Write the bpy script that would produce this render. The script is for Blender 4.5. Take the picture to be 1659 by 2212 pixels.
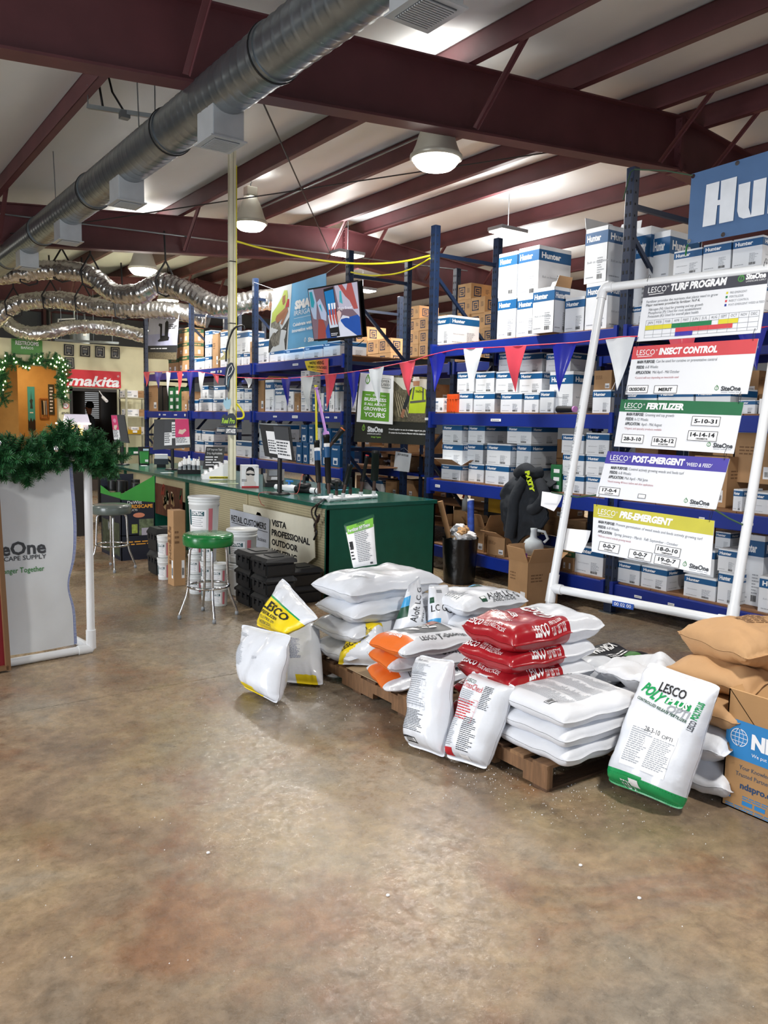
import bpy, bmesh, math, random
from mathutils import Vector, Matrix, noise
V = Vector; RND = random.Random(11); PI = math.pi
sc = bpy.context.scene
for o in list(bpy.data.objects): bpy.data.objects.remove(o)

# ---------------- camera ----------------
CAMH = 1.75; FPX = 1730.7
YAW, PIT, ROL = 0.6212, 0.11239, -0.021718
def _axes():
    f = V((math.sin(YAW)*math.cos(PIT), math.cos(YAW)*math.cos(PIT), -math.sin(PIT)))
    r = V((math.cos(YAW), -math.sin(YAW), 0)); d = f.cross(r); c, s = math.cos(ROL), math.sin(ROL)
    return c*r+s*d, -s*r+c*d, f
AR, AD, AF = _axes(); CAM = V((0, 0, CAMH))
cd = bpy.data.cameras.new('camera'); cam = bpy.data.objects.new('camera', cd); sc.collection.objects.link(cam)
cd.sensor_fit = 'VERTICAL'; cd.sensor_height = 24; cd.sensor_width = 18; cd.lens = FPX/2212*24; cd.clip_start = .05; cd.clip_end = 200
cam.matrix_world = Matrix(((AR.x, -AD.x, -AF.x, 0), (AR.y, -AD.y, -AF.y, 0), (AR.z, -AD.z, -AF.z, CAMH), (0, 0, 0, 1)))
sc.camera = cam
# where the ray through a pixel of the survey photo meets a real plane of the building
def ray(x, y): return AR*((x-829.5)/FPX)+AD*((y-1106)/FPX)+AF
def onZ(x, y, z=0.): r = ray(x, y); return CAM+r*((z-CAMH)/r.z)
def onX(x, y, X): r = ray(x, y); return CAM+r*(X/r.x)
def onY(x, y, Y): r = ray(x, y); return CAM+r*(Y/r.y)
def atD(x, y, d): return CAM+ray(x, y)*d
def onP(x, y, p, n): r = ray(x, y); return CAM+r*((p-CAM).dot(n)/r.dot(n))

# ---------------- world, exposure ----------------
w = bpy.data.worlds.new('world'); sc.world = w; w.use_nodes = True
w.node_tree.nodes['Background'].inputs[0].default_value = (.75, .85, 1, 1)
w.node_tree.nodes['Background'].inputs[1].default_value = 1.0
sc.view_settings.view_transform = 'Standard'; sc.view_settings.look = 'None'
sc.view_settings.exposure = .72; sc.view_settings.gamma = 1; sc.view_settings.use_curve_mapping = False
LAMP_W = 76.; DOOR_W = 720.
def lamp(name, loc, rot, size, power, col=(1, 1, 1), sy=None, spread=None):
    l = bpy.data.lights.new(name, 'AREA'); l.energy = power; l.color = col
    l.shape = 'RECTANGLE' if sy else 'DISK'; l.size = size
    if sy: l.size_y = sy
    if spread: l.spread = spread
    o = bpy.data.objects.new(name, l); sc.collection.objects.link(o); o.location = loc; o.rotation_euler = rot
    return o
# daylight through the open dock doors behind and to the left of the photographer
lamp('dock_daylight', (1.6, -4.2, 2.0), (math.radians(88), 0, math.radians(180+8)), 4.2, DOOR_W, (.93, .96, 1), 3.6)
lamp('side_daylight', (-6.3, 4.5, 2.0), (math.radians(88), 0, math.radians(-90)), 4.2, DOOR_W*.45, (.93, .96, 1), 3.6)

# ---------------- materials ----------------
def lin(h):
    c = [int(h[i:i+2], 16)/255 for i in (0, 2, 4)]
    return tuple(x/12.92 if x <= .04045 else ((x+.055)/1.055)**2.4 for x in c)
_M = {}
def mat(h, rough=.5, metal=0., var=.06, scale=6., bump=0., bscale=40., emis=0., coat=0., alpha=1., trans=0., spec=None, stretch=None, ecol=None):
    key = (h, rough, metal, var, scale, bump, bscale, emis, coat, alpha, trans, spec, stretch, ecol)
    if key in _M: return _M[key]
    m = bpy.data.materials.new('mat_'+h); m.use_nodes = True; nt = m.node_tree; N = nt.nodes; b = N['Principled BSDF']
    c = lin(h)
    b.inputs['Roughness'].default_value = rough; b.inputs['Metallic'].default_value = metal
    if coat: b.inputs['Coat Weight'].default_value = coat; b.inputs['Coat Roughness'].default_value = .12
    if spec is not None: b.inputs['Specular IOR Level'].default_value = spec
    if alpha < 1: b.inputs['Alpha'].default_value = alpha
    if trans: b.inputs['Transmission Weight'].default_value = trans
    tc = N.new('ShaderNodeTexCoord'); src = tc.outputs['Object']
    if stretch:
        mp = N.new('ShaderNodeMapping'); mp.inputs['Scale'].default_value = stretch; nt.links.new(src, mp.inputs[0]); src = mp.outputs[0]
    nz = N.new('ShaderNodeTexNoise'); nz.inputs['Scale'].default_value = scale; nz.inputs['Detail'].default_value = 4
    nt.links.new(src, nz.inputs['Vector'])
    rp = N.new('ShaderNodeValToRGB'); e = rp.color_ramp.elements
    e[0].position = .3; e[1].position = .7
    e[0].color = (*[x*(1-var) for x in c], 1); e[1].color = (*[min(1, x*(1+var)) for x in c], 1)
    nt.links.new(nz.outputs['Fac'], rp.inputs[0]); nt.links.new(rp.outputs[0], b.inputs['Base Color'])
    if bump:
        n2 = N.new('ShaderNodeTexNoise'); n2.inputs['Scale'].default_value = bscale; n2.inputs['Detail'].default_value = 3
        nt.links.new(src, n2.inputs['Vector'])
        bp = N.new('ShaderNodeBump'); bp.inputs['Strength'].default_value = bump; bp.inputs['Distance'].default_value = .01
        nt.links.new(n2.outputs['Fac'], bp.inputs['Height']); nt.links.new(bp.outputs[0], b.inputs['Normal'])
    if emis:
        b.inputs['Emission Color'].default_value = (*(lin(ecol) if ecol else c), 1); b.inputs['Emission Strength'].default_value = emis
    _M[key] = m
    return m
WHITE = mat('e6e9ee', .5); INK = mat('16181c', .6); GREY = mat('8b9096', .5); KRAFT = mat('b08a62', .8, bump=.1, var=.08)
KRAFT2 = mat('c39a6b', .8, var=.08); KRAFTD = mat('7d5d40', .85)
NAVY = mat('12233f', .38, var=.12, scale=3); BEAM = mat('0e2a86', .38, var=.10, scale=3); RUST = mat('593034', .5, var=.16, scale=2.5)
PLY = mat('8a6242', .8, var=.2, scale=5); GALV = mat('8f979b', .32, .9, var=.12, scale=5); CHROME = mat('d8dadd', .12, 1.)
BLACK = mat('0d0e10', .45); BLK2 = mat('191b1e', .5, bump=.15, bscale=90); PVC = mat('e4e7ea', .3, var=.02); GREEN = mat('0c5745', .42, var=.1)
HBLUE = mat('0f5488', .45, var=.04); CARTON = mat('dde1e6', .6, var=.03); LBL = mat('f2f3f5', .5, var=.01); PGREY = mat('9a9fa6', .6)

# ---------------- geometry ----------------
class G:
    def __init__(s): s.v = []; s.f = []; s.m = []; s.mats = []; s.sm = []; s.T = None
    def mi(s, m):
        if m not in s.mats: s.mats.append(m)
        return s.mats.index(m)
    def add(s, vs, fs, m, smooth=False):
        n = len(s.v); i = s.mi(m)
        s.v += [(s.T @ V(p)) if s.T is not None else V(p) for p in vs]
        for f in fs: s.f.append([n+k for k in f]); s.m.append(i); s.sm.append(smooth)
        return s
    def box(s, x0, x1, y0, y1, z0, z1, m):
        return s.add([(x0, y0, z0), (x1, y0, z0), (x1, y1, z0), (x0, y1, z0), (x0, y0, z1), (x1, y0, z1), (x1, y1, z1), (x0, y1, z1)],
                     [(3, 2, 1, 0), (4, 5, 6, 7), (0, 1, 5, 4), (1, 2, 6, 5), (2, 3, 7, 6), (3, 0, 4, 7)], m)
    def cbox(s, c, d, m): return s.box(c[0]-d[0]/2, c[0]+d[0]/2, c[1]-d[1]/2, c[1]+d[1]/2, c[2]-d[2]/2, c[2]+d[2]/2, m)
    def bbox(s, x0, x1, y0, y1, z0, z1, m, b=.01):   # box with chamfered edges
        bm = bmesh.new(); bmesh.ops.create_cube(bm, size=1)
        for v in bm.verts: v.co = V((x0+(v.co.x+.5)*(x1-x0), y0+(v.co.y+.5)*(y1-y0), z0+(v.co.z+.5)*(z1-z0)))
        bmesh.ops.bevel(bm, geom=list(bm.edges), offset=b, segments=2, affect='EDGES', profile=.6)
        vs = [v.co.copy() for v in bm.verts]; fs = [[v.index for v in f.verts] for f in bm.faces]; bm.free()
        return s.add(vs, fs, m, False)
    def quad(s, a, b, c, d, m): return s.add([a, b, c, d], [(0, 1, 2, 3)], m)
    def slab(s, a, b, c, d, t, m):   # quad a,b,c,d given thickness t along its back normal
        a, b, c, d = V(a), V(b), V(c), V(d); n = (b-a).cross(d-a).normalized()*t
        vs = [a, b, c, d, a-n, b-n, c-n, d-n]
        return s.add(vs, [(0, 1, 2, 3), (7, 6, 5, 4), (1, 0, 4, 5), (2, 1, 5, 6), (3, 2, 6, 7), (0, 3, 7, 4)], m)
    def bar(s, a, b, w, h, m, up=(0, 0, 1)):
        a, b = V(a), V(b); d = (b-a).normalized(); u = V(up)
        if abs(d.dot(u)) > .98: u = V((1, 0, 0))
        x = d.cross(u).normalized(); y = x.cross(d).normalized(); vs = []
        for p in (a, b):
            for i, j in ((-1, -1), (1, -1), (1, 1), (-1, 1)): vs.append(p+x*i*w/2+y*j*h/2)
        return s.add(vs, [(0, 1, 2, 3), (7, 6, 5, 4), (0, 4, 5, 1), (1, 5, 6, 2), (2, 6, 7, 3), (3, 7, 4, 0)], m)
    def tube(s, pts, r, m, seg=10, caps=True, rs=None):
        pts = [V(p) for p in pts]; n = len(pts); vs = []; fs = []; u = None
        for i, p in enumerate(pts):
            d = (pts[min(i+1, n-1)]-pts[max(i-1, 0)])
            if d.length < 1e-9: d = V((0, 0, 1))
            d.normalize()
            if u is None: u = d.orthogonal().normalized()
            else:
                u = (u-d*u.dot(d))
                u = u.normalized() if u.length > 1e-6 else d.orthogonal().normalized()
            w2 = d.cross(u); rr = rs[i] if rs else r
            for k in range(seg):
                a = 2*PI*k/seg; vs.append(p+(u*math.cos(a)+w2*math.sin(a))*rr)
        for i in range(n-1):
            for k in range(seg):
                k2 = (k+1) % seg; fs.append((i*seg+k, i*seg+k2, (i+1)*seg+k2, (i+1)*seg+k))
        s.add(vs, fs, m, True)
        if caps:
            s.add([vs[k] for k in range(seg)], [tuple(reversed(range(seg)))], m)
            s.add([vs[(n-1)*seg+k] for k in range(seg)], [tuple(range(seg))], m)
        return s
    def lathe(s, prof, m, c=(0, 0, 0), seg=24, smooth=True, caps=False):
        vs = []; fs = []; n = len(prof)
        for r, z in prof:
            for k in range(seg): a = 2*PI*k/seg; vs.append((c[0]+r*math.cos(a), c[1]+r*math.sin(a), c[2]+z))
        for i in range(n-1):
            for k in range(seg):
                k2 = (k+1) % seg; fs.append((i*seg+k, i*seg+k2, (i+1)*seg+k2, (i+1)*seg+k))
        s.add(vs, fs, m, smooth)
        if caps: s.add(vs[:seg], [tuple(reversed(range(seg)))], m); s.add(vs[-seg:], [tuple(range(seg))], m)
        return s
    def grid(s, fn, nu, nv, m, smooth=True, mf=None, flip=False):
        vs = [fn(i/nu, j/nv) for j in range(nv+1) for i in range(nu+1)]; W = nu+1; n = len(s.v)
        s.v += [(s.T @ V(p)) if s.T is not None else V(p) for p in vs]
        for j in range(nv):
            for i in range(nu):
                q = [j*W+i, j*W+i+1, (j+1)*W+i+1, (j+1)*W+i]
                if flip: q.reverse()
                s.f.append([n+k for k in q]); s.sm.append(smooth)
                s.m.append(s.mi(mf((i+.5)/nu, (j+.5)/nv) if mf else m))
        return s
    def poly(s, pts, ex, ey, o, t, m):   # flat outline pts (x,y) in the plane o,ex,ey, thickness t behind
        o, ex, ey = V(o), V(ex), V(ey); n = ex.cross(ey).normalized(); k = len(pts)
        a = [o+ex*x+ey*y for x, y in pts]; b = [p-n*t for p in a]
        s.add(a+b, [tuple(range(k)), tuple(reversed(range(k, 2*k)))]+[(i, k+i, k+(i+1) % k, (i+1) % k) for i in range(k)], m)
        return s
    def text(s, t, h, o, ex, ey, m, align='L', fit=None, bold=0., shear=0., sx=1., res=2, off=.0015, valign='B', map=None):
        vs, fs, (w0, h0) = glyphs(t, bold, shear, res)
        sc_ = h; kx = sc_*sx
        if fit: kx = fit/max(w0, 1e-6)
        dx = {'L': 0, 'C': -w0*kx/2, 'R': -w0*kx}[align]; dy = 0 if valign == 'B' else -h*.36
        if map: pts = [map(dx+x*kx, dy+y*sc_) for x, y in vs]
        else:
            o, ex, ey = V(o), V(ex).normalized(), V(ey).normalized(); n = ex.cross(ey).normalized()*off
            pts = [o+ex*(dx+x*kx)+ey*(dy+y*sc_)+n for x, y in vs]
        return s.add(pts, fs, m)
    def fine(s, o, ex, ey, w, h, lines, m, rag=.3, words=7, seed=1, th=.45, off=.0012, map=None, n=None):   # rows of small print
        r = random.Random(seed)
        if map is None:
            o, ex, ey = V(o), V(ex).normalized(), V(ey).normalized(); nn = ex.cross(ey).normalized()*off
            map = lambda x, y: o+ex*x+ey*y+nn
        lh = h/lines
        for i in range(lines):
            y0 = h-(i+1)*lh+lh*(1-th)/2; y1 = y0+lh*th; x = 0; we = w*(1-rag*r.random())
            while x < we-w*.02:
                ww = min(w/words*r.uniform(.4, 1.2), we-x)
                s.add([map(x, y0), map(x+ww, y0), map(x+ww, y1), map(x, y1)], [(0, 1, 2, 3)], m); x += ww+w/words*.16
        return s
    def barcode(s, o, ex, ey, w, h, m, seed=1, off=.0013):
        r = random.Random(seed); o, ex, ey = V(o), V(ex).normalized(), V(ey).normalized(); n = ex.cross(ey).normalized()*off; x = 0
        while x < w:
            ww = w*r.choice((.02, .03, .05)); s.add([o+n+ex*x, o+n+ex*(x+ww), o+n+ex*(x+ww)+ey*h, o+n+ex*x+ey*h], [(0, 1, 2, 3)], m); x += ww+w*r.choice((.02, .03, .04))
        return s
    def build(s, name, parent=None, loc=None, label=None, cat=None, group=None, kind=None, rz=0.):
        me = bpy.data.meshes.new(name)
        base = V(loc) if loc is not None else (PB.get(parent.name, V((0, 0, 0))) if parent else V((0, 0, 0)))
        me.from_pydata([tuple(p-base) for p in s.v], [], s.f)
        for m in s.mats: me.materials.append(m)
        me.polygons.foreach_set('material_index', s.m); me.polygons.foreach_set('use_smooth', s.sm); me.update()
        o = bpy.data.objects.new(name, me); sc.collection.objects.link(o)
        if parent:
            o.parent = parent
            if loc is not None: o.location = base-PB.get(parent.name, V((0, 0, 0)))
        else: o.location = base
        PB[o.name] = base
        tag(o, label, cat, group, kind)
        return o
PB = {}
def tag(o, label=None, cat=None, group=None, kind=None):
    if label: o['label'] = label
    if cat: o['category'] = cat
    if group: o['group'] = group
    if kind: o['kind'] = kind
    return o
def thing(name, label, cat, loc=(0, 0, 0), group=None, kind=None):
    o = bpy.data.objects.new(name, None); sc.collection.objects.link(o); o.location = loc; o.empty_display_size = .1
    PB[o.name] = V(loc); return tag(o, label, cat, group, kind)
def dup(o, loc, rz=0., label=None, group=None, parent=None):
    c = o.copy(); sc.collection.objects.link(c); PB[c.name] = V(loc)
    if parent: c.parent = parent
    else:
        c.location = loc; c.rotation_euler = (0, 0, rz)
        if label: c['label'] = label
        if group: c['group'] = group
    for ch in [x for x in CH.get(o.name, [])]:
        d = ch.copy(); sc.collection.objects.link(d); d.parent = c
        for g in CH.get(ch.name, []):
            e = g.copy(); sc.collection.objects.link(e); e.parent = d
    return c
CH = {}
def kids():
    CH.clear()
    for o in bpy.data.objects:
        if o.parent: CH.setdefault(o.parent.name, []).append(o)
_T = {}
def glyphs(t, bold, shear, res):
    k = (t, bold, shear, res)
    if k in _T: return _T[k]
    cu = bpy.data.curves.new('t', 'FONT'); cu.body = t; cu.size = 1.; cu.offset = bold; cu.shear = shear; cu.resolution_u = res; cu.fill_mode = 'FRONT'
    ob = bpy.data.objects.new('t', cu); sc.collection.objects.link(ob)
    dg = bpy.context.evaluated_depsgraph_get(); me = bpy.data.meshes.new_from_object(ob.evaluated_get(dg))
    vs = [(v.co.x, v.co.y) for v in me.vertices]; fs = []
    for p in me.polygons:
        q = list(p.vertices)
        if p.normal.z < 0: q.reverse()
        fs.append(q)
    # normalise: cap height -> 1
    x0 = min((x for x, y in vs), default=0); H0 = .7
    vs = [((x-x0)/H0, y/H0) for x, y in vs]; w0 = max((x for x, y in vs), default=0)
    bpy.data.objects.remove(ob); bpy.data.curves.remove(cu); bpy.data.meshes.remove(me)
    _T[k] = (vs, fs, (w0, 1.)); return _T[k]
def drop(g, o, ex, ey, h, m, m2):   # the water-drop / leaf mark beside the supplier's name
    P = [(0, .62), (.26, .3), (.3, .05), (.17, -.12), (0, -.18), (-.17, -.12), (-.3, .05), (-.26, .3)]
    o, ex, ey = V(o), V(ex).normalized(), V(ey).normalized(); n = ex.cross(ey).normalized()
    g.poly([(x*h, y*h) for x, y in P], ex, ey, o+n*.0015, .0005, m)
    g.poly([(x*h*.68, (y*.68+.03)*h) for x, y in P], ex, ey, o+n*.0022, .0004, m2)
    g.poly([(-.03*h, -.1*h), (.03*h, -.1*h), (.03*h, .2*h), (.1*h, .32*h), (0, .4*h), (-.03*h, .2*h)], ex, ey, o+n*.0028, .0004, m)
ORD = ['first', 'second', 'third', 'fourth', 'fifth', 'sixth', 'seventh', 'eighth', 'ninth', 'tenth', 'eleventh', 'twelfth', 'thirteenth', 'fourteenth', 'fifteenth']
# ================= SETTING =================
def floor_mat():
    m = bpy.data.materials.new('stained_concrete'); m.use_nodes = True; nt = m.node_tree; N = nt.nodes; L = nt.links; b = N['Principled BSDF']
    tc = N.new('ShaderNodeTexCoord')
    def nz(sc_, det=6, dist=0., ro=.55):
        n = N.new('ShaderNodeTexNoise'); n.inputs['Scale'].default_value = sc_; n.inputs['Detail'].default_value = det
        n.inputs['Distortion'].default_value = dist; n.inputs['Roughness'].default_value = ro; L.new(tc.outputs['Object'], n.inputs['Vector']); return n.outputs['Fac']
    def ramp(src, *st):
        r = N.new('ShaderNodeValToRGB'); e = r.color_ramp.elements
        while len(e) < len(st): e.new(.5)
        for k, (p, c) in enumerate(st): e[k].position = p; e[k].color = (*(lin(c) if isinstance(c, str) else (c, c, c)), 1)
        L.new(src, r.inputs[0]); return r.outputs[0]
    def mix(a, b_, f, mode='MIX'):
        x = N.new('ShaderNodeMix'); x.data_type = 'RGBA'; x.blend_type = mode
        for s_, t in ((a, x.inputs[6]), (b_, x.inputs[7])):
            if hasattr(s_, 'links'): L.new(s_, t)
            else: t.default_value = (*lin(s_), 1)
        if hasattr(f, 'links'): L.new(f, x.inputs[0])
        else: x.inputs[0].default_value = f
        return x.outputs[2]
    base = ramp(nz(.9, 9, .5, .62), (.36, '756452'), (.46, '88745e'), (.54, '958166'), (.64, '918574'))
    rust = ramp(nz(1.3, 9, .7, .65), (.50, 0.), (.62, .62)); c = mix(base, '7a5136', rust)
    olive = ramp(nz(.8, 8, .6, .6), (.52, 0.), (.64, .34)); c = mix(c, '8e8258', olive)
    grey = ramp(nz(.55, 8, .4, .62), (.48, 0.), (.60, .70)); c = mix(c, '857e72', grey)
    fine = ramp(nz(11, 12, .3, .78), (.36, .66), (.64, 1.26)); c = mix(c, fine, 1., 'MULTIPLY')
    blot = ramp(nz(2.7, 6, .3), (.64, 0.), (.72, .6)); c = mix(c, '4a4038', blot)
    pale = ramp(nz(2.3, 10, 1.0, .78), (.60, 0.), (.69, .55)); c = mix(c, 'b5aa97', pale)
    spk = ramp(nz(120, 2, 0, .5), (.72, 0.), (.76, .6)); c = mix(c, 'd8cdb8', spk)
    dsp = ramp(nz(75, 3, 0, .6), (.70, 0.), (.75, .6)); c = mix(c, '352c24', dsp)
    L.new(c, b.inputs['Base Color'])
    r = ramp(nz(26, 12, .2, .8), (.38, .13), (.48, .27), (.62, .50)); L.new(r, b.inputs['Roughness'])
    bp = N.new('ShaderNodeBump'); bp.inputs['Strength'].default_value = .16; bp.inputs['Distance'].default_value = .006
    L.new(nz(60, 8, 0, .75), bp.inputs['Height']); L.new(bp.outputs[0], b.inputs['Normal'])
    b.inputs['Specular IOR Level'].default_value = .5
    return m
X0, X1, Y0, Y1W = -6.5, 18.6, -4.4, 25.5
SL = .0868; RIDGE = 8.9
def zr(x): return 4.78+SL*(x if x < RIDGE else 2*RIDGE-x)      # top of the rafters
FM = floor_mat(); JM = mat('4a4038', .8)
g = G()
# floor slabs separated by sawn joints
xs = [X0, 4.62, 10.8, X1]; ys = [Y0, 4.95, 11.3, 18.0, Y1W]
for i in range(3):
    for j in range(4):
        e = .0022; s = G(); s.bbox(xs[i]+e, xs[i+1]-e, ys[j]+e, ys[j+1]-e, -.12, 0, FM, .0025)
        g.v += s.v; k = len(g.v)-len(s.v); g.f += [[q+k for q in f] for f in s.f]; g.m += [g.mi(FM)]*len(s.f); g.sm += [False]*len(s.f)
g.box(X0, X1, Y0, Y1W, -.2, -.02, JM)
g.build('floor', kind='structure')
STEEL = mat('62686f', .6, var=.1, scale=1.5); CREAM = mat('ddd8b2', .7, var=.03); OCHRE = mat('c9974d', .75, var=.05)
def ribwall(name, a, b, z0, z1, holes=()):
    g = G(); a, b = V(a), V(b); d = (b-a); L_ = d.length; d.normalize(); n = d.cross(V((0, 0, 1))); x = 0
    while x < L_:
        xe = min(x+.3, L_); blocked = [h for h in holes if h[0] < (x+xe)/2 < h[1]]
        zb = blocked[0][2] if blocked else z0
        p, q = a+d*x, a+d*xe
        g.slab((p.x, p.y, zb), (q.x, q.y, zb), (q.x, q.y, z1), (p.x, p.y, z1), .08, STEEL)
        if not blocked: g.bar(V((p.x, p.y, z0))+n*.015, V((p.x, p.y, z1))+n*.015, .05, .03, STEEL, up=n)
        x = xe
    return g.build(name, kind='structure')
ribwall('wall_back', (X1, Y1W, 0), (X0, Y1W, 0), 0, 6.2)
ribwall('wall_right', (X1, Y0, 0), (X1, Y1W, 0), 0, 6.2)
ribwall('wall_left', (X0, Y1W, 0), (X0, Y0, 0), 0, 6.2, holes=((18.4, 23.6, 3.9),))
ribwall('wall_front', (X0, Y0, 0), (X1, Y0, 0), 0, 6.2, holes=((5.4, 10.8, 3.9),))
# girts of the back wall
g = G()
for z in (3.55, 4.75): g.bar((X0, Y1W-.12, z), (X1, Y1W-.12, z), .2, .06, RUST)
for x in (2.5, 5.8, 9.6): g.box(x-.12, x+.12, Y1W-.32, Y1W-.05, 0, 5.4, RUST)
g.build('trim_1', kind='structure')
# ceiling: draped white insulation between the purlins
VINYL = mat('dde3e6', .38, var=.05, scale=1.2, bump=.35, bscale=2.2, stretch=(1, .35, 1))
PX = [-5.0, -3.5, -2.0, -.5, 1.0, 2.5, 4.03, 5.5, 7.0, 8.45, 9.4, 10.9, 12.4, 13.9, 15.4, 16.9]
def ceil_z(x, y):
    k = [p for p in PX+[X0, X1] if p <= x]; a = max(k) if k else X0; hi = [p for p in PX+[X0, X1] if p > x]; b = min(hi) if hi else X1
    t = (x-a)/max(b-a, .01); sag = .055*math.sin(PI*t)
    n = noise.noise(V((x*.9, y*.35, 3)))*.02 + noise.noise(V((x*3, y*1.1, 9)))*.012
    seam = .02*math.exp(-(((y+1.3) % 1.83)-.9)**2/.004)
    return zr(x)+.305-sag+n*math.sin(PI*t)+seam*math.sin(PI*t)
g = G()
def cf(u, v):
    x = X0+(X1-X0)*u; y = Y0+(Y1W-Y0)*v; return (x, y, ceil_z(x, y))
g.grid(cf, 240, 200, VINYL, flip=True)
g.build('ceiling', kind='structure')
g = G()
for y in range(-4, 25, 2):
    pass
# purlins (Z sections)
kg = thing('trim_2', None, None, (0, 0, 0), kind='structure')
for k, x in enumerate(PX):
    z = zr(x); g = G()
    g.box(x-.012, x+.012, Y0, Y1W, z+.005, z+.285, RUST); g.box(x-.075, x+.012, Y0, Y1W, z, z+.012, RUST); g.box(x-.012, x+.075, Y0, Y1W, z+.28, z+.292, RUST)
    g.box(x-.078, x-.07, Y0, Y1W, z, z+.03, RUST)
    g.build('purlin', kg)
# rafters: deep welded I-beams with flange braces
def rafter(y, n):
    r = thing('trim_%d' % n, None, None, (0, y, 0), kind='structure')
    D = .63; g = G()
    pts = [(X0, D), (RIDGE-.02, D), (RIDGE+.02, D), (X1, D*1.15)]
    for (xa, da), (xb, db) in ((pts[0], pts[1]), (pts[2], pts[3])):
        za, zb = zr(xa), zr(xb)
        g.slab((xa, y-.008, za-da), (xb, y-.008, zb-db), (xb, y-.008, zb), (xa, y-.008, za), .016, RUST)
    g.build('web', r); g = G()
    for (xa, da), (xb, db) in ((pts[0], pts[1]), (pts[2], pts[3])):
        za, zb = zr(xa), zr(xb)
        for dz0, dz1, t in ((-da, -db, .022), (-.012, -.012, .016)):
            g.bar((xa, y, za+dz0), (xb, y, zb+dz1), .2, t, RUST)
    g.build('flange', r)
    g = G(); z = zr(RIDGE); g.box(RIDGE-.03, RIDGE+.03, y-.1, y+.1, z-D-.03, z+.02, RUST)
    for k in range(6):
        for sy in (-.07, .07): g.tube([(RIDGE-.045, y+sy, z-.06-k*.1), (RIDGE+.045, y+sy, z-.06-k*.1)], .016, RUST, 6)
    g.build('splice_plate', r)
    for x in PX[3:15]:
        if PX.index(x) % 2 == 1 or x > 8:
            for sg in (-1, 1):
                g = G(); g.bar((x+.02, y+sg*.1, zr(x)-D+.04), (x+.02, y+sg*.78, zr(x)+.06), .06, .006, RUST); g.bar((x+.045, y+sg*.1, zr(x)-D+.04), (x+.045, y+sg*.78, zr(x)+.06), .006, .05, RUST)
                g.build('flange_brace', r)
rafter(6.4, 3); rafter(14.03, 4); rafter(21.66, 5); rafter(-1.2, 6)
# rod bracing across the roof
ROD = mat('2a2628', .5)
def cable(name, pts, r, m, label, cat, seg=6, group=None): return G().tube(pts, r, m, seg).build(name, loc=pts[0], label=label, cat=cat, group=group)
cable('brace_rod', [(2.7, 14.0, 4.55), (8.8, 6.45, 5.35)], .009, ROD, 'dark steel roof brace rod running from left far beam up to the right', 'rod')
cable('brace_rod', [(8.6, 14.0, 5.0), (3.1, 6.5, 4.75)], .009, ROD, 'dark steel roof brace rod crossing above the middle racks', 'rod')
cable('conduit', [(6.3, 6.6, 5.25), (6.32, 13.9, 5.25)], .011, GALV, 'thin grey conduit fixed along a purlin above the racks', 'pipe')
cable('conduit', [(.6, 13.8, 4.72), (12, 13.8, 5.1)], .013, GALV, 'grey conduit running along the far roof beam', 'pipe')

# ---------------- lamps ----------------
LENS = mat('fffaf0', .3, var=0, emis=9., ecol='fff8ec'); REFL = mat('b9b6a8', .35, .2, var=.05)
def high_bay(loc, label, r=.25, small=False):
    t = thing('high_bay_lamp', label, 'ceiling lamp', (0, 0, 0), 'ceiling lamps of the warehouse'); k = r/.25
    G().lathe([(.06*k, .40*k), (.10*k, .385*k), (.145*k, .30*k), (.185*k, .2*k), (.215*k, .1*k), (.245*k, .03*k), (.262*k, .0), (.262*k, -.015)], REFL, seg=28).lathe([(.268*k, .006), (.268*k, -.03), (.25*k, -.035)], REFL, seg=28).build('reflector', t)
    G().lathe([(.25*k, -.02), (.235*k, -.05*k), (.2*k, -.095*k), (.17*k, -.118*k), (.001, -.13*k)], LENS, seg=28).build('lens', t)
    G().bbox(-.09*k, .09*k, -.07*k, .07*k, .40*k, .53*k, REFL, .01).build('ballast_housing', t)
    G().tube([(0, 0, .53*k), (0, 0, .58*k), (.02, 0, .61*k), (0, 0, .64*k), (-.015, 0, .615*k)], .008, BLACK, 6).build('hook', t)
    zt = zr(loc[0])-loc[2]
    if zt > .66*k: G().tube([(0, 0, .62*k), (.05, 0, .62*k+(zt-.62*k)*.3), (-.07, .05, .62*k+(zt-.62*k)*.6), (0, 0, zt)], .009, BLACK, 6).build('cord', t)
    t.location = loc
    l = lamp('bulb', (0, 0, -.16*k), (0, 0, 0), .42*k, LAMP_W, (1, .955, .885), spread=math.radians(172)); l.parent = t
    u = lamp('uplight', (0, 0, .66*k), (PI, 0, 0), .3*k, LAMP_W*.10, (1, .95, .88)); u.parent = t
    return t
high_bay(atD(942, 338, 8.2), 'white high bay lamp below the near roof beam, in the middle')
high_bay(atD(541, 480, 12.6), 'high bay lamp with cream ballast, just right of the white pole')
high_bay(atD(309, 579, 14.7), 'high bay lamp above the silver flexible ducts')
high_bay(atD(-10, 178, 9.0), 'bright high bay lamp cut off by the left edge of the photo')
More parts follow.
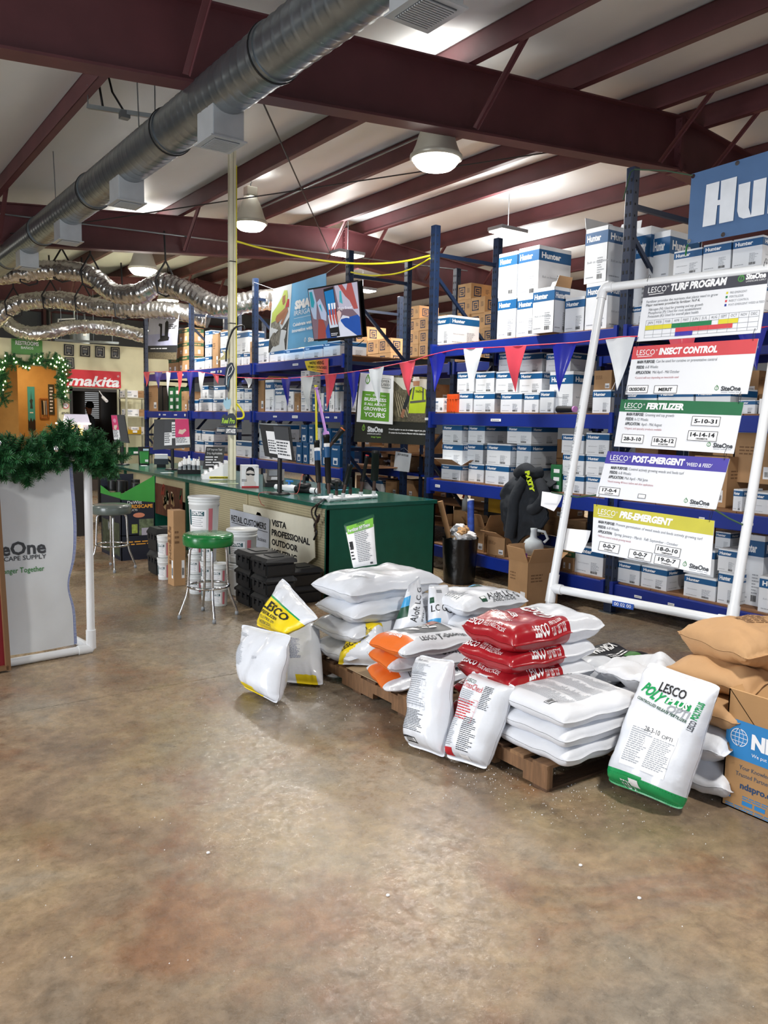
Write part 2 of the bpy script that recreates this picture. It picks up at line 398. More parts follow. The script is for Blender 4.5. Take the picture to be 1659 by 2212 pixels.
# LED panels and battens further off
def flat_led(loc, label, sx=.6, sy=.35, pw=1.):
    t = thing('led_high_bay', label, 'ceiling lamp', (0, 0, 0), 'small bright lamps over the rear aisles')
    G().bbox(-sx/2, sx/2, -sy/2, sy/2, 0, .06, GREY, .01).build('housing', t)
    G().box(-sx/2+.02, sx/2-.02, -sy/2+.02, sy/2-.02, -.02, 0, LENS).build('lens', t)
    G().tube([(0, 0, .06), (0, 0, zr(loc[0])-loc[2]+.05)], .006, GREY, 6).build('rod', t)
    t.location = loc; l = lamp('bulb', (0, 0, -.05), (0, 0, 0), .5, LAMP_W*pw*2.2, (1, .98, .95), spread=math.radians(175)); l.parent = t
    u = lamp('uplight', (0, 0, .08), (PI, 0, 0), .5, LAMP_W*pw*.22, (1, .98, .95)); u.parent = t
flat_led((8.66, 13.5, 4.95), 'bright flat lamp below the far beam, above the blue banner')
flat_led((9.6, 10.05, 4.92), 'bright flat lamp behind the tall rack post in the centre', pw=1.2)
flat_led((10.9, 16.3, 4.85), 'bright flat lamp just right of the television top')
flat_led((12.2, 12.2, 4.75), 'bright flat lamp seen low between the middle rack posts', pw=1.6)
for kk, p in enumerate(((12.5, 4.8, 4.75), (8.4, 1.2, 4.9), (3.0, .6, 4.6), (12.6, 20, 4.7), (-2.5, 3.2, 4.2), (-1.5, 10.5, 4.2), (.6, 19, 4.4), (7.3, 19.5, 4.6))):
    t = thing('high_bay_lamp', 'high bay lamp hung %s' % ['over the right rear aisle', 'above the space right of the camera', 'almost above the camera', 'over the far right corner', 'over the open floor at left', 'over the far left floor', 'in front of the office wall', 'above the far end of the racks'][kk], 'ceiling lamp', p, 'high bay lamps overhead out of view')
    G().lathe([(.06, .40), (.145, .30), (.215, .1), (.262, .0), (.262, -.015)], REFL, seg=20).build('reflector', t, loc=p) if False else None
    s = G(); s.T = Matrix.Translation(p); s.lathe([(.06, .40), (.145, .30), (.215, .1), (.262, .0), (.262, -.015)], REFL, seg=20); s.build('reflector', t)
    s = G(); s.T = Matrix.Translation(p); s.lathe([(.25, -.02), (.2, -.095), (.001, -.13)], LENS, seg=20); s.build('lens', t)
    s = G(); s.T = Matrix.Translation(p); s.tube([(0, 0, .4), (0, 0, zr(p[0])-p[2])], .008, BLACK, 6); s.build('cord', t)
    l = lamp('bulb', (0, 0, -.16), (0, 0, 0), .42, LAMP_W*1.15, (1, .955, .885), spread=math.radians(172)); l.parent = t

# ---------------- spiral duct ----------------
DX, DZ, DR = 2.74, 4.27, .19
t = thing('spiral_duct', 'long grey galvanised spiral duct hanging under the roof', 'duct', (DX, 2.0, DZ))
g = G(); prof = []; y = 1.0
n = int((15.8-1.0)/.02); vs = []
def duct(u, v):
    y = 1.0+14.8*v; a = 2*PI*u; ph = (y/.128 - u) % 1.0
    rr = DR + (.0045 if ph < .12 else 0.)
    return (DX+rr*math.cos(a), y, DZ+rr*math.sin(a))
g.grid(duct, 36, 925, GALV, smooth=True)
g.build('spiral_tube', t)
for y in (1.5, 3.1, 5.25, 7.2, 9.6, 12.1, 14.4):
    G().tube([(DX, y-.05, DZ), (DX, y+.05, DZ)], DR+.012, GALV, 36).tube([(DX, y-.008, DZ), (DX, y+.008, DZ)], DR+.018, BLACK, 36).build('coupling_band', t)
for y in (4.6, 8.05, 11.3, 14.6):
    G().tube([(DX, y, DZ+DR), (DX-.02, y, zr(DX)+.1)], .006, GALV, 6).build('hanger_rod', t)
VENT = mat('c4c9cc', .35, .5); SLT = mat('55595d', .5)
for k, y in enumerate((3.55, 6.15, 8.45, 10.75, 13.05)):
    b = thing('vent_box', ['supply vent box under the duct at the top edge of the photo', 'supply vent box under the duct, above the white pole', 'third supply vent box along the spiral duct', 'fourth supply vent box along the spiral duct', 'farthest supply vent box along the spiral duct'][k], 'vent', (DX, y, DZ-.3), 'square supply vents under the duct')
    b.parent = t; b.location = V((0, y-2.0, -.3)); PB[b.name] = V((DX, y, DZ-.3))
    del b['category']; del b['label']; del b['group']
    zb = DZ-.37; g = G(); w = .125
    for s in (-1, 1):
        g.box(DX+s*w-.004, DX+s*w+.004, y-.15, y+.15, zb, DZ-.05, VENT); g.box(DX-w, DX+w, y+s*.15-.004, y+s*.15+.004, zb, DZ-.12, VENT)
    g.build('sleeve', b)
    g = G(); g.box(DX-w-.025, DX+w+.025, y-.17, y+.17, zb-.012, zb, VENT); g.box(DX-w+.02, DX+w-.02, y-.13, y+.13, zb-.016, zb-.006, SLT); g.build('grille_frame', b)
    g = G()
    for q in range(13): g.box(DX-w+.02, DX+w-.02, y-.125+q*.02, y-.115+q*.02, zb-.022, zb-.012, VENT)
    tag(g.build('louvre', b), kind='stuff')
# trapeze with junction box beside the duct
g = G(); a = atD(190, 230, 8.2); b = atD(335, 252, 8.0); g.bar(a, b, .04, .04, GALV); g.tube([a, V((a.x, a.y, 5.1))], .006, GALV, 6); g.tube([b, V((b.x, b.y, 5.1))], .006, GALV, 6)
j = a.lerp(b, .55); g.cbox(j+V((0, 0, -.03)), (.09, .09, .07), GALV)
g.tube([a+V((.15, 0, .03)), a+V((.1, 0, .35)), a+V((.2, 0, .4)), a+V((.25, 0, .2)), j], .012, BLACK, 6); g.build('strut_channel', loc=a, label='galvanised strut with a junction box hanging left of the duct', cat='bracket')

# ---------------- flexible ducts ----------------
FOIL = mat('cfcecb', .26, .95, var=.2, scale=9, bump=1., bscale=13)
def flex(pts, r, label, seg=28, name='flexible_duct'):
    P = [V(p) for p in pts]; out = []
    for i in range(len(P)-1):
        p0, p1, p2, p3 = P[max(i-1, 0)], P[i], P[i+1], P[min(i+2, len(P)-1)]
        n = max(6, int((p2-p1).length/.022))
        for k in range(n):
            q = k/n; out.append(.5*((2*p1)+(p2-p0)*q+(2*p0-5*p1+4*p2-p3)*q*q+(3*p1-p0-3*p2+p3)*q**3))
    out.append(P[-1]); g = G(); rs = [r*(1+.035*math.sin(i*1.6)+.05*noise.noise(V((i*.11, r*9, 0)))) for i in range(len(out))]
    g.tube(out, r, FOIL, seg, rs=rs)
    j = 0
    for i in range(len(g.v)):
        p = g.v[i]; n = noise.noise(p*11)*.022+noise.noise(p*27)*.014; c = out[min(i//seg, len(out)-1)]; d = (p-c)
        if d.length > 1e-6: g.v[i] = p+d.normalized()*n
    return g.build(name, loc=P[0], label=label, cat='duct')
def ap(l): return [atD(x, y, d) for x, y, d in l]
flex(ap([(-60, 600, 14.5), (40, 590, 14.5), (110, 583, 14.5), (190, 592, 14.4), (245, 632, 14.3), (300, 634, 14.1), (350, 612, 14), (410, 632, 13.8), (470, 662, 13.6), (545, 652, 13.5), (640, 640, 13.6)]), .17, 'nearest silver flexible duct, wavy, above the office wall')
flex(ap([(-20, 700, 16.5), (30, 660, 16.5), (90, 648, 16.4), (150, 650, 16.3), (220, 664, 16.2), (300, 668, 16), (380, 672, 15.8), (450, 690, 15.8)]), .17, 'second silver flexible duct hanging behind the nearest one')
flex(ap([(-30, 640, 17.5), (10, 690, 17.4), (50, 718, 17.2), (100, 718, 17.2), (160, 706, 17.6), (240, 710, 18), (320, 728, 18.2)]), .15, 'silver flexible duct bending down at the left edge')
STRAP = mat('1a1a1c', .7)
for k, (x, y, d, r) in enumerate([(62, 592, 14.5, .17), (134, 585, 14.5, .17), (196, 598, 14.3, .17), (358, 615, 13.9, .17), (30, 664, 16.4, .17), (110, 650, 16.3, .17), (180, 655, 16.2, .17), (265, 668, 16, .17)]):
    c = atD(x, y, d); g = G(); rr = r+.02; g.tube([c+V((-.02, 0, .9)), c+V((0, 0, .4)), c+V((rr*.9, 0, .1)), c+V((rr*.75, 0, -rr*.8)), c+V((0, 0, -rr-.01)), c+V((-rr*.75, 0, -rr*.8)), c+V((-rr*.9, 0, .1)), c+V((0, 0, .4))], .016, STRAP, 6)
    g.build('hanging_strap', loc=c+V((0, 0, .9)), label='black hanging strap, %s, looped under a silver flexible duct' % ['leftmost on the nearest duct', 'second on the nearest duct', 'third on the nearest duct', 'rightmost on the nearest duct', 'leftmost on the second duct', 'second on the second duct', 'third on the second duct', 'rightmost on the second duct'][k], cat='strap', group='black straps holding the flexible ducts')
# ================= RACKING =================
LV = (.285, 1.07, 1.86, 2.65)      # top of the beams
HOLE = mat('05070c', .8)
def rack(name, label, x0, x1, ys, levels=LV, top=4.05, front_beams=None, decks=None, post_dx=.08):
    t = thing(name, label, 'pallet rack', (x0, ys[0], 0))
    for y in ys:
        for x in (x0, x1):
            g = G(); g.bbox(x-.04, x+.04, y-.045, y+.045, .006, top, NAVY, .008)
            g.build('post', t)
            g = G(); z = .12
            while z < top-.05:
                for s in (-.018, .022):
                    g.box(x-.0415, x-.0405, y+s-.008, y+s+.008, z, z+.03, HOLE)
                g.box(x-.012, x+.002, y-.0465, y-.0455, z, z+.018, HOLE)
                z += .1
            tag(g.build('punched_hole', t), kind='stuff')
            G().box(x-.07, x+.07, y-.08, y+.08, 0, .006, GALV).build('foot_plate', t)
        for z in (.2, 1.35, 2.55, 3.72): G().bar((x0, y, z), (x1, y, z), .035, .045, NAVY).build('horizontal_brace', t)
        for k, (a, b) in enumerate(((.25, 1.3), (1.4, 2.5), (2.6, 3.5))):
            xa, xb = (x1, x0) if k != 1 else (x0, x1)
            G().bar((xa, y, a), (xb, y, b), .03, .04, NAVY).build('diagonal_brace', t)
    for i in range(len(ys)-1):
        a, b = min(ys[i], ys[i+1])+.045, max(ys[i], ys[i+1])-.045
        for z in levels:
            if decks and (i, z) in decks: continue
            for x in (x0-.015, x1+.015):
                g = G(); g.bbox(x-.025, x+.025, a, b, z-.135, z, BEAM, .006); g.box(x-.05, x+.05, a-.01, a+.03, z-.17, z+.02, BEAM); g.box(x-.05, x+.05, b-.03, b+.01, z-.17, z+.02, BEAM)
                g.build('beam', t)
            n = 7; wd = (b-a)/n
            for k in range(n): G().box(x0+.012, x1-.012, a+k*wd+.004, a+(k+1)*wd-.004, z, z+.014, PLY).build('deck_board', t)
    return t
RA = rack('pallet_rack', 'blue pallet rack full of white cartons, right of the aisle opening', 6.1, 7.1, [7.6, 4.81, 2.02, -.77])
RB = rack('pallet_rack', 'blue pallet rack left of the aisle opening, behind the sales counter', 6.1, 7.1, [9.45, 12.31, 15.05, 17.66])
RC = rack('pallet_rack', 'rear blue pallet rack holding tan cartons, seen through the aisle opening', 8.0, 9.0, [3.9, 6.65, 9.43, 12.2, 15.0, 17.7])
# shelf tags
NUMS = ORD+['sixteenth', 'seventeenth', 'eighteenth', 'nineteenth', 'twentieth', 'twenty-first', 'twenty-second', 'twenty-third', 'twenty-fourth']
for nm, X, L in (('shelf_tag', 6.055, [(1060, 909, 22, 6), (918, 901, 12, 5), (940, 1052, 10, 6), (632, 789, 12, 4), (631, 899, 12, 5), (455, 800, 10, 3), (388, 793, 8, 3), (470, 791, 5, 4), (472, 802, 7, 4), (1370, 1290, 16, 7), (1442, 1312, 14, 7), (1510, 1118, 12, 6), (1600, 1148, 26, 7), (1590, 1408, 22, 7), (1560, 990, 16, 8), (352, 901, 6, 2), (343, 897, 3, 3), (376, 893, 6, 2), (398, 887, 3, 4), (590, 901, 8, 3), (703, 899, 8, 3), (722, 903, 6, 4), (1594, 1400, 12, 6)]),):
    for k, (x, y, w_, h_) in enumerate(L):
        p = onX(x, y, X); q = onX(x+w_, y, X); hh = h_*(p.y)/1731*1.25
        zl_ = min(LV, key=lambda z: abs(z-.068-p.z)); zz = zl_-.068
        g = G(); g.cbox((X+.0005, p.y-(p.y-q.y)/2, zz), (.002, p.y-q.y, min(hh, .1)), LBL); g.fine((X-.001, p.y-(p.y-q.y)*.1, zz-hh*.2), (0, -1, 0), (0, 0, 1), (p.y-q.y)*.8, hh*.4, 1, INK, .1, 4, k)
        g.build('shelf_tag', loc=(X, p.y, zz), label='small white printed tag on the %s beam, %s of the tags counted from the left' % (['lowest', 'second', 'third', 'top'][LV.index(zl_)], NUMS[sorted([q_[0] for q_ in L]).index(x)]), cat='label', group='white tags on the shelf beams')

# ---------------- cartons ----------------
_CM = {}
DESC = {'hunter': 'white blue-banded carton', 'kraft': 'brown cardboard carton', 's': 'tan spiral-marked carton', 'rain': 'brown green-banded carton', 'blue': 'blue retail box', 'white': 'small white carton', 'green': 'green printed carton', 'orange': 'orange plastic case', 'yellow': 'yellow and black box', 'dark': 'black retail box'}
def face(g, st, W, H, o, ex, wide, seed):
    ez = V((0, 0, 1)); o = V(o); ex = V(ex); n = ex.cross(ez)
    def patch(x0, x1, z0, z1, m, k=1): a = o+n*(.0006*k); g.quad(a+ex*x0+ez*z0, a+ex*x1+ez*z0, a+ex*x1+ez*z1, a+ex*x0+ez*z1, m)
    if st == 'hunter':
        b0, b1 = (.68, .93) if H < .33 else (.70, .92)
        patch(0, W, H*b0, H*b1, HBLUE); bh = H*(b1-b0)
        tw = min(W*.62, bh*2.6); x0 = W*.08
        g.text('Hunter', bh*.52, o+ex*x0+ez*(H*b0+bh*.26), ex, ez, LBL, fit=tw, bold=.035, off=.0014)
        g.fine(o+ex*W*.58+ez*H*.16, ex, ez, min(W*.3, .14), H*.3, 7, PGREY, .5, 4, seed); g.barcode(o+ex*W*.58+ez*H*.06, ex, ez, min(W*.22, .1), H*.09, INK, seed)
        if W > .26: g.text('Built on Innovation', H*.045, o+ex*W*.12+ez*H*.36, ex, ez, PGREY, bold=0, shear=.2, off=.0012)
        g.fine(o+ex*W*.08+ez*H*.08, ex, ez, W*.35, H*.05, 1, PGREY, .1, 5, seed)
        g.box(o.x-.0005, o.x+.0005, o.y-.0005, o.y+.0005, o.z, o.z+.001, CARTON)
    elif st == 's':
        s = min(W, H)*.62; c = o+ex*W*.32+ez*H*.5; bw = s*.12; DK = mat('27304f', .6)
        def br(x0, x1, z0, z1): a = c+n*.001; g.quad(a+ex*x0*s+ez*z0*s, a+ex*x1*s+ez*z0*s, a+ex*x1*s+ez*z1*s, a+ex*x0*s+ez*z1*s, DK)
        for q in ((-.5, .5, .38, .5), (-.5, -.38, -.5, .5), (.38, .5, -.2, .5), (-.5, .5, -.5, -.38), (.38, .5, -.5, -.25), (-.24, .26, .16, .27), (-.24, -.13, -.02, .27), (-.24, .26, -.08, .03), (.15, .26, -.26, .03), (-.24, .26, -.27, -.17)): br(*q)
        g.fine(o+ex*W*.72+ez*H*.4, ex, ez, W*.2, H*.3, 4, mat('5b5148', .7), .4, 3, seed)
    elif st == 'rain':
        patch(0, W, H*.66, H*.92, mat('22502f', .6)); g.text('RAIN BIRD', H*.12, o+ex*W*.3+ez*H*.73, ex, ez, KRAFT2, fit=W*.5, bold=.03, shear=.2)
        patch(W*.1, W*.26, H*.1, H*.38, LBL); patch(W*.6, W*.76, H*.1, H*.38, LBL); g.barcode(o+ex*W*.12+ez*H*.14, ex, ez, W*.12, H*.1, INK, seed)
    elif st == 'blue':
        patch(W*.25, W*.75, H*.1, H*.42, LBL); g.text('Hunter', H*.09, o+ex*W*.15+ez*H*.78, ex, ez, LBL, fit=W*.6, bold=.03); patch(W*.35, W*.65, H*.14, H*.3, HBLUE, 2)
    elif st == 'white':
        g.text('Hunter', H*.16, o+ex*W*.1+ez*H*.66, ex, ez, HBLUE, fit=W*.4, bold=.03); g.fine(o+ex*W*.1+ez*H*.2, ex, ez, W*.5, H*.35, 4, PGREY, .4, 4, seed); g.barcode(o+ex*W*.68+ez*H*.14, ex, ez, W*.22, H*.2, INK, seed)
    elif st == 'green':
        for q in range(3): patch(W*.3, W*.85, H*(.1+q*.3), H*(.24+q*.3), LBL)
    elif st == 'kraft':
        patch(W*.66, W*.9, H*.1, H*.34, LBL); g.barcode(o+ex*W*.69+ez*H*.14, ex, ez, W*.18, H*.1, INK, seed); g.fine(o+ex*W*.1+ez*H*.55, ex, ez, W*.4, H*.2, 3, KRAFTD, .3, 3, seed)
    elif st == 'yellow':
        patch(0, W, H*.55, H, mat('b98d1e', .5)); g.fine(o+ex*W*.2+ez*H*.1, ex, ez, W*.6, H*.35, 3, LBL, .2, 2, seed)
BODY = {'hunter': CARTON, 'kraft': KRAFT, 's': KRAFT2, 'rain': KRAFT, 'blue': HBLUE, 'white': LBL, 'green': mat('1d6b3c', .6), 'orange': mat('e0531c', .45), 'yellow': BLACK, 'dark': BLACK}
def carton_mesh(st, w_, d, h, opened=False, seed=1):
    k = (st, round(w_, 2), round(d, 2), round(h, 2), opened)
    if k in _CM: return _CM[k]
    _, w_, d, h, _ = k; g = G(); B = BODY[st]; g.T = None
    x0, x1, y0, y1 = 0, d, -w_/2, w_/2
    if opened:
        t = .004; I = KRAFT
        for (a, b, c, e) in ((x0, x0+t, y0, y1), (x1-t, x1, y0, y1), (x0, x1, y0, y0+t), (x0, x1, y1-t, y1)): g.box(a, b, c, e, 0, h, B)
        g.box(x0+t, x1-t, y0+t, y1-t, 0, t, I)
        g.quad((x0+t+.001, y1-t, t), (x0+t+.001, y1-t, h), (x0+t+.001, y0+t, h), (x0+t+.001, y0+t, t), I); g.quad((x0+t, y0+t+.001, t), (x1, y0+t+.001, t), (x1, y0+t+.001, h), (x0+t, y0+t+.001, h), I)
        g.quad((x1-t-.001, y0, t), (x1-t-.001, y1, t), (x1-t-.001, y1, h), (x1-t-.001, y0, h), I); g.quad((x0, y1-t-.001, t), (x0, y1-t-.001, h), (x1, y1-t-.001, h), (x1, y1-t-.001, t), I)
    else:
        g.bbox(x0, x1, y0, y1, 0, h-.004, B, .004)
        g.bbox(x0+.001, x1-.001, y0+.001, -.002, h-.005, h, B, .001); g.bbox(x0+.001, x1-.001, .002, y1-.001, h-.005, h, B, .001)
        if st == 'orange':
            for q in (.25, .5, .75): g.bbox(x0-.008, x1, y0+w_*q-.012, y0+w_*q+.012, .01, h-.01, B, .004)
            g.box(x0-.006, x1, y0, y1, h*.7, h*.72, INK)
    face(g, st, w_, h, (x0, y1, 0), (0, -1, 0), False, seed); face(g, st, d, h, (x0, y0, 0), (1, 0, 0), True, seed+3)
    o = g.build('mesh_src'); me = o.data; bpy.data.objects.remove(o); _CM[k] = me
    return me
def flap(parent, a, b, ln, out, up, m, m2=KRAFT):   # hinge a->b, length ln leaning in direction out (unit) and up
    a, b = V(a), V(b); d = (V(out)+V((0, 0, up))).normalized()*ln; i = (b-a)*.06
    g = G(); n = (b-a).cross(d).normalized()*.002
    g.add([a, b, b-i+d, a+i+d, a+n*2, b+n*2, b-i+d+n*2, a+i+d+n*2], [(0, 1, 2, 3), (0, 4, 5, 1), (1, 5, 6, 2), (2, 6, 7, 3), (3, 7, 4, 0)], m); g.add([a+n*2, b+n*2, b-i+d+n*2, a+i+d+n*2], [(3, 2, 1, 0)], m2)
    me = bpy.data.meshes.new('flap'); me.from_pydata([tuple(p) for p in g.v], [], g.f)
    for q in g.mats: me.materials.append(q)
    me.polygons.foreach_set('material_index', g.m); me.update()
    o = bpy.data.objects.new('flap', me); sc.collection.objects.link(o); o.parent = parent; return o
def carton(st, x, y, z, w_, d, h, rz=0., label='', group=None, opened=False, flaps='', name='carton', cat='box', hang=False):
    me = carton_mesh(st, w_, d, h, opened, int((x+y)*37) % 17); o = bpy.data.objects.new(name, me); sc.collection.objects.link(o)
    o.location = (x, y, z); o.rotation_euler = (0, 0, rz); tag(o, label, cat, group); PB[o.name] = V((x, y, z)); B = BODY[st]; h = round(h, 2); w_ = round(w_, 2); d = round(d, 2)
    lf = min(w_, d)*.48
    for c in flaps:   # f front, b back, n near side (-Y), r far side (+Y)
        up = .55 if c.islower() else 3.; c = c.lower()
        if c == 'f': flap(o, (0, w_/2, h), (0, -w_/2, h), lf, (-1, 0, 0), up, B)
        if c == 'b': flap(o, (d, -w_/2, h), (d, w_/2, h), lf, (1, 0, 0), up, B)
        if c == 'n': flap(o, (0, -w_/2, h), (d, -w_/2, h), lf, (0, -1, 0), up, B)
        if c == 'r': flap(o, (d, w_/2, h), (0, w_/2, h), lf, (0, 1, 0), up, B)
    return o
def row(bay, shelf, z0, X, items, where):
    """items: (style, left px, corner px, top px, layer 0.., depth, opts). The left/corner pixels meet the front plane X at mid height."""
    base = {}; cnt = {}
    for it in items:
        st, xl, xc, yt, layer, dep = it[:6]; opt = it[6] if len(it) > 6 else {}
        Xf = X+opt.get('dx', 0.); zb = opt.get('z', None)
        A = onX(xl, yt, Xf); Bp = onX(xc, yt, Xf); y1, y0 = A.y, Bp.y; yc = (y0+y1)/2
        if zb is None:
            zb = z0+.014
            for (a, b, t) in base.get(layer-1, []):
                if a < yc+.02 and b > yc-.02: zb = max(zb, t)
        zt = (A.z+Bp.z)/2; h = max(zt-zb, .05)
        cnt[layer] = cnt.get(layer, 0)+1
        lay = ['bottom', 'second', 'third', 'fourth', 'fifth', 'sixth'][layer]
        lab = opt.get('label') or '%s, %s from left, %s row, %s' % (DESC[st], ORD[cnt[layer]-1], lay, where)
        carton(st, Xf, yc, zb, max(y1-y0-.006, .04), dep, h, opt.get('rz', 0.), lab, 'cartons on the '+where, opt.get('open', False), opt.get('flaps', ''), name=opt.get('name', 'carton'), cat=opt.get('cat', 'box'))
        base.setdefault(layer, []).append((y0, y1, zb+round(h, 2)+.001))
H = 'hunter'; FX = 6.14
# --- right of the aisle: bay up to the near post
row('a1', 3, LV[3], FX, [
    (H, 944, 973, 681, 0, .46), (H, 1076, 1116, 642, 0, .42), (H, 1118, 1164, 640, 0, .42), (H, 1152, 1199, 622, 0, .22, {'dx': -.14, 'open': True, 'flaps': 'NB', 'z': LV[3]+.014}),
    (H, 1221, 1265, 642, 0, .4, {'open': True, 'flaps': 'BR'}), (H, 1267, 1315, 609, 0, .5),
    (H, 1078, 1119, 545, 1, .42), (H, 1121, 1166, 534, 1, .48), (H, 1266, 1315, 492, 1, .46, {'open': True, 'flaps': 'RB'})], 'top shelf right of aisle')
row('a1', 2, LV[2], FX, [
    ('white', 937, 958, 860, 0, .2, {'label': 'small white carton with black print beside the orange case'}), ('orange', 965, 989, 851, 0, .2, {'name': 'orange_case', 'label': 'orange ribbed plastic case standing on the third shelf', 'cat': 'case', 'dx': -.03}),
    (H, 991, 1022, 848, 0, .4), (H, 1024, 1069, 848, 0, .4), (H, 1082, 1128, 849, 0, .4), (H, 1132, 1165, 850, 0, .4), (H, 1167, 1198, 842, 0, .4, {'dx': -.03}),
    (H, 1280, 1322, 842, 0, .4, {'open': True, 'flaps': 'bN'}),
    (H, 988, 1025, 803, 1, .4), (H, 1028, 1069, 803, 1, .4), (H, 1072, 1119, 803, 1, .4), (H, 1123, 1172, 803, 1, .4), (H, 1188, 1240, 803, 1, .4),
    (H, 1078, 1120, 762, 2, .4, {'dx': .12}), (H, 1124, 1172, 762, 2, .4, {'dx': .12}), (H, 1180, 1234, 762, 2, .4, {'dx': .12}), ('kraft', 1284, 1322, 800, 1, .3, {'dx': .1})], 'third shelf right of aisle')
row('a1', 1, LV[1], FX, [
    (H, 953, 997, 1004, 0, .3, {'open': True, 'flaps': 'fBn'}), (H, 1012, 1046, 1002, 0, .3, {'dx': .05}), (H, 1049, 1100, 1005, 0, .4), (H, 1114, 1146, 1008, 0, .4, {'dx': .05}),
    ('green', 1190, 1213, 1003, 0, .4, {'dx': -.02, 'label': 'narrow white carton with green edge beside the grey sweatshirt'}), (H, 1216, 1262, 1026, 0, .4), (H, 1266, 1318, 1028, 0, .4),
    (H, 956, 1000, 958, 1, .35), (H, 1006, 1044, 957, 1, .35, {'dx': .08}), (H, 1052, 1104, 959, 1, .4), (H, 1116, 1148, 959, 1, .4, {'dx': .06}), (H, 1216, 1262, 981, 1, .4), (H, 1266, 1318, 983, 1, .4),
    (H, 956, 999, 916, 2, .35), (H, 1012, 1048, 917, 2, .35, {'dx': .05}), (H, 1096, 1149, 919, 2, .4), (H, 1214, 1262, 937, 2, .4), (H, 1266, 1318, 936, 2, .4)], 'second shelf right of aisle')
row('a1', 0, LV[0], FX, [
    ('kraft', 966, 1003, 1140, 0, .4, {'open': True, 'flaps': 'nR'}), ('kraft', 1008, 1048, 1135, 0, .45, {'open': True, 'flaps': 'FrN'}), ('kraft', 1052, 1092, 1160, 0, .4, {'open': True, 'flaps': 'fNB'}), ('rain', 1216, 1240, 1188, 0, .4), (H, 1243, 1305, 1180, 0, .3, {'dx': .02})], 'lowest shelf right of aisle')
# --- bay behind the hanging signs
row('a0', 3, LV[3], FX, [(H, 1362, 1396, 660, 0, .3, {'dx': .02}), (H, 1402, 1470, 628, 0, .5), (H, 1473, 1560, 618, 0, .5), (H, 1563, 1650, 608, 0, .5),
    (H, 1376, 1408, 490, 1, .5, {'dx': .25}), (H, 1466, 1560, 592, 1, .5, {'dx': .02}), (H, 1562, 1650, 578, 1, .5), (H, 1412, 1450, 500, 1, .45, {'dx': .3}),
    (H, 1456, 1518, 540, 2, .4), (H, 1520, 1581, 524, 2, .42), (H, 1584, 1650, 512, 2, .42)], 'top shelf behind hanging signs')
row('a0', 2, LV[2], FX, [(H, 1345, 1420, 845, 0, .4), (H, 1422, 1500, 840, 0, .4), (H, 1503, 1580, 840, 0, .4), (H, 1596, 1632, 864, 0, .4), ('white', 1640, 1700, 860, 0, .4), (H, 1345, 1430, 790, 1, .4), (H, 1440, 1520, 790, 1, .4)], 'third shelf behind hanging signs')
row('a0', 1, LV[1], FX, [(H, 1345, 1400, 1020, 0, .4), ('kraft', 1405, 1480, 1000, 0, .5, {'dx': .1}), (H, 1584, 1606, 1058, 0, .3), (H, 1616, 1700, 1065, 0, .4), ('kraft', 1500, 1575, 985, 0, .5, {'dx': .15}), ('kraft', 1590, 1690, 935, 1, .4, {'dx': .3, 'z': 1.3}), ('s', 1540, 1586, 960, 1, .3, {'dx': .3, 'z': 1.3})], 'second shelf behind hanging signs')
row('a0', 0, LV[0], FX, [(H, 1334, 1384, 1214, 0, .35), (H, 1386, 1442, 1226, 0, .38), (H, 1478, 1548, 1246, 0, .4), (H, 1552, 1592, 1236, 0, .6), (H, 1640, 1730, 1250, 0, .6),
    (H, 1334, 1392, 1168, 1, .4, {'dx': .12}), (H, 1400, 1470, 1180, 1, .4, {'dx': .1}), (H, 1478, 1546, 1185, 1, .4, {'dx': .06}), (H, 1552, 1594, 1186, 1, .6),
    (H, 1545, 1580, 1148, 2, .3, {'dx': .2}), (H, 1600, 1655, 1156, 2, .4, {'dx': .15})], 'lowest shelf behind hanging signs')
# --- left of the aisle, nearest bay
row('b1', 3, LV[3], FX, [(H, 556, 581, 734, 0, .3), (H, 583, 613, 757, 0, .3), (H, 616, 654, 754, 0, .3), (H, 657, 696, 747, 0, .3), (H, 699, 735, 738, 0, .45)], 'top shelf behind the blue banner')
row('b1', 2, LV[2], FX, [('kraft', 553, 571, 822, 0, .4, {'open': True, 'flaps': 'n'}), (H, 573, 591, 821, 0, .25, {'dx': -.02}), (H, 594, 618, 838, 0, .3), ('white', 622, 634, 846, 0, .2), ('kraft', 636, 646, 850, 0, .2),
    ('white', 650, 668, 872, 0, .2), ('white', 650, 668, 857, 1, .2), ('white', 650, 668, 843, 2, .2), ('white', 650, 668, 828, 3, .2), ('white', 650, 668, 814, 4, .2), ('white', 650, 668, 801, 5, .2),
    ('blue', 674, 684, 852, 0, .2), ('white', 688, 698, 850, 0, .2), ('blue', 700, 709, 848, 0, .2), ('white', 711, 721, 846, 0, .2), (H, 724, 738, 826, 0, .3)], 'third shelf left of aisle')
row('b1', 1, LV[1], FX, [('blue', 640, 652, 956, 0, .25), ('blue', 654, 666, 956, 0, .25), ('white', 669, 678, 960, 0, .2), ('white', 681, 692, 960, 0, .2), ('blue', 695, 712, 962, 0, .25), ('blue', 715, 735, 962, 0, .25), ('blue', 650, 664, 917, 1, .25), ('blue', 667, 678, 917, 1, .25), ('white', 682, 692, 924, 1, .2), ('blue', 696, 714, 925, 1, .25), (H, 560, 600, 950, 0, .4), (H, 560, 600, 915, 1, .4)], 'second shelf left of aisle')
row('b1', 0, LV[0], FX, [(H, 640, 690, 1060, 0, .4), (H, 560, 630, 1050, 0, .4), (H, 695, 738, 1070, 0, .4)], 'lowest shelf left of aisle')
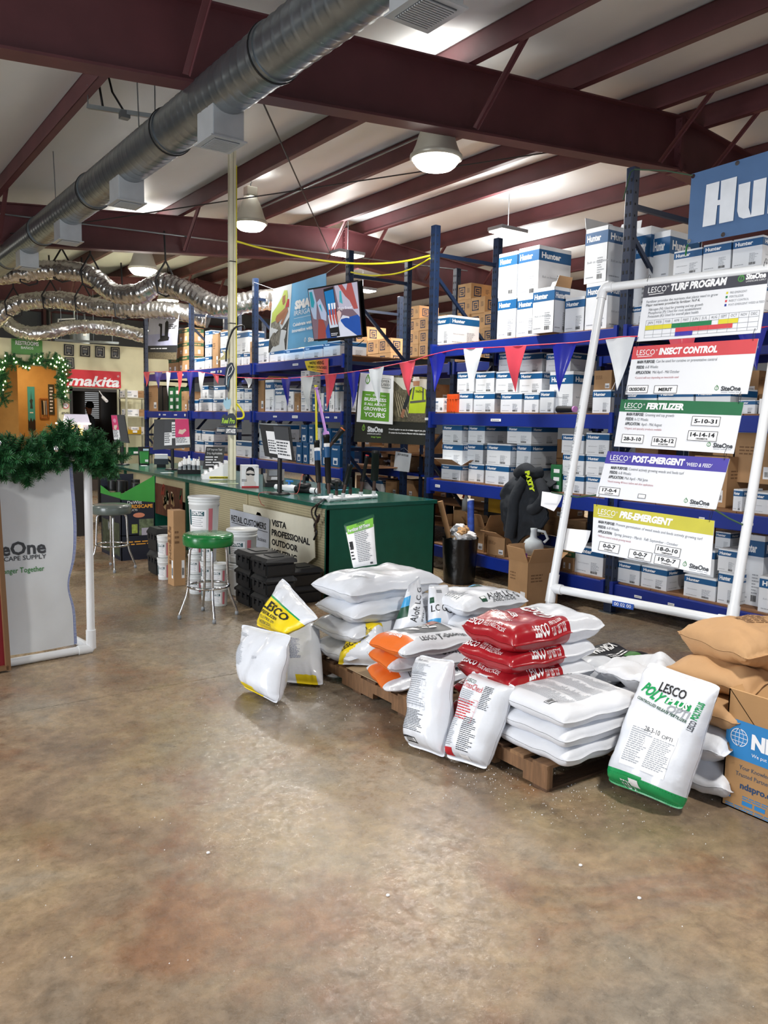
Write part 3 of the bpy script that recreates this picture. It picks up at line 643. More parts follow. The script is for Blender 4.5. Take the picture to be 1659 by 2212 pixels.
# --- middle bay behind the pole
row('b2', 3, LV[3], FX, [(H, 416, 442, 774, 0, .3), (H, 443, 457, 769, 0, .35), (H, 443, 457, 742, 1, .35), (H, 443, 457, 714, 2, .35), ('kraft', 459, 472, 722, 0, .5, {'open': True, 'flaps': 'n', 'dx': -.02}), (H, 476, 500, 748, 0, .3), (H, 511, 524, 763, 0, .3), (H, 526, 538, 763, 0, .3), ('kraft', 540, 550, 738, 0, .4), (H, 476, 500, 716, 1, .4), (H, 506, 537, 716, 1, .3)], 'top shelf behind the pole')
row('b2', 2, LV[2], FX, [(H, 407, 428, 863, 0, .3), (H, 430, 458, 861, 0, .3, {'flaps': 'b'}), (H, 460, 486, 861, 0, .3), (H, 433, 450, 833, 1, .3), (H, 462, 487, 833, 1, .35, {'open': True, 'flaps': 'R'}), (H, 510, 526, 862, 0, .3), (H, 528, 546, 862, 0, .3), (H, 510, 526, 839, 1, .3), (H, 528, 546, 840, 1, .3)], 'third shelf behind the pole')
row('b2', 1, LV[1], FX, [(H, 418, 440, 952, 0, .4), (H, 442, 460, 952, 0, .4), (H, 418, 434, 928, 1, .4, {'open': True, 'flaps': 'b'}), (H, 436, 462, 930, 1, .4), (H, 468, 490, 923, 1, .3, {'z': 1.5}), (H, 510, 545, 952, 0, .4)], 'second shelf behind the pole')
# --- far left bay
row('b3', 3, LV[3], FX, [('rain', 364, 385, 773, 0, .3), ('rain', 387, 409, 767, 0, .3), ('rain', 387, 409, 739, 1, .3), ('rain', 387, 409, 709, 2, .3), ('rain', 364, 385, 743, 1, .3)], 'top shelf of far left bay')
row('b3', 2, LV[2], FX, [('kraft', 317, 340, 833, 0, .4), ('dark', 341, 350, 834, 0, .3), ('dark', 352, 362, 836, 0, .3), ('green', 364, 375, 836, 0, .3), ('green', 377, 387, 836, 0, .3), ('kraft', 392, 404, 846, 0, .3)], 'third shelf of far left bay')
row('b3', 1, LV[1], FX, [('kraft', 341, 357, 915, 0, .3, {'z': 1.45}), ('rain', 330, 350, 944, 0, .4), ('rain', 352, 375, 940, 0, .4), ('kraft', 380, 400, 950, 0, .4)], 'second shelf of far left bay')
# --- rear rack, tan spiral-mark cartons seen through the opening
FC = 8.0
def stack(st, X, y0, z0, cols, layers, w_, d, h, where=''):
    for c in range(cols):
        for l in range(layers if not isinstance(layers, (list, tuple)) else layers[c]):
            carton(st, X+RND.uniform(-.01, .02), y0-c*(w_+.01)-w_/2, z0+.014+l*(h+.001), w_, d, h, 0, '%s, column %s, level %s, %s' % (DESC[st], ORD[c], ORD[l], where), 'cartons on the '+where)
def pallet(loc, L, W, label, rz=0., n=7, hgt=.13):
    t = thing('wooden_pallet', label, 'pallet', loc); x, y, z = loc; WD = [mat('7c5c40', .85, bump=.4, bscale=30, var=.25, stretch=(1, 8, 1)), mat('8a6848', .85, bump=.4, bscale=30, var=.25, stretch=(1, 8, 1)), mat('5d4431', .9, bump=.4, bscale=30, var=.25, stretch=(1, 8, 1))]
    for k in range(3):
        xx = x+(W-.038)*k/2; g = G()
        # stringer with two fork notches
        def st(a, b, z0, z1): g.box(xx, xx+.038, y+a, y+b, z0, z1, WD[0])
        st(0, L, .05+z, z+hgt-.016); 
        for a, b in ((0, .16), (.16+.2, L-.36), (L-.16, L)): st(a, b, z+.014, z+.05)
        g.build('stringer', t)
    m = n
    for k in range(m):
        wd = .095; yy = y+(L-wd)*k/(m-1); G().box(x-.004, x+W+.004, yy, yy+wd, z+hgt-.016, z+hgt+RND.uniform(-.001, .001), WD[k % 3]).build('deck_board', t)
    for k in range(3):
        yy = y+(L-.095)*k/2; G().box(x, x+W, yy, yy+.095, z, z+.014, WD[2]).build('bottom_board', t)
    return t
stack('s', 7.97, 10.62, LV[3]+.13, 3, [4, 3, 3], .32, .4, .2, where='rear pallet behind the television')
stack('s', 7.97, 9.38, LV[3], 3, [5, 4, 3], .30, .4, .225, where='rear rack beside the tall post')
stack('s', 7.97, 8.36, LV[3], 2, [3, 1], .32, .4, .225, where='rear rack behind right rack')
stack('s', 7.97, 12.1, LV[3], 3, [3, 2, 2], .34, .4, .24, where='rear rack above the blue banner')
stack('s', 7.97, 14.9, LV[3], 4, [2, 3, 2, 2], .34, .4, .24, where='rear rack behind the pole')
for z, nm in ((LV[2], 'third'), (LV[1], 'second'), (LV[0], 'lowest')):
    stack('s' if z > 1 else 'kraft', 7.97, 9.3, z, 7, [1, 2, 1, 2, 1, 2, 1], .36, .4, .24, where=nm+' shelf of rear rack')
    stack('kraft', 7.97, 6.5, z, 6, [2, 2, 1, 2, 2, 1], .38, .4, .24, nm+' rear shelf behind signs')
    stack('kraft', 7.97, 12.0, z, 5, [2, 1, 2, 1, 2], .40, .4, .24, nm+' rear shelf left of aisle')
# ================= OFFICE BLOCK BEHIND =================
YO = 19.0
def wx(px, py=850): return onY(px, py, YO).x
xa, xb, xc, xd, xe, xf = wx(-260), wx(-70), wx(126), wx(150), wx(259), wx(420)
ZT = 3.36; ZO = 2.80; ZD = 2.36
g = G()
g.box(xa, xb, YO, YO+.15, 0, ZT, CREAM); g.box(xb, xc, YO, YO+.15, ZO, ZT, CREAM); g.box(xc, xd, YO, YO+.15, 0, ZT, CREAM); g.box(xd, xe, YO, YO+.15, ZD, ZT, CREAM); g.box(xe, xf, YO, YO+.15, 0, ZT, CREAM)
g.build('wall_office', kind='structure')
g = G(); g.box(xa, xf, YO+.15, YO+5.2, ZT-.08, ZT, CREAM); g.build('ceiling_office', kind='structure')
xh = onY(38, 900, YO+1.6).x
g = G(); g.box(xb-.5, xc+.9, YO+2.9, YO+3.0, 0, ZT-.08, OCHRE); g.box(xb-.5, xh, YO+1.5, YO+1.6, 0, ZT-.08, OCHRE); xr_ = onY(138, 900, YO+2.9).x; xs_ = onY(138, 900, YO+.15).x; g.slab((xs_, YO+.15, 0), (xr_, YO+2.9, 0), (xr_, YO+2.9, ZT-.08), (xs_, YO+.15, ZT-.08), .02, OCHRE)
g.build('wall_hallway', kind='structure')
lamp('hall_light', ((xh+xc)/2, YO+1.9, 3.2), (0, 0, 0), .25, 15, (1, .86, .62))
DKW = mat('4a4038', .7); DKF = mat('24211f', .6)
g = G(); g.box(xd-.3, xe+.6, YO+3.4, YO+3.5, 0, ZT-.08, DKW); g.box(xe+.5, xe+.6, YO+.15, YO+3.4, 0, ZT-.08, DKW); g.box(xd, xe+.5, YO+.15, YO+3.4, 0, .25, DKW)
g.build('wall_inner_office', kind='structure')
t = thing('door_1', None, None, (xd, YO, 0), kind='structure'); g = G()
g.box(xd, xd+.06, YO-.03, YO+.18, 0, ZD, DKF); g.box(xe-.06, xe, YO-.03, YO+.18, 0, ZD, DKF); g.box(xd, xe, YO-.03, YO+.18, ZD-.07, ZD, DKF); g.build('door_frame', t)
G().box(xd+.08, xd+.12, YO+.2, YO+1.0, .25, ZD-.1, mat('5a3b2c', .5)).build('door_leaf', t)
t = thing('window_blind', 'white slatted blind on the window inside the dark office doorway', 'blind', (xd+.5, YO+3.3, 1.2))
a = onY(183, 846, YO+3.35); b = onY(213, 905, YO+3.35)
for k in range(14):
    z = a.z-(a.z-b.z)*(k+.5)/14; G().box(a.x, b.x, YO+3.3, YO+3.34, z-.012, z+.012, mat('e8ecef', .5, emis=.25)).build('slat', t)
# signs on the office wall
def wallq(x0, y0, x1, y1, Y=YO, d=.03): a = onY(x0, y0, Y-d); b = onY(x1, y1, Y-d); return a.x, b.x, b.z, a.z
EX, EZ = V((1, 0, 0)), V((0, 0, 1))
l, r, zb, zt = wallq(25, 731, 92, 768); SG = mat('4b8b3b', .5)
t = thing('restroom_sign', 'green restrooms sign on the cream office wall, above the lit garland', 'sign', (l, YO-.03, zb))
G().bbox(l, r, YO-.03, YO-.002, zb, zt, SG, .003).build('panel', t)
G().text('RESTROOMS', (zt-zb)*.26, (l+(r-l)*.5, YO-.031, zb+(zt-zb)*.62), EX, EZ, LBL, 'C', fit=(r-l)*.76, bold=.03).text('BAÑOS', (zt-zb)*.17, (l+(r-l)*.5, YO-.031, zb+(zt-zb)*.36), EX, EZ, LBL, 'C').text('SiteOne', (zt-zb)*.07, (r-.05, YO-.031, zb+.02), EX, EZ, LBL, 'R').build('lettering', t)
l, r, zb, zt = wallq(142, 797, 261, 839); MR = mat('d01f2b', .45)
t = thing('tool_brand_sign', 'red tool maker sign with white slanted lettering above the office door', 'sign', (l, YO-.05, zb))
G().bbox(l, r, YO-.05, YO-.002, zb, zt, MR, .003).build('panel', t)
G().text('makita', (zt-zb)*.58, (l+.05, YO-.052, zb+.03), EX, EZ, LBL, fit=(r-l)*.97-.05, bold=.03, shear=.25, off=.002).text('®', .05, (r-.09, YO-.052, zb+(zt-zb)*.65), EX, EZ, LBL).build('lettering', t)
for k, (x0, y0, x1, y1, rz_) in enumerate([(138, 743, 160, 769, .03), (173, 745.5, 195, 771, .03), (205.5, 747, 227, 773, .02), (239.5, 749, 259, 775, 0), (140, 771, 161, 797, -.04)]):
    l, r, zb, zt = wallq(x0, y0, x1, y1); t = thing('award_plaque', ['black award plaque, leftmost in the top row on the office wall', 'black award plaque, second from the left in the top row', 'black award plaque, third from the left in the top row', 'black award plaque, rightmost in the top row', 'black award plaque just above the red sign, below the others'][k], 'plaque', ((l+r)/2, YO-.03, zb), 'award plaques on the office wall')
    g = G(); g.T = Matrix.Translation(((l+r)/2, YO-.03, (zb+zt)/2)) @ Matrix.Rotation(rz_, 4, 'Y'); w_, h_ = (r-l)/2, (zt-zb)/2
    g.bbox(-w_, w_, 0, .02, -h_, h_, BLACK, .004); g.build('board', t); g2 = G(); g2.T = g.T
    GO = mat('c9c3ae', .4)
    for q in ((-.72, -.66, -.8, .8), (.66, .72, -.8, .8), (-.72, .72, -.8, -.74), (-.72, .72, .74, .8)): g2.box(w_*q[0], w_*q[1], -.002, 0, h_*q[2], h_*q[3], GO)
    g2.fine((-w_*.45, -.002, h_*.2), EX, EZ, w_*.9, h_*.35, 2, GO, .1, 2, k); g2.fine((-w_*.45, -.002, -h_*.35), EX, EZ, w_*.9, h_*.45, 4, GREY, .2, 4, k); g2.box(-w_*.15, w_*.15, -.002, 0, -h_*.65, -h_*.5, GO); g2.build('engraving', t)
l, r, zb, zt = wallq(136, 870, 148, 882); c = V(((l+r)/2, YO-.03, (zb+zt)/2)); t = thing('no_smoking_sign', 'round red no smoking sign beside the office door', 'sign', c)
g = G(); R0 = .07; g.poly([(R0*math.cos(a*PI/12), R0*math.sin(a*PI/12)) for a in range(24)], EX, EZ, c, .003, LBL)
for a in range(24):
    p, q = a*PI/12, (a+1)*PI/12; g.quad(*[c+V((rr*math.cos(s), -.002, rr*math.sin(s))) for rr, s in ((R0*.82, p), (R0, p), (R0, q), (R0*.82, q))], MR)
g.bar(c+V((-.04, -.003, .04)), c+V((.04, -.003, -.04)), .012, .002, MR); g.bar(c+V((-.035, -.002, 0)), c+V((.03, -.002, -.005)), .012, .002, INK); g.build('disc', t)
g = G(); g.fine(c+V((-.09, 0, -.2)), EX, EZ, .18, .06, 2, INK, .2, 2, 3); g.build('caption', t)
# hallway posters
Yh = YO+2.88
def hq(x0, y0, x1, y1, Y=Yh): a = onY(x0, y0, Y); b = onY(x1, y1, Y); return a.x, b.x, b.z, a.z
l, r, zb, zt = hq(59, 835, 77, 930); t = thing('tall_poster', 'tall teal landscape poster on the yellow hallway wall', 'poster', (l, Yh, zb))
G().box(l, r, Yh, Yh+.015, zb, zt, mat('3f9a94', .6)).build('sheet', t); g = G(); W_ = r-l; H_ = zt-zb
g.poly([(0, 0), (W_, 0), (W_, .22*H_), (.8*W_, .28*H_), (.6*W_, .2*H_), (.4*W_, .3*H_), (.2*W_, .2*H_), (0, .26*H_)], EX, EZ, (l, Yh-.002, zb), .001, mat('2b2016', .6))
g.poly([(.3*W_, .5*H_), (.7*W_, .5*H_), (.62*W_, .62*H_), (.72*W_, .7*H_), (.55*W_, .72*H_), (.5*W_, .92*H_), (.44*W_, .72*H_), (.26*W_, .68*H_), (.38*W_, .6*H_)], EX, EZ, (l, Yh-.002, zb), .001, mat('2d3b33', .6)); g.fine((l+W_*.25, Yh-.002, zb+.38*H_), EX, EZ, W_*.5, H_*.06, 1, LBL); g.build('print', t)
l, r, zb, zt = hq(104, 830, 118, 896); t = thing('menu_board', 'narrow dark lettered board at the right of the hallway', 'sign', (l, Yh, zb)); G().box(l, r, Yh, Yh+.02, zb, zt, mat('3a3a28', .6)).build('board', t); G().fine((l+.03, Yh-.002, zb+.05), EX, EZ, r-l-.06, zt-zb-.1, 8, LBL, .3, 2, 4).build('lettering', t)
l, r, zb, zt = hq(86, 861, 104, 903); t = thing('wooden_rack', 'small wooden wall rack with tools in the hallway', 'rack', (l, Yh, zb)); WO = mat('a5662c', .6)
for a, b in (((l, Yh, zb), (l, Yh, zt)), ((r, Yh, zb), (r, Yh, zt)), ((l, Yh, zb), (r, Yh, zb)), ((l, Yh, zt), (r, Yh, zt))): G().bar(a, b, .03, .03, WO).build('rail', t)
for k in range(3): x = l+(r-l)*(k+1)/4; G().tube([(x, Yh-.02, zt-.05), (x+.01, Yh-.02, zb+.08)], .018, [BLACK, mat('c7b99a', .6), GREY][k], 6).build('tool', t)
for k in range(3): l, r, zb, zt = hq(-2, 858+k*16, 6, 865+k*16); t = tag(G().box(l, r, Yh-1.32, Yh-1.3, zb, zt, INK).build('wall_plate', loc=(l, Yh-1.32, zb)), 'small black plate on the hallway wall, %s from the top' % ORD[k], 'plate', 'black plates at the left edge')
# water heater, pipe, strut rail above the office ceiling
c = onY(172, 735, YO+1.2); t = thing('water_heater', 'grey water heater tank standing on the office roof', 'water heater', (c.x, YO+1.2, ZT+.06)); c = V((c.x, YO+1.2, ZT+.06))
G().lathe([(0, 0), (.22, 0), (.225, .03), (.225, .5), (.21, .54), (0, .56)], mat('8e969b', .4, .2), c, 28).build('tank', t)
G().box(c.x-.3, c.x+.3, YO+.9, YO+1.5, ZT, ZT+.06, PLY).build('base_board', t)
G().tube([c+V((-.12, 0, .5)), c+V((-.12, 0, .95)), c+V((.12, 0, .97)), c+V((.12, 0, .5))], .025, GALV, 8).tube([c+V((-.12, -.1, .6)), c+V((-.5, -.1, .55)), c+V((-.55, -.1, .1))], .02, PVC, 8).build('pipework', t)
G().box(c.x+.02, c.x+.1, c.y-.228, c.y-.222, c.z+.2, c.z+.4, LBL).build('rating_label', t)
a = onY(118, 734, YO+.4); b = onY(256, 741, YO+.4); g = G(); g.bar(a, b, .05, .05, GALV)
for q in (.1, .35, .6, .9): p = a.lerp(b, q); g.tube([p, V((p.x, p.y, 4.6))], .006, GALV, 6)
g.build('strut_channel', loc=a, label='long horizontal strut hung on rods above the office wall', cat='bracket')
a = onY(105, 700, YO+1); tag(G().tube([V((a.x, a.y, ZT)), V((a.x, a.y, ZT+.9)), V((a.x+.5, a.y, ZT+1.0)), V((a.x+1.2, a.y, ZT+1.25))], .05, BLACK, 10).build('vent_pipe', loc=V((a.x, a.y, ZT))), 'black vent pipe rising from the office roof, left of the heater', 'pipe')
# security camera over the door
c = onY(222, 858, YO-.25); t = thing('security_camera', 'white security camera above the office door', 'camera', c); G().tube([c, c+V((.03, -.2, -.09))], .035, LBL, 12).build('body', t); G().tube([c+V((0, 0, .02)), c+V((-.02, .2, .14))], .012, LBL, 6).build('arm', t)
# grey metal shelving against the wall
SH = mat('b9b8a0', .5); x0 = onY(268, 850, 18.3).x; x1 = onY(312, 850, 18.3).x+.1
t = thing('metal_shelving', 'beige perforated metal shelving against the office wall', 'shelf', (x0, 18.2, 0))
for x in (x0, x1):
    for y in (18.15, 18.75):
        G().box(x-.02, x+.02, y-.02, y+.02, 0, 2.35, SH).build('post', t)
for z in (.35, .85, 1.32, 1.72, 2.14): G().box(x0, x1, 18.15, 18.75, z, z+.025, SH).build('shelf_board', t)
for k, (q, z, st, w_) in enumerate([(.25, 2.166, 'white', .35), (.7, 2.166, 'kraft', .3), (.3, 1.746, 'white', .3), (.75, 1.746, 'kraft', .25), (.5, 1.346, 'white', .3)]):
    carton(st, x0+(x1-x0)*q-.15, 18.4, z, w_, .3, .16, 0, '%s on beige metal shelving, %s of five' % (DESC[st], ORD[k]), 'boxes on the metal shelving')
for k, (q, z, c_) in enumerate([(.3, 1.346, 'd0a51f'), (.32, .876, '1f6b40'), (.75, .876, '1f6b40')]):
    bx_ = x0+(x1-x0)*q; t = thing('storage_bin', '%s plastic storage bin on the beige shelving, %s' % ('yellow' if k == 0 else 'green', ['middle shelf', 'lower shelf left', 'lower shelf right'][k]), 'bin', (bx_, 18.1, z)); BM = mat(c_, .4)
    g = G(); w_ = .15; g.box(bx_-w_, bx_+w_, 18.12, 18.5, z, z+.01, BM); g.box(bx_-w_, bx_-w_+.008, 18.12, 18.5, z, z+.16, BM); g.box(bx_+w_-.008, bx_+w_, 18.12, 18.5, z, z+.16, BM); g.box(bx_-w_, bx_+w_, 18.49, 18.5, z, z+.16, BM); g.slab((bx_-w_, 18.1, z+.09), (bx_-w_, 18.12, z), (bx_+w_, 18.12, z), (bx_+w_, 18.1, z+.09), .008, BM); g.build('tub', t); G().box(bx_-.05, bx_+.05, 18.095, 18.1, z+.03, z+.08, LBL).build('label_card', t)

# ---------------- a person ----------------
def skin(name, pts, edges, radii, m, parent, base, sub=2):
    me = bpy.data.meshes.new(name); me.from_pydata([tuple(V(p)) for p in pts], edges, []); o = bpy.data.objects.new(name, me); sc.collection.objects.link(o)
    sk = o.modifiers.new('skin', 'SKIN'); sk.use_smooth_shade = True
    if not me.skin_vertices: 
        bm = bmesh.new(); bm.from_mesh(me); bm.verts.layers.skin.verify(); bm.to_mesh(me); bm.free()
    for v, r in zip(me.skin_vertices[0].data, radii): v.radius = (r, r) if not isinstance(r, tuple) else r
    me.skin_vertices[0].data[0].use_root = True
    s2 = o.modifiers.new('sub', 'SUBSURF'); s2.levels = s2.render_levels = sub
    dg = bpy.context.evaluated_depsgraph_get(); nm = bpy.data.meshes.new_from_object(o.evaluated_get(dg)); bpy.data.objects.remove(o)
    nm.materials.clear(); nm.materials.append(m); nm.polygons.foreach_set('use_smooth', [True]*len(nm.polygons)); nm.update()
    n = bpy.data.objects.new(name, nm); sc.collection.objects.link(n); n.parent = parent; return n
c = onY(193, 900, 20.4); t = thing('person', 'person in dark jacket seen in profile through the office doorway', 'person', (c.x, 20.4, .252))
CL = mat('191c22', .8); SKN = mat('a5694a', .6)
B = [(0, 0, .95), (0, 0, 1.15), (0, 0, 1.4), (0, 0, 1.52), (.0, -.18, 1.42), (.02, -.24, 1.15), (-.16, -.2, .98), (0, .18, 1.42), (.02, .24, 1.15), (-.16, .2, .98), (0, -.09, .9), (0, -.1, .5), (0.02, -.1, .08), (-.12, -.1, .04), (0, .09, .9), (0, .1, .5), (.02, .1, .08), (-.12, .1, .04)]
skin('body', B, [(0, 1), (1, 2), (2, 3), (2, 4), (4, 5), (5, 6), (2, 7), (7, 8), (8, 9), (0, 10), (10, 11), (11, 12), (12, 13), (0, 14), (14, 15), (15, 16), (16, 17)], [.15, .14, .15, .07, .07, .05, .04, .07, .05, .04, .1, .065, .045, .04, .1, .065, .045, .04], CL, t, None)
hd = [(0, 0, 1.5), (0, 0, 1.58), (-.01, 0, 1.66), (-.005, 0, 1.74)]
skin('head', hd, [(0, 1), (1, 2), (2, 3)], [.055, .06, (.09, .08), (.085, .075)], SKN, t, None)
g = G(); g.T = Matrix.Translation((0, 0, 0)); g.lathe([(.0, .105), (.06, .09), (.095, .03), (.1, -.03), (.09, -.07)], mat('17110d', .8), (.015, 0, 1.74), 14); o = g.build('hair'); o.parent = t
g = G(); g.add([(-.1, 0, 1.69), (-.125, 0, 1.655), (-.09, .018, 1.65), (-.09, -.018, 1.65)], [(0, 1, 2), (0, 3, 1), (1, 3, 2)], SKN, True); o = g.build('nose'); o.parent = t
for s in (-1, 1):
    g = G(); g.lathe([(0, .01), (.01, .005), (.012, 0), (.01, -.005), (0, -.01)], INK, (-.085, s*.035, 1.70), 8); o = g.build('eye'); o.parent = t
    h = [(-.16, s*.2, .98), (-.2, s*.19, .93)]; skin('hand', h+[(-.25, s*.2-.03, .9), (-.26, s*.2-.01, .89), (-.26, s*.2+.01, .89), (-.25, s*.2+.03, .9), (-.2, s*.14, .9)], [(0, 1), (1, 2), (1, 3), (1, 4), (1, 5), (1, 6)], [.03, .03, .009, .009, .009, .009, .011], SKN, t, None, 1)

# ================= SALES COUNTER =================
CX0, CX1, CY0, CY1, CT = 4.0, 5.33, 6.52, 13.6, .945
t = thing('sales_counter', 'long green sales counter with pegboard front', 'counter', (CX0, CY0, 0)); COUNTER = t
TOPM = mat('14584a', .22, var=.14, scale=7, coat=.3)
G().bbox(CX0-.025, CX1+.01, CY0-.02, CY1, CT-.04, CT, TOPM, .004).build('worktop', t)
G().box(CX0, CX1, CY0, CY0+.02, 0, CT-.04, GREEN).build('end_panel', t)
PEG = mat('b3a988', .7, var=.04)
YP = 10.07
for a, b in ((CY0+.04, 8.28), (8.31, YP-.03), (YP+.03, 11.3), (11.36, 12.6), (12.66, CY1)):
    G().box(CX0+.025, CX0+.035, a, b, .0 if a < YP else .62, CT-.05, PEG).build('pegboard_panel', t)
g = G()
y = CY0+.07
while y < YP-.05:
    z = .1
    while z < CT-.07:
        if abs(y-8.295) > .03: g.quad((CX0+.0245, y+.004, z-.004), (CX0+.0245, y-.004, z-.004), (CX0+.0245, y-.004, z+.004), (CX0+.0245, y+.004, z+.004), INK)
        z += .0254
    y += .0254
tag(g.build('peg_hole', t), kind='stuff')
for y in (YP, 11.33, 12.63): G().box(CX0-.01, CX0+.4, y-.02, y+.02, 0, CT-.04, GREEN).build('divider_panel', t)
G().box(CX0+.01, CX0+.03, 8.28, 8.31, 0, CT-.05, PEG).build('joint_strip', t)
G().box(CX0, CX0+.025, CY0, CY0+.045, 0, CT-.05, GREEN).build('corner_strip', t)
G().box(CX0+.38, CX0+.4, YP, CY1, 0, CT-.05, mat('3a3027', .8)).build('back_panel', t)
G().box(CX1-.02, CX1, CY0, CY1, 0, CT-.04, GREEN).build('back_panel', t)
# the two placards leaning on the pegboard
def board(name, label, cat, pts, X, th, m, tilt=0.):
    """pts: pixel outline in the plane X (listed round the edge)."""
    P = [onX(x, y, X) for x, y in pts]; o = V((X, P[0].y, min(p.z for p in P))); g = G()
    loc = [(o.y-p.y, p.z-o.z) for p in P]; t = thing(name, label, cat, o); g.poly(loc, (0, -1, 0), (0, 0, 1), o, th, m); g.build('panel', t); return t, o, loc
EY = V((0, -1, 0))
t, o, _ = board('lighting_placard', 'cream placard with black outdoor lighting lettering, leaning on the pegboard', 'sign', [(625, 1238), (528, 1170), (525, 1089), (677, 1121), (679, 1205), (663, 1218), (661, 1227)], CX0-.03, .012, mat('d8d5c3', .55))
g = G()
for k, s in enumerate(('VISTA', 'PROFESSIONAL', 'OUTDOOR', 'LIGHTING')):
    p = onX(587, 1134.5+k*20.6, CX0-.03); g.text(s, .062, p, EY, EZ, INK, bold=.04, off=.0018, fit=p.y-onX([619, 670, 644, 642][k], 1150, CX0-.03).y)
g.build('lettering', t)
p = onX(553, 1112, CX0-.03); G().poly([(0, 0), (.14, 0), (.1, .03), (.03, .035)], EY, EZ, p, .001, INK).build('logo_mark', t)
t, o, _ = board('retail_placard', 'grey placard addressed to retail customers, overlapping the cream one', 'sign', [(497, 1197), (497, 1099), (577, 1119), (580, 1122), (579, 1199)], CX0-.055, .01, mat('b9c0cc', .4))
g = G(); g.text('RETAIL CUSTOMERS', .068, onX(500, 1124.5, CX0-.055), EY, EZ, INK, bold=.02, fit=onX(500, 1124, CX0-.055).y-onX(575, 1140, CX0-.055).y, off=.0018); g.bar(onX(500, 1128, CX0-.0565), onX(578, 1150, CX0-.0565), .001, .006, INK)
g.text('Our business', .05, onX(579, 1173, CX0-.055), EY, EZ, INK, 'R', fit=.30, off=.0018) if False else g.text('your business', .045, onX(575, 1172, CX0-.055), EY, EZ, INK, 'R', fit=.34, off=.0018); g.text('important to us.', .045, onX(575, 1193, CX0-.055), EY, EZ, INK, 'R', fit=.42, off=.0018); g.build('lettering', t)
# photo poster and green strip in the next bay
a = onX(328, 1044, CX0+.02); b = onX(398, 1150, CX0+.02); t = thing('photo_poster', 'brown and red photo poster in the bay under the counter', 'poster', (CX0+.36, b.y, .35))
G().box(CX0+.02, CX0+.03, b.y+.06, a.y, .36, .80, mat('5b2f22', .5, var=.5, scale=14, stretch=(1, 3, .6))).build('sheet', t)
g = G()
for k in range(16):
    y = RND.uniform(b.y+.1, a.y-.1); z = RND.uniform(.42, .74); c_ = RND.choice(['7c4a32', 'b89a70', '2f4a2c', '8a2f22', 'd8c9ab']); g.T = Matrix.Translation((CX0+.019, y, z)) @ Matrix.Rotation(RND.uniform(-.5, .5), 4, 'X'); g.box(-.001, 0, -RND.uniform(.02, .06), .03, -RND.uniform(.04, .1), .07, mat(c_, .6, var=.3, scale=20))
g.build('print', t)

# ---------------- bar stools ----------------
def stool(loc, label, cm, sr=.218, H_=.755, patt=False):
    t = thing('bar_stool', label, 'stool', (0, 0, 0), 'chrome bar stools at the counter'); S = H_
    G().lathe([(0, S), (sr*.8, S-.004), (sr*.97, S-.012), (sr, S-.03), (sr*1.01, S-.06), (sr*.99, S-.1), (sr*.95, S-.112), (0, S-.112)], cm, seg=40).build('seat', t)
    tag(G().lathe([(sr*1.0, S-.026), (sr*1.018, S-.032), (sr*1.0, S-.038)], cm, seg=40).build('piping', t))
    if patt:
        g = G(); WP = mat('9fc3a4', .25)
        for k in range(260):
            a = RND.uniform(0, 2*PI); q = sr*.86*math.sqrt(RND.random()); x, y = q*math.cos(a), q*math.sin(a); s = .008; z = S+.0012-(.004*(q/sr)**2)-(.008*max(0, q/sr-.75)); d_ = RND.uniform(0, PI)
            g.add([(x+s*math.cos(d_), y+s*math.sin(d_), z), (x+s*.4*math.cos(d_+1.6), y+s*.4*math.sin(d_+1.6), z), (x-s*math.cos(d_), y-s*math.sin(d_), z), (x-s*.4*math.cos(d_+1.6), y-s*.4*math.sin(d_+1.6), z)], [(0, 1, 2, 3)], WP)
        tag(g.build('seat_pattern', t), kind='stuff')
    for k in range(4):
        a = k*PI/2; c, s = math.cos(a), math.sin(a)
        pr = [(.02, S-.118), (.11, S-.118), (.14, S-.125), (.158, S-.15), (.163, S-.2), (.172, .33), (.176, .27), (.19, .2), (.235, .08), (.25, .045), (.252, .02)]
        P = []
        for i in range(len(pr)-1):
            for q in range(4): P.append((pr[i][0]+(pr[i+1][0]-pr[i][0])*q/4, pr[i][1]+(pr[i+1][1]-pr[i][1])*q/4))
        P.append(pr[-1]); G().tube([(r*c, r*s, z) for r, z in P], .0115, CHROME, 12).build('leg', t)
        G().lathe([(.0, 0), (.016, 0), (.017, .03), (.012, .034)], GREY, (.252*c, .252*s, 0), 12).build('foot_cap', t)
    G().tube([(.178*math.cos(i*PI/24), .178*math.sin(i*PI/24), .285) for i in range(49)], .0115, CHROME, 12, caps=False).build('foot_ring', t)
    t.location = loc; t.rotation_euler = (0, 0, math.radians(78)); return t
stool((2.79, 6.53, 0), 'chrome bar stool with green patterned seat, in front of the buckets', mat('157a3a', .25, coat=.4), patt=True)
stool((2.75, 9.17, 0), 'chrome bar stool with plain grey seat, beside the green display', mat('59635f', .3, coat=.4))

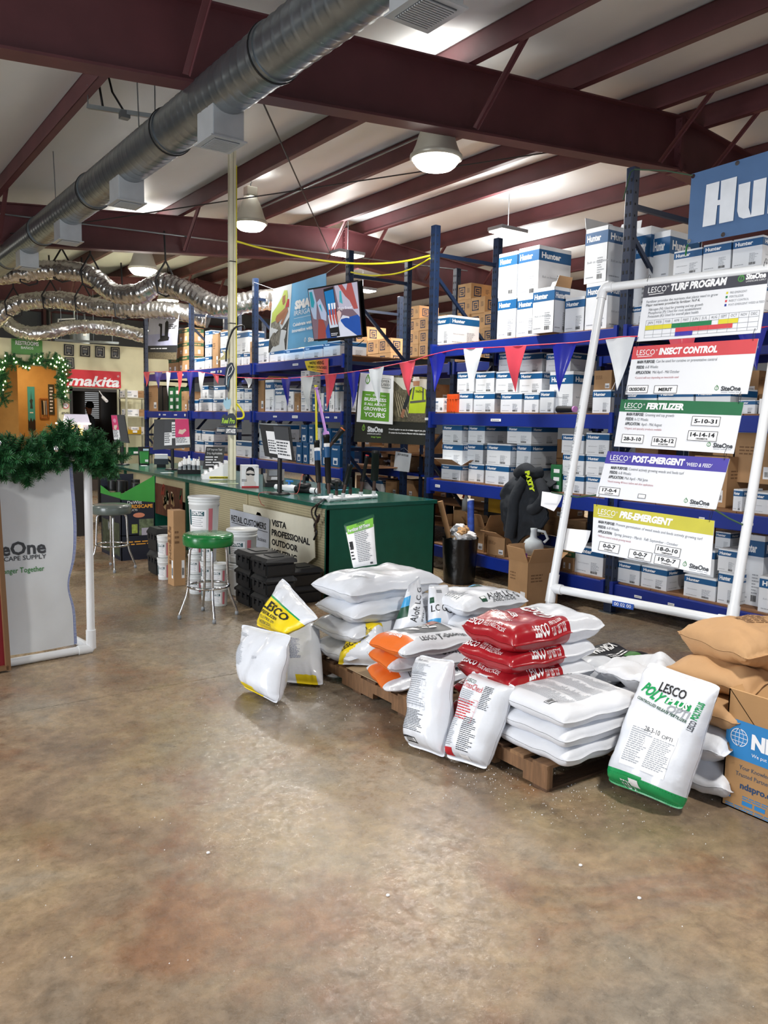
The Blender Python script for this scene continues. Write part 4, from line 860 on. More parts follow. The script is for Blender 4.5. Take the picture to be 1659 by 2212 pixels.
# ---------------- buckets, valve boxes ----------------
def bucket(loc, label, r=.15, h=.37, nm='plastic_bucket', txt='CONTRAC', ang=0.):
    t = thing(nm, label, 'bucket', (0, 0, 0), 'white product buckets by the counter'); W = mat('dfe2e2', .4, var=.02)
    G().lathe([(0, 0), (r*.86, 0), (r*.88, .01), (r*.97, h*.78), (r*1.0, h*.79), (r*1.0, h*.82), (r*.975, h*.825), (r*.98, h*.87), (r*1.01, h*.875), (r*1.01, h*.9), (r*.985, h*.905), (r*.99, h*.94)], W, seg=32).build('tub', t)
    G().lathe([(r*1.0, h*.93), (r*1.045, h*.935), (r*1.045, h*.985), (r*1.02, h), (r*.97, h), (r*.96, h*.985), (0, h*.98)], W, seg=32).build('lid', t)
    G().tube([(r*1.0*math.cos(a), r*1.0*math.sin(a), h*.84-abs(math.sin(a-ang))*0-.10*h*(1-abs(math.cos(a-ang)))) for a in [ang+PI/2+PI*i/16 for i in range(17)]], .003, GREY, 6).build('wire_handle', t)
    # wrap-around label facing the shop
    def on(a, z, e=.0015): rr = r*(.88+.09*min(1, z/(h*.78)))+e; return (rr*math.cos(a), rr*math.sin(a), z)
    ca = ang; g = G(); TEAL = mat('1b4f57', .5)
    def wrap(a0, a1, z0, z1, m, e=.0012): g.grid(lambda u, v: on(a0+(a1-a0)*u, z0+(z1-z0)*v, e), 12, 1, m)
    wrap(ca-.75, ca+.6, .16*h, .66*h, LBL); wrap(ca-.7, ca+.45, .5*h, .62*h, TEAL, .002); wrap(ca-.75, ca-.55, .25*h, .66*h, TEAL, .0022)
    wrap(ca+.75, ca+1.05, .12*h, .7*h, mat('c9727c', .5), .0016)
    g.text(txt, .085*h*1.0, None, None, None, LBL, 'C', fit=r*.9, bold=.04, map=lambda x, y: on(ca-.1+x/r, .525*h+y, .0035))
    for i in range(5): wrap(ca-.5, ca+.35-.1*(i % 2), (.44-.055*i)*h, (.455-.055*i)*h, GREY, .002)
    g.build('label_print', t); t.location = loc; return t
A0 = math.radians(-145)
def bk(px, ytop, fwd, z0, label, r=.15, h=.37):
    p = atD(px, ytop, fwd); bucket((p.x, p.y, z0), label, r, h, ang=math.radians(222)); return p
# tall 5-gallon pair by the divider and the smaller pails under them
p = onZ(441, 1065, .93); bx0 = (3.72, 8.72)
def pails(x, y, n, label, r=.085, h=.2, z=0.):
    for k in range(n): bucket((x+RND.uniform(-.004, .004), y, z+k*(h+.002)), '%s, %s from the floor' % (label, ORD[k]), r, h, ang=math.radians(222))
    return z+n*(h+.002)
pails(3.08, 7.50, 3, 'small white pail, leftmost pile under the green stool', .082, .198)
pails(3.06, 7.16, 3, 'small white pail, middle pile under the green stool', .078, .19)
pails(3.06, 6.90, 2, 'small white pail, right pile beside the black cases', .078, .2)
bucket((3.16, 7.50, .605), 'large white bucket on top of the pails, just under the counter', .152, .37, ang=math.radians(222))
bucket((3.46, 7.26, .33), 'large white bucket behind the green stool seat', .150, .33, ang=math.radians(222))
bucket((3.46, 7.26, 0), 'white bucket on the floor behind the small pails', .150, .328)
pails(3.06, 8.33, 2, 'white pail standing left of the tall brown carton', .078, .24)
def case(loc, label, w_=.44, d=.36, h=.23, rz=0.):
    t = thing('valve_box', label, 'case', (0, 0, 0), 'black plastic valve boxes under the counter')
    bm = bmesh.new(); bmesh.ops.create_cube(bm, size=1)
    for v in bm.verts: k = .96 if v.co.z < 0 else 1; v.co = V((v.co.x*d*k, v.co.y*w_*k, (v.co.z+.5)*h*.72))
    bmesh.ops.bevel(bm, geom=list(bm.edges), offset=.018, segments=2, affect='EDGES'); g = G(); g.add([v.co.copy() for v in bm.verts], [[v.index for v in f.verts] for f in bm.faces], BLK2); bm.free(); g.build('body', t)
    g = G(); z0 = h*.72
    pts = [(-.51, z0), (-.51, z0+.02), (-.42, h), (.42, h), (.51, z0+.02), (.51, z0)]
    vs = [(x*d, s*w_*(.51 if z < h-.001 else .44), z) for s in (-1, 1) for x, z in pts]; n = 6
    g.add(vs, [tuple(range(n)), tuple(reversed(range(n, 2*n)))]+[(i, n+i, n+(i+1) % n, (i+1) % n) for i in range(n)], BLK2); g.build('lid', t)
    for s in (-1, 0, 1): G().bbox(-d*.53, -d*.49, s*w_*.3-.02, s*w_*.3+.02, z0-.05, z0+.015, BLK2, .004).build('rib', t)
    G().bbox(-d*.2, d*.2, -w_*.28, w_*.28, h-.002, h+.008, BLK2, .004).build('lid_panel', t)
    t.location = loc; t.rotation_euler = (0, 0, rz); return t
for k in range(3):
    case((3.40, 6.80, k*.172), 'black valve box, left pile by the pails, %s from the floor' % ORD[k], .32, .32, .17)
    case((3.38, 6.43, k*.172), 'black valve box, middle pile, %s from the floor' % ORD[k], .30, .31, .17)
for k in range(1): case((3.80, 7.06, k*.172), 'black valve box behind, under the lighting placard, %s from the floor' % ORD[k], .30, .34, .17)
for k in range(2): case((3.80, 6.70, k*.172), 'black valve box against the pegboard corner, %s from the floor' % ORD[k], .32, .34, .17)
for k in range(2): case((3.2, 8.66, k*.262), 'black case left of the tall brown carton, %s from the floor' % ORD[k], .3, .34, .26)
# tall brown carton standing in front of the divider
a = onZ(360, 1250, 0); carton('kraft', 3.0, 8.0, 0, .17, .13, .79, 0, 'tall narrow brown carton standing on end by the counter divider', name='tall_carton')
g = G(); g.text('SITEONE', .05, (2.998, 8.03, .62), (0, 0, -1), (0, -1, 0), KRAFTD, bold=.03, fit=.4, off=.001); o = g.build('lettering', bpy.data.objects['tall_carton'])
# green and black display bin
DG = mat('37903a', .5); DN = mat('161c2c', .5); Yc = 11.7
t = thing('display_bin', 'green and navy cardboard display bin holding rolls, beside the grey stool', 'display', (3.0, 9.64, 0))
X0_, X1_, Y0_, Y1_ = 3.0, 3.42, 9.64, 10.45
G().box(X0_, X1_, Y0_, Y0_+.01, 0, .76, DN).box(X0_, X0_+.01, Y0_, Y1_, 0, .76, DN).box(X1_-.01, X1_, Y0_, Y1_, 0, .76, DN).box(X0_, X1_, Y1_-.01, Y1_, 0, 1.0, DN).box(X0_, X1_, Y0_, Y1_, .3, .31, KRAFT).build('bin_body', t)
G().poly([(0, -.01), (X1_-X0_, -.06), (X1_-X0_, .27), (.02, .06), (0, .06)], EX, EZ, (X0_, Y0_-.002, .76), .006, DG).build('side_wing', t)
G().poly([(0, .0), (Y1_-Y0_, 0), (Y1_-Y0_, .08), (.4, .04), (0, .1)], EY, EZ, (X0_-.002, Y1_, .76), .006, DG).build('front_wing', t)
g = G(); g.text('HARDSCAPE', .04, (X0_+.04, Y0_-.004, .64), EX, EZ, mat('d99a3a', .5), fit=.35, bold=.04).text('DeWitt', .04, (X0_+.08, Y0_-.004, .69), EX, EZ, LBL).text('PRODUCTS', .022, (X0_+.04, Y0_-.004, .605), EX, EZ, LBL)
g.poly([(.06*math.cos(a*PI/8)*1.2, .03*math.sin(a*PI/8)) for a in range(16)], EX, EZ, (X0_+.22, Y0_-.003, .55), .001, mat('d08468', .5)); g.box(X0_+.22, X0_+.40, Y0_-.003, Y0_-.002, .3, .5, mat('5f6c52', .6, var=.5, scale=25)); g.box(X0_+.25, X0_+.40, Y0_-.004, Y0_-.003, .3, .39, mat('a9a6b5', .6)); g.box(X0_+.13, X0_+.2, Y0_-.003, Y0_-.002, .33, .44, mat('93a447', .6, var=.4, scale=25))
g.fine((X0_+.05, Y0_-.004, .18), EX, EZ, .33, .06, 2, mat('d99a3a', .5), .2, 3, 3)
g.text('KEF', .1, (X0_-.003, Y0_+.5, .33), EY, EZ, GREY, bold=.03); g.box(X0_-.003, X0_-.002, Y0_+.05, Y1_-.05, .05, .45, mat('39402f', .6, var=.6, scale=16)); g.build('print', t)
for k, (x, y) in enumerate(((3.09, 10.3), (3.1, 10.0), (3.22, 9.8), (3.32, 10.1), (3.2, 10.2))):
    t = thing('fabric_roll', 'black wrapped roll standing in the green display, %s' % ORD[k], 'roll', (x, y, .31), 'rolls in the display bin'); G().tube([(x, y, .315), (x+.015, y, .93+.02*(k % 2))], .055, BLACK, 16).build('roll', t); G().tube([(x+.01, y, .74), (x+.012, y, .8)], .0565, mat('a39a83', .5), 16).build('paper_band', t)
# ================= BAGS =================
POLY = mat('dfe3ea', .27, var=.02, bump=.45, bscale=13, coat=.25); PAPW = mat('dcdfe5', .55, var=.03, bump=.4, bscale=16); REDB = mat('9c1420', .28, var=.08, bump=.4, bscale=13, coat=.3)
YEL = mat('edd21c', .35, var=.04, bump=.4, bscale=13); ORG = mat('e2702a', .4, var=.06); GRN = mat('1d9a57', .35, var=.05); BRN = mat('bb9368', .75, var=.06, bump=.35, bscale=18); SLATE = mat('4c5156', .45); SKY = mat('3f9fd6', .4); DGR = mat('124a33', .4)
def sp(x, p, e=.5): return max(0., 1-abs(x)**p)**e
class Bag:
    def __init__(s, name, label, P, T, m, mf=None, p=5., pv=7., seam=.035, taper=0., low=.5, wr=1., seed=1, cat='bag', group=None, nu=44, nv=44, crease=0., lean=None, loc=None, sagmid=0.):
        s.P = [V(p_) for p_ in P]; s.T = T; s.p = p; s.pv = pv; s.seam = seam; s.taper = taper; s.low = low; s.wr = wr*1.5; s.seed = seed*7.3; s.crease = crease; s.sag = sagmid
        BL, BR, TR, TL = s.P; s.n = ((BR-BL)+(TR-TL)).cross((TL-BL)+(TR-BR)).normalized(); s.W = ((BR-BL).length+(TR-TL).length)/2; s.H = ((TL-BL).length+(TR-BR).length)/2
        base = V(loc) if loc else V(((BL+BR+TR+TL)/4).to_tuple()[:2]+(min(q.z for q in s.P)-(T*(1-low) if abs(s.n.z) > .8 else 0),))
        t = thing(name, label, cat, base, group); s.t = t
        g = G(); R = lambda a: .5-.5*math.cos(PI*(.12+.76*a)) if False else a
        def q(a): return .5-.5*math.copysign(abs(math.cos(PI*a))**.8, math.cos(PI*a))
        g.grid(lambda u, v: s.pt(q(u), q(v), 1), nu, nv, m, mf=(lambda u, v: mf(q(u), q(v), 1)) if mf else None)
        g.grid(lambda u, v: s.pt(q(u), q(v), -1), nu, nv, m, mf=(lambda u, v: mf(q(u), q(v), -1)) if mf else None, flip=True)
        s.o = g.build('sack', t)
    def pt(s, u, v, side=1, e=0.):
        BL, BR, TR, TL = s.P; cn = (abs(2*u-1)*abs(2*v-1))**7; uo, vo = u, v; u = .5+(u-.5)*(1-.055*cn); v = .5+(v-.5)*(1-.05*cn); fl = 1+.04*(abs(2*v-1)**6)-.02
        uu = .5+(u-.5)*fl; a = BL.lerp(BR, uu); b = TL.lerp(TR, uu); pinch = .5+(v-.5)*(1-.03*sp(2*u-1, 2, 1)); m = a.lerp(b, pinch)
        u, v = uo, vo; vv = min(1, max(0, (v-s.seam)/(1-2*s.seam))); h = sp(2*u-1, s.p)*sp(2*vv-1, s.pv)*(1-s.taper*v)
        k = s.T*(s.low if side > 0 else 1-s.low)
        q = m*1.; w = noise.noise(q*5+V((s.seed, 0, 0)))*.10+noise.noise(q*12+V((0, s.seed, 0)))*.05
        ax = V((u*s.W*26, v*s.H*5, s.seed)); ed = min(v, 1-v)
        rid = (abs(noise.noise(ax)))*.16*math.exp(-ed*9)+abs(noise.noise(V((u*s.W*6, v*s.H*30, s.seed))))*.10*math.exp(-min(u, 1-u)*9)
        fold = 0.
        if s.crease: fold = -s.crease*math.exp(-((v-.62-.18*(u-.5))/.03)**2)-s.crease*.6*math.exp(-((v-.3+.3*(u-.5))/.025)**2)
        hh = k*h*(1+s.wr*(w+fold)) - k*s.wr*rid*(h > .02)*.8
        r = m+s.n*(side*(hh+e)+.0008*side) + s.n*(noise.noise(q*9+V((3, 3, s.seed)))*.012*s.wr)
        if s.sag: r = r+V((0, 0, -s.sag*(abs(2*u-1)**2)))
        return r
    def mp(s, u0, v0, ang=0., e=.0035, side=1):
        c, n = math.cos(ang), math.sin(ang)
        return lambda x, y: s.pt(min(1, max(0, u0+(x*c-y*n)/s.W)), min(1, max(0, v0+(x*n+y*c)/s.H)), side, e)
    def patch(s, g, u0, u1, v0, v1, m, e=.002, n=10, side=1): g.grid(lambda a, b: s.pt(u0+(u1-u0)*a, v0+(v1-v0)*b, side, e), n, n, m)
    def tx(s, g, t, h, u, v, m, ang=0., fit=None, bold=.02, shear=0., align='L', e=.0035): g.text(t, h, None, None, None, m, align, fit, bold, shear, map=s.mp(u, v, ang, e))
    def fp(s, g, u, v, w_, h_, lines, m, seed=1, ang=0., words=7, e=.0032, rag=.3): g.fine(None, None, None, w_, h_, lines, m, rag, words, seed, map=s.mp(u, v, ang, e))
def flat(cx, cy, zm, wu, wv, yaw=0., dz=(0, 0, 0, 0)):
    c, s = math.cos(yaw), math.sin(yaw); ex, ey = V((c, s, 0)), V((-s, c, 0)); o = V((cx, cy, zm))
    return [o-ex*wu/2-ey*wv/2+V((0, 0, dz[0])), o+ex*wu/2-ey*wv/2+V((0, 0, dz[1])), o+ex*wu/2+ey*wv/2+V((0, 0, dz[2])), o-ex*wu/2+ey*wv/2+V((0, 0, dz[3]))]
DIM = mat('9aa0a8', .6); RED = mat('c3242f', .5); INKG = mat('41454b', .6)
pallet((2.80, 3.63, 0), 1.08, 1.2, 'worn wooden pallet under the plain white and yellow bags')
pallet((2.79, 2.51, 0), 1.03, 1.2, 'worn wooden pallet under the red and the stacked white bags, nearest')
# cardboard slip sheet on the first pallet
tag(G().slab((2.80, 4.30, .137), (2.80, 3.75, .137), (3.35, 3.72, .137), (3.35, 4.32, .137), .004, mat('b39a7a', .85)).build('cardboard_sheet', loc=(2.95, 4, .133)), 'flat cardboard sheet on the pallet beside the yellow bag', 'cardboard')
for k in range(4):
    z = .135+.140*k; Bag('plain_sack', 'plain white plump bag, %s of four piled up by the counter' % ['lowest', 'second lowest', 'third', 'topmost'][k], flat(3.16+.015*k, 4.49+.012*(k % 2)+.03*(k == 3), z+.066, .80+.06*(k == 3), .50, .05+.03*(k % 2)),   .165 if k < 3 else .19, POLY, p=4, pv=5, seed=k+1, low=.5, wr=1., crease=.0, group='plain white bags by the counter')
# small roots fertiliser bag on top
pb = atD(752, 1228, 4.95); b = [onP(x, y, V((3.0, 4.5, .68)), V((-.62, -.78, 0))) for x, y in ((762, 1231), (817, 1222), (809, 1108), (741, 1131))]
r_ = Bag('fertilizer_pouch', 'small green and white roots fertilizer bag standing on the plain white pile', b, .10, LBL, p=3, pv=4, taper=.55, seed=9, mf=lambda u, v, s: (DGR if (v > .80 or u < .04 or u > .965 or v < .03) else LBL), wr=.6)
g = G(); r_.patch(g, .08, .95, .76, .93, mat('7cc142', .4)); r_.tx(g, 'roots', .022, .42, .885, DGR, fit=.05); r_.tx(g, 'Fertilizer N² Trans', .022, .12, .80, LBL, fit=.145, e=.005); r_.fp(g, .3, .14, .105, .25, 20, GREY, 3, 0, 6); r_.fp(g, .07, .2, .025, .12, 5, INK, 4, 0, 2); r_.patch(g, .08, .2, .45, .6, INK); r_.patch(g, .72, .82, .06, .1, INKG); g.build('print', r_.t)
# three Lesco bags on the floor at the left
def quad_(*a): return [p for p in a]
b = [V((2.31, 4.60, .015)), V((2.17, 4.28, .015)), onX(612, 1350, 2.33), onX(522, 1343, 2.33)]
b = [onX(524, 1478, 2.20), onX(600, 1492, 2.24), onX(628, 1370, 2.38), onX(523, 1347, 2.36)]
for q in b[:2]: q.z = .02
k = Bag('fertilizer_bag', 'half-empty white bag with a yellow base, leftmost of the floor bags', b, .27, POLY, p=3.5, pv=3.2, taper=.55, seed=21, low=.5, mf=lambda u, v, s: YEL if v < .10 and u < .62 else POLY, seam=.02)
g = G(); k.fp(g, .12, .34, .09, .17, 24, DIM, 5, 0, 4); k.fp(g, .1, .80, .12, .03, 3, DIM, 6, 0, 3); k.tx(g, '22-0-4', .02, .5, .5, mat('b9bdc4', .5), .1); g.build('print', k.t)
b = [onX(610, 1468, 2.46), onX(700, 1478, 2.66), onX(690, 1345, 2.86), onX(600, 1340, 2.66)]
for q in b[:2]: q.z = .02
k = Bag('fertilizer_bag', 'white bag with yellow base, right behind the leftmost floor bag', b, .25, POLY, p=3.5, pv=3.2, taper=.5, seed=23, mf=lambda u, v, s: YEL if v < .06 and u > .35 and u < .85 else POLY, seam=.02)
g = G(); k.fp(g, .15, .25, .12, .2, 24, mat('7d86a8', .6), 7, 0, 5); g.build('print', k.t)
b = [onX(560, 1372, 2.56), onX(668, 1372, 2.66), onX(692, 1338, 2.72), onX(611, 1249, 2.62)]
k = Bag('fertilizer_bag', 'yellow-fronted bag slumped on top of the two white floor bags', [onX(553, 1352, 2.50), onX(612, 1375, 2.40), onX(690, 1336, 2.56), onX(612, 1247, 2.68)], .13, POLY, p=3, pv=4, seed=25, low=.6, mf=lambda u, v, s: YEL if .0 < v < .60 else (GRN if .60 <= v < .635 and .05 < u < .95 else POLY), seam=.03, taper=.3)
g = G(); k.tx(g, 'LESCO', .062, .14, .36, INK, 0, fit=.70*k.W, bold=.02, e=.005); k.tx(g, 'FERTILIZER', .022, .2, .25, INK, 0, fit=.5*k.W, e=.005); k.tx(g, 'PLUS PRE-EM', .02, .22, .15, INKG, 0, fit=.45*k.W, bold=0, e=.005); k.tx(g, 'HERBICIDE', .02, .25, .06, INKG, 0, fit=.36*k.W, bold=0, e=.005); g.build('print', k.t)
# yellow bag on the first pallet
k = Bag('fertilizer_bag', 'slumped white bag with diagonal yellow panel on the far pallet', [onZ(727, 1436, .15), onZ(838, 1441, .15), onX(826, 1345, 3.05), onX(768, 1345, 2.99)], .2, POLY, p=3, pv=4, seed=31, low=.55, mf=lambda u, v, s: YEL if (v > 1.1*u-.12 and v < 1.1*u+.62) or v > .9 else POLY)
g = G(); A_ = .62; k.tx(g, 'LESCO', .036, .10, .20, INK, A_, fit=.12); k.tx(g, 'FERTILIZER', .026, .36, .52, INK, A_, fit=.11); k.tx(g, 'PLUS PRE-EMERGENT', .022, .40, .45, INKG, A_, fit=.14, bold=0); k.tx(g, 'HERBICIDE', .022, .46, .40, INKG, A_, fit=.09, bold=0); g.build('print', k.t)
# aloft bags
for j in range(4):
    z = .135+.118*j; k = Bag('insecticide_bag', 'white insecticide bag with blue and green top print, %s of the pile behind' % ['lowest', 'second lowest', 'second from top', 'topmost'][j], flat(3.66, 4.02, z+.06, .60, .48, -.10+.03*j), .145, POLY, p=4, pv=5, seed=40+j, group='white insecticide bags')
    if j > 1:
        g = G(); 
        k.tx(g, 'Aloft LC G', .05, .42, .075, INK, 0, fit=.28, bold=.0, e=.005); k.tx(g, 'INSECTICIDE', .013, .47, .045, INK, 0, fit=.2, bold=.0, e=.005)
        k.patch(g, .31, .39, .06, .15, DGR, .004); k.patch(g, .32, .38, .10, .14, LBL, .005)
        if j == 3: k.patch(g, .42, .78, .72, .93, DGR); k.patch(g, .5, .74, .82, .93, SKY, .003); k.fp(g, .08, .3, .14, .16, 8, GREY, 3, .1, 4)
        g.build('print', k.t)
b = [onX(840, 1380, 3.10), onX(925, 1372, 3.26), onX(906, 1243, 3.36), onX(884, 1262, 3.20)]
k = Bag('insecticide_bag', 'upright crumpled white insecticide bag with blue and dark green corner', b, .2, POLY, p=3, pv=3.5, taper=.75, seed=51, mf=lambda u, v, s: (SKY if .55 < v < .75 and u < .32 else DGR if .36 < v <= .55 and u < .32 else POLY))
g = G(); k.tx(g, 'Aloft LC G', .06, .62, .22, INK, 1.25, fit=.25, bold=0); k.tx(g, 'INSECTICIDE', .016, .84, .22, INK, 1.25, fit=.2, bold=0); g.build('print', k.t)
b = [onX(922, 1362, 3.26), onX(984, 1362, 3.42), onX(968, 1262, 3.50), onX(926, 1262, 3.34)]
k = Bag('insecticide_bag', 'upright white insecticide bag between the crumpled one and the flat pile', b, .17, POLY, p=3, pv=3.5, taper=.5, seed=53, mf=lambda u, v, s: SKY if v < .2 and u < .4 else POLY)
g = G(); k.tx(g, 'LC G', .05, .05, .35, INK, 0, fit=.1, bold=0); k.tx(g, 'G', .06, .92, .3, INK, 1.5, bold=0); k.patch(g, .3, .55, .78, .86, GREY); k.patch(g, .02, .16, .55, .68, DGR); g.build('print', k.t)
# T-storm / orange bags
for j, (cx, cy, z, dz) in enumerate(((3.03, 3.80, .20, (-.03, 0, 0, 0)), (3.03, 3.79, .31, (0, 0, 0, 0)), (3.0, 3.75, .42, (0, 0, 0, 0)))):
    k = Bag('fungicide_bag', 'white bag with orange and grey top panel, %s of the small pile' % ['lowest', 'middle', 'topmost'][j], flat(cx, cy, z, .62, .40, (-.28, -.2, .02)[j], dz), .13, POLY, p=3.5, pv=4, seed=60+j, low=.55, mf=lambda u, v, s: (ORG if (u < .20 and .15 < v < .85) else SLATE if (.24 < u < .80 and .35 < v < .95) else POLY), group='orange and grey bags')
    g = G(); k.tx(g, 'LESCO', .036, .28, .10, INK, 0, fit=.12, bold=0, e=.005); k.tx(g, 'T-Storm', .045, .50, .10, SLATE, 0, fit=.22, bold=.03, e=.005)
    if j == 2: k.patch(g, .33, .45, .5, .68, LBL); g2 = k.mp(.5, .8); k.patch(g, .62, .76, .62, .8, mat('8a4a3a', .5)); k.fp(g, .5, .5, .12, .1, 3, LBL, 5, 0, 2)
    k.tx(g, 'fungicida', .03, .13, .75, LBL, -1.57, fit=.16); g.build('print', k.t)
# red bags
for j in range(5):
    z = .135+.108*j; k = Bag('fertilizer_bag', 'red and white glossy fertilizer bag, %s of the tall red pile' % ['lowest', 'second lowest', 'middle', 'second from top', 'topmost'][j], flat(3.14+.02*j-(.02 if j == 3 else 0), 3.05, z+.055, .68+.02*(j == 4), .46, -.03+.035*(j % 2), (0, .02*(j == 4), .02*(j == 4), 0)), .135 if j < 4 else .16, POLY, p=6, pv=7, seed=70+j, low=.52, mf=lambda u, v, s: (REDB if u < .60 else GRN if u < .625 else POLY) if (s > 0 or v < .12) else (REDB if u < .1 else POLY), group='red and white fertilizer bags')
    g = G(); k.tx(g, 'LESCO', .034, .24, .040, LBL, 0, fit=.11, e=.005); k.tx(g, 'FERTILIZER', .018, .42, .085, LBL, 0, fit=.085, bold=0, e=.005); k.tx(g, 'PLUS INSECTICIDE', .015, .42, .035, LBL, 0, fit=.10, bold=0, e=.005)
    k.tx(g, 'LESCO', .036, .030, .92, LBL, -1.57, fit=.12, e=.005); k.tx(g, 'FERTILIZER', .020, .062, .62, LBL, -1.57, fit=.13, bold=0, e=.005); k.tx(g, 'PLUS INSECTICIDE', .018, .028, .62, LBL, -1.57, fit=.17, bold=0, e=.005)
    if j == 4: k.tx(g, 'LESCO', .09, .56, .84, LBL, -1.9, fit=.30); k.tx(g, 'FERTILIZER', .035, .36, .92, LBL, -1.9, fit=.22); k.tx(g, 'PLUS INSECTICIDE', .035, .26, .92, LBL, -1.9, fit=.26, bold=0)
    g.build('print', k.t)
# paper sacks, nearest pile
for j in range(3):
    z = .135+.092*j; k = Bag('paper_sack', 'white printed paper sack, %s of the three on the nearest pallet corner' % ['lowest', 'middle', 'topmost'][j], flat(3.10, 2.66, z+.046, .60, .50, .02-.03*j), .112, PAPW, p=7, pv=8, seed=80+j, seam=.01, wr=.7, group='white printed paper sacks')
    g = G()
    if j == 2:
        for q in range(4): k.fp(g, .13+.19*q, .2, .10, .33, 30, mat('b4b8be', .6), q+3, 0, 8)
        k.tx(g, 'LESCO', .03, .62, .84, INKG, 0); k.tx(g, 'Prosecutor', .03, .7, .92, INKG, 0, fit=.12); k.patch(g, .06, .16, .28, .36, INKG); k.patch(g, .063, .157, .29, .35, PAPW, .003)
        mp = k.mp(.07, .3); 
        for q in range(9): g.add([mp(q*.005, 0), mp(q*.005+.003, 0), mp(q*.005+.003, .022), mp(q*.005, .022)], [(0, 1, 2, 3)], INK)
    k.fp(g, .0, .0, .001, .001, 1, GREY); g.build('print', k.t)
# leaning bags in front
b = [onZ(882, 1612, .02), onZ(962, 1640, .02), onX(984, 1425, 2.80), onX(906, 1412, 2.80)]
k = Bag('fertilizer_bag', 'upright white bag covered in fine print, leaning beside the orange pile', b, .21, POLY, p=3.5, pv=5, taper=.2, seed=91, seam=.02, low=.6, wr=1.2)
g = G(); k.fp(g, .14, .74, .15, .07, 9, DIM, 3, 0, 5); k.fp(g, .14, .40, .15, .2, 16, DIM, 4, 0, 7); k.fp(g, .14, .14, .15, .12, 14, INKG, 5, 0, 9); k.tx(g, 'Andersons', .02, .2, .9, INKG, fit=.10, bold=0); k.fp(g, .05, .06, .07, .02, 1, INK, 4, 0, 12)
mp = k.mp(.14, .38)
for q in range(8): g.add([mp(0, q*.022), mp(.15, q*.022), mp(.15, q*.022+.0015), mp(0, q*.022+.0015)], [(0, 1, 2, 3)], DIM)
for q in range(6): g.add([mp(q*.03, 0), mp(q*.03+.0015, 0), mp(q*.03+.0015, .154), mp(q*.03, .154)], [(0, 1, 2, 3)], DIM)
k.patch(g, .18, .42, .04, .085, INK); k.patch(g, .2, .4, .05, .078, LBL, .003); mp = k.mp(.21, .052, 0, .0045)
for q in range(10): g.add([mp(q*.0045, 0), mp(q*.0045+.0025, 0), mp(q*.0045+.0025, .014), mp(q*.0045, .014)], [(0, 1, 2, 3)], INK)
g.build('print', k.t)
b = [onZ(962, 1638, .02), onZ(1052, 1665, .02), onX(1116, 1480, 2.86), onX(1020, 1446, 2.86)]
k = Bag('fertilizer_bag', 'white bag with red print leaning against the red pile', b, .17, POLY, p=4, pv=8, taper=.1, seed=93, seam=.03, low=.6, wr=.8)
g = G(); k.tx(g, 'LESCO', .02, .18, .86, DGR, -.05, fit=.06, bold=0); k.tx(g, 'CrossCheck', .034, .12, .79, RED, -.05, fit=.14, bold=.0, shear=.3); k.fp(g, .14, .62, .09, .07, 7, DIM, 3); k.fp(g, .62, .6, .06, .13, 14, INKG, 4, 0, 3)
mp = k.mp(.08, .42)
for y in (0, .03, .06, .09, .12): g.add([mp(0, y), mp(.15, y), mp(.15, y+.0015), mp(0, y+.0015)], [(0, 1, 2, 3)], RED)
for x in (0, .15): g.add([mp(x, 0), mp(x+.0015, 0), mp(x+.0015, .12), mp(x, .12)], [(0, 1, 2, 3)], RED)
k.fp(g, .1, .43, .13, .11, 8, RED, 8, 0, 5); k.fp(g, .08, .13, .07, .16, 17, DIM, 5, 0, 4); k.fp(g, .42, .1, .10, .18, 18, INKG, 6, 0, 6)
k.patch(g, .02, .30, .035, .11, RED); k.patch(g, .5, .72, .03, .075, LBL, .003); mp = k.mp(.52, .035, 0, .0042)
for q in range(10): g.add([mp(q*.0042, 0), mp(q*.0042+.0022, 0), mp(q*.0042+.0022, .016), mp(q*.0042, .016)], [(0, 1, 2, 3)], INK)
g.build('print', k.t)
b = [onZ(1310, 1690, .03), onZ(1474, 1755, .03), onX(1560, 1480, 3.36), onX(1402, 1425, 3.36)]
k = Bag('fertilizer_bag', 'large white bag with green base leaning on the nearest pallet corner', b, .27, POLY, p=4, pv=6, taper=.5, seed=97, seam=.02, low=.58, wr=.9, nu=56, nv=56, mf=lambda u, v, s: GRN if v < .10+.03*(1-u) else POLY)
g = G(); k.tx(g, 'LESCO', .045, .37, .80, INK, -.02, fit=.14); k.tx(g, 'POLY', .05, .16, .755, GRN, -.28, fit=.13, bold=.04, shear=.2); k.patch(g, .52, .84, .72, .77, GRN); k.tx(g, 'PLUS', .034, .54, .726, LBL, -.04, fit=.11, bold=.04, shear=.2, e=.0055); k.tx(g, 'OPTI', .036, .58, .665, PGREY, -.04, fit=.11, bold=.02)
k.tx(g, 'CONTROLLED RELEASE FERTILIZER', .014, .16, .68, DGR, -.12, fit=.28, bold=.02); k.patch(g, .25, .83, .17, .5, LBL, .0025); k.fp(g, .27, .30, .11, .1, 10, DIM, 3, 0, 5, .0042); k.tx(g, '28-3-10', .024, .42, .465, INKG, 0, fit=.075, e=.0045, bold=.0); k.tx(g, 'OPTI', .018, .64, .455, INKG, 0, e=.0045, bold=0); k.fp(g, .56, .2, .11, .15, 16, DIM, 4, 0, 6, .0042); k.fp(g, .27, .2, .10, .06, 6, DIM, 5, 0, 6, .0042); k.fp(g, .27, .43, .11, .03, 3, DIM, 9, 0, 4, .0042)
k.tx(g, 'LESCO', .022, .94, .58, INKG, 1.5, fit=.05); k.tx(g, 'POLYPLUS', .024, .94, .67, GRN, 1.5, fit=.09, bold=.04)
DG2 = mat('15683c', .35)
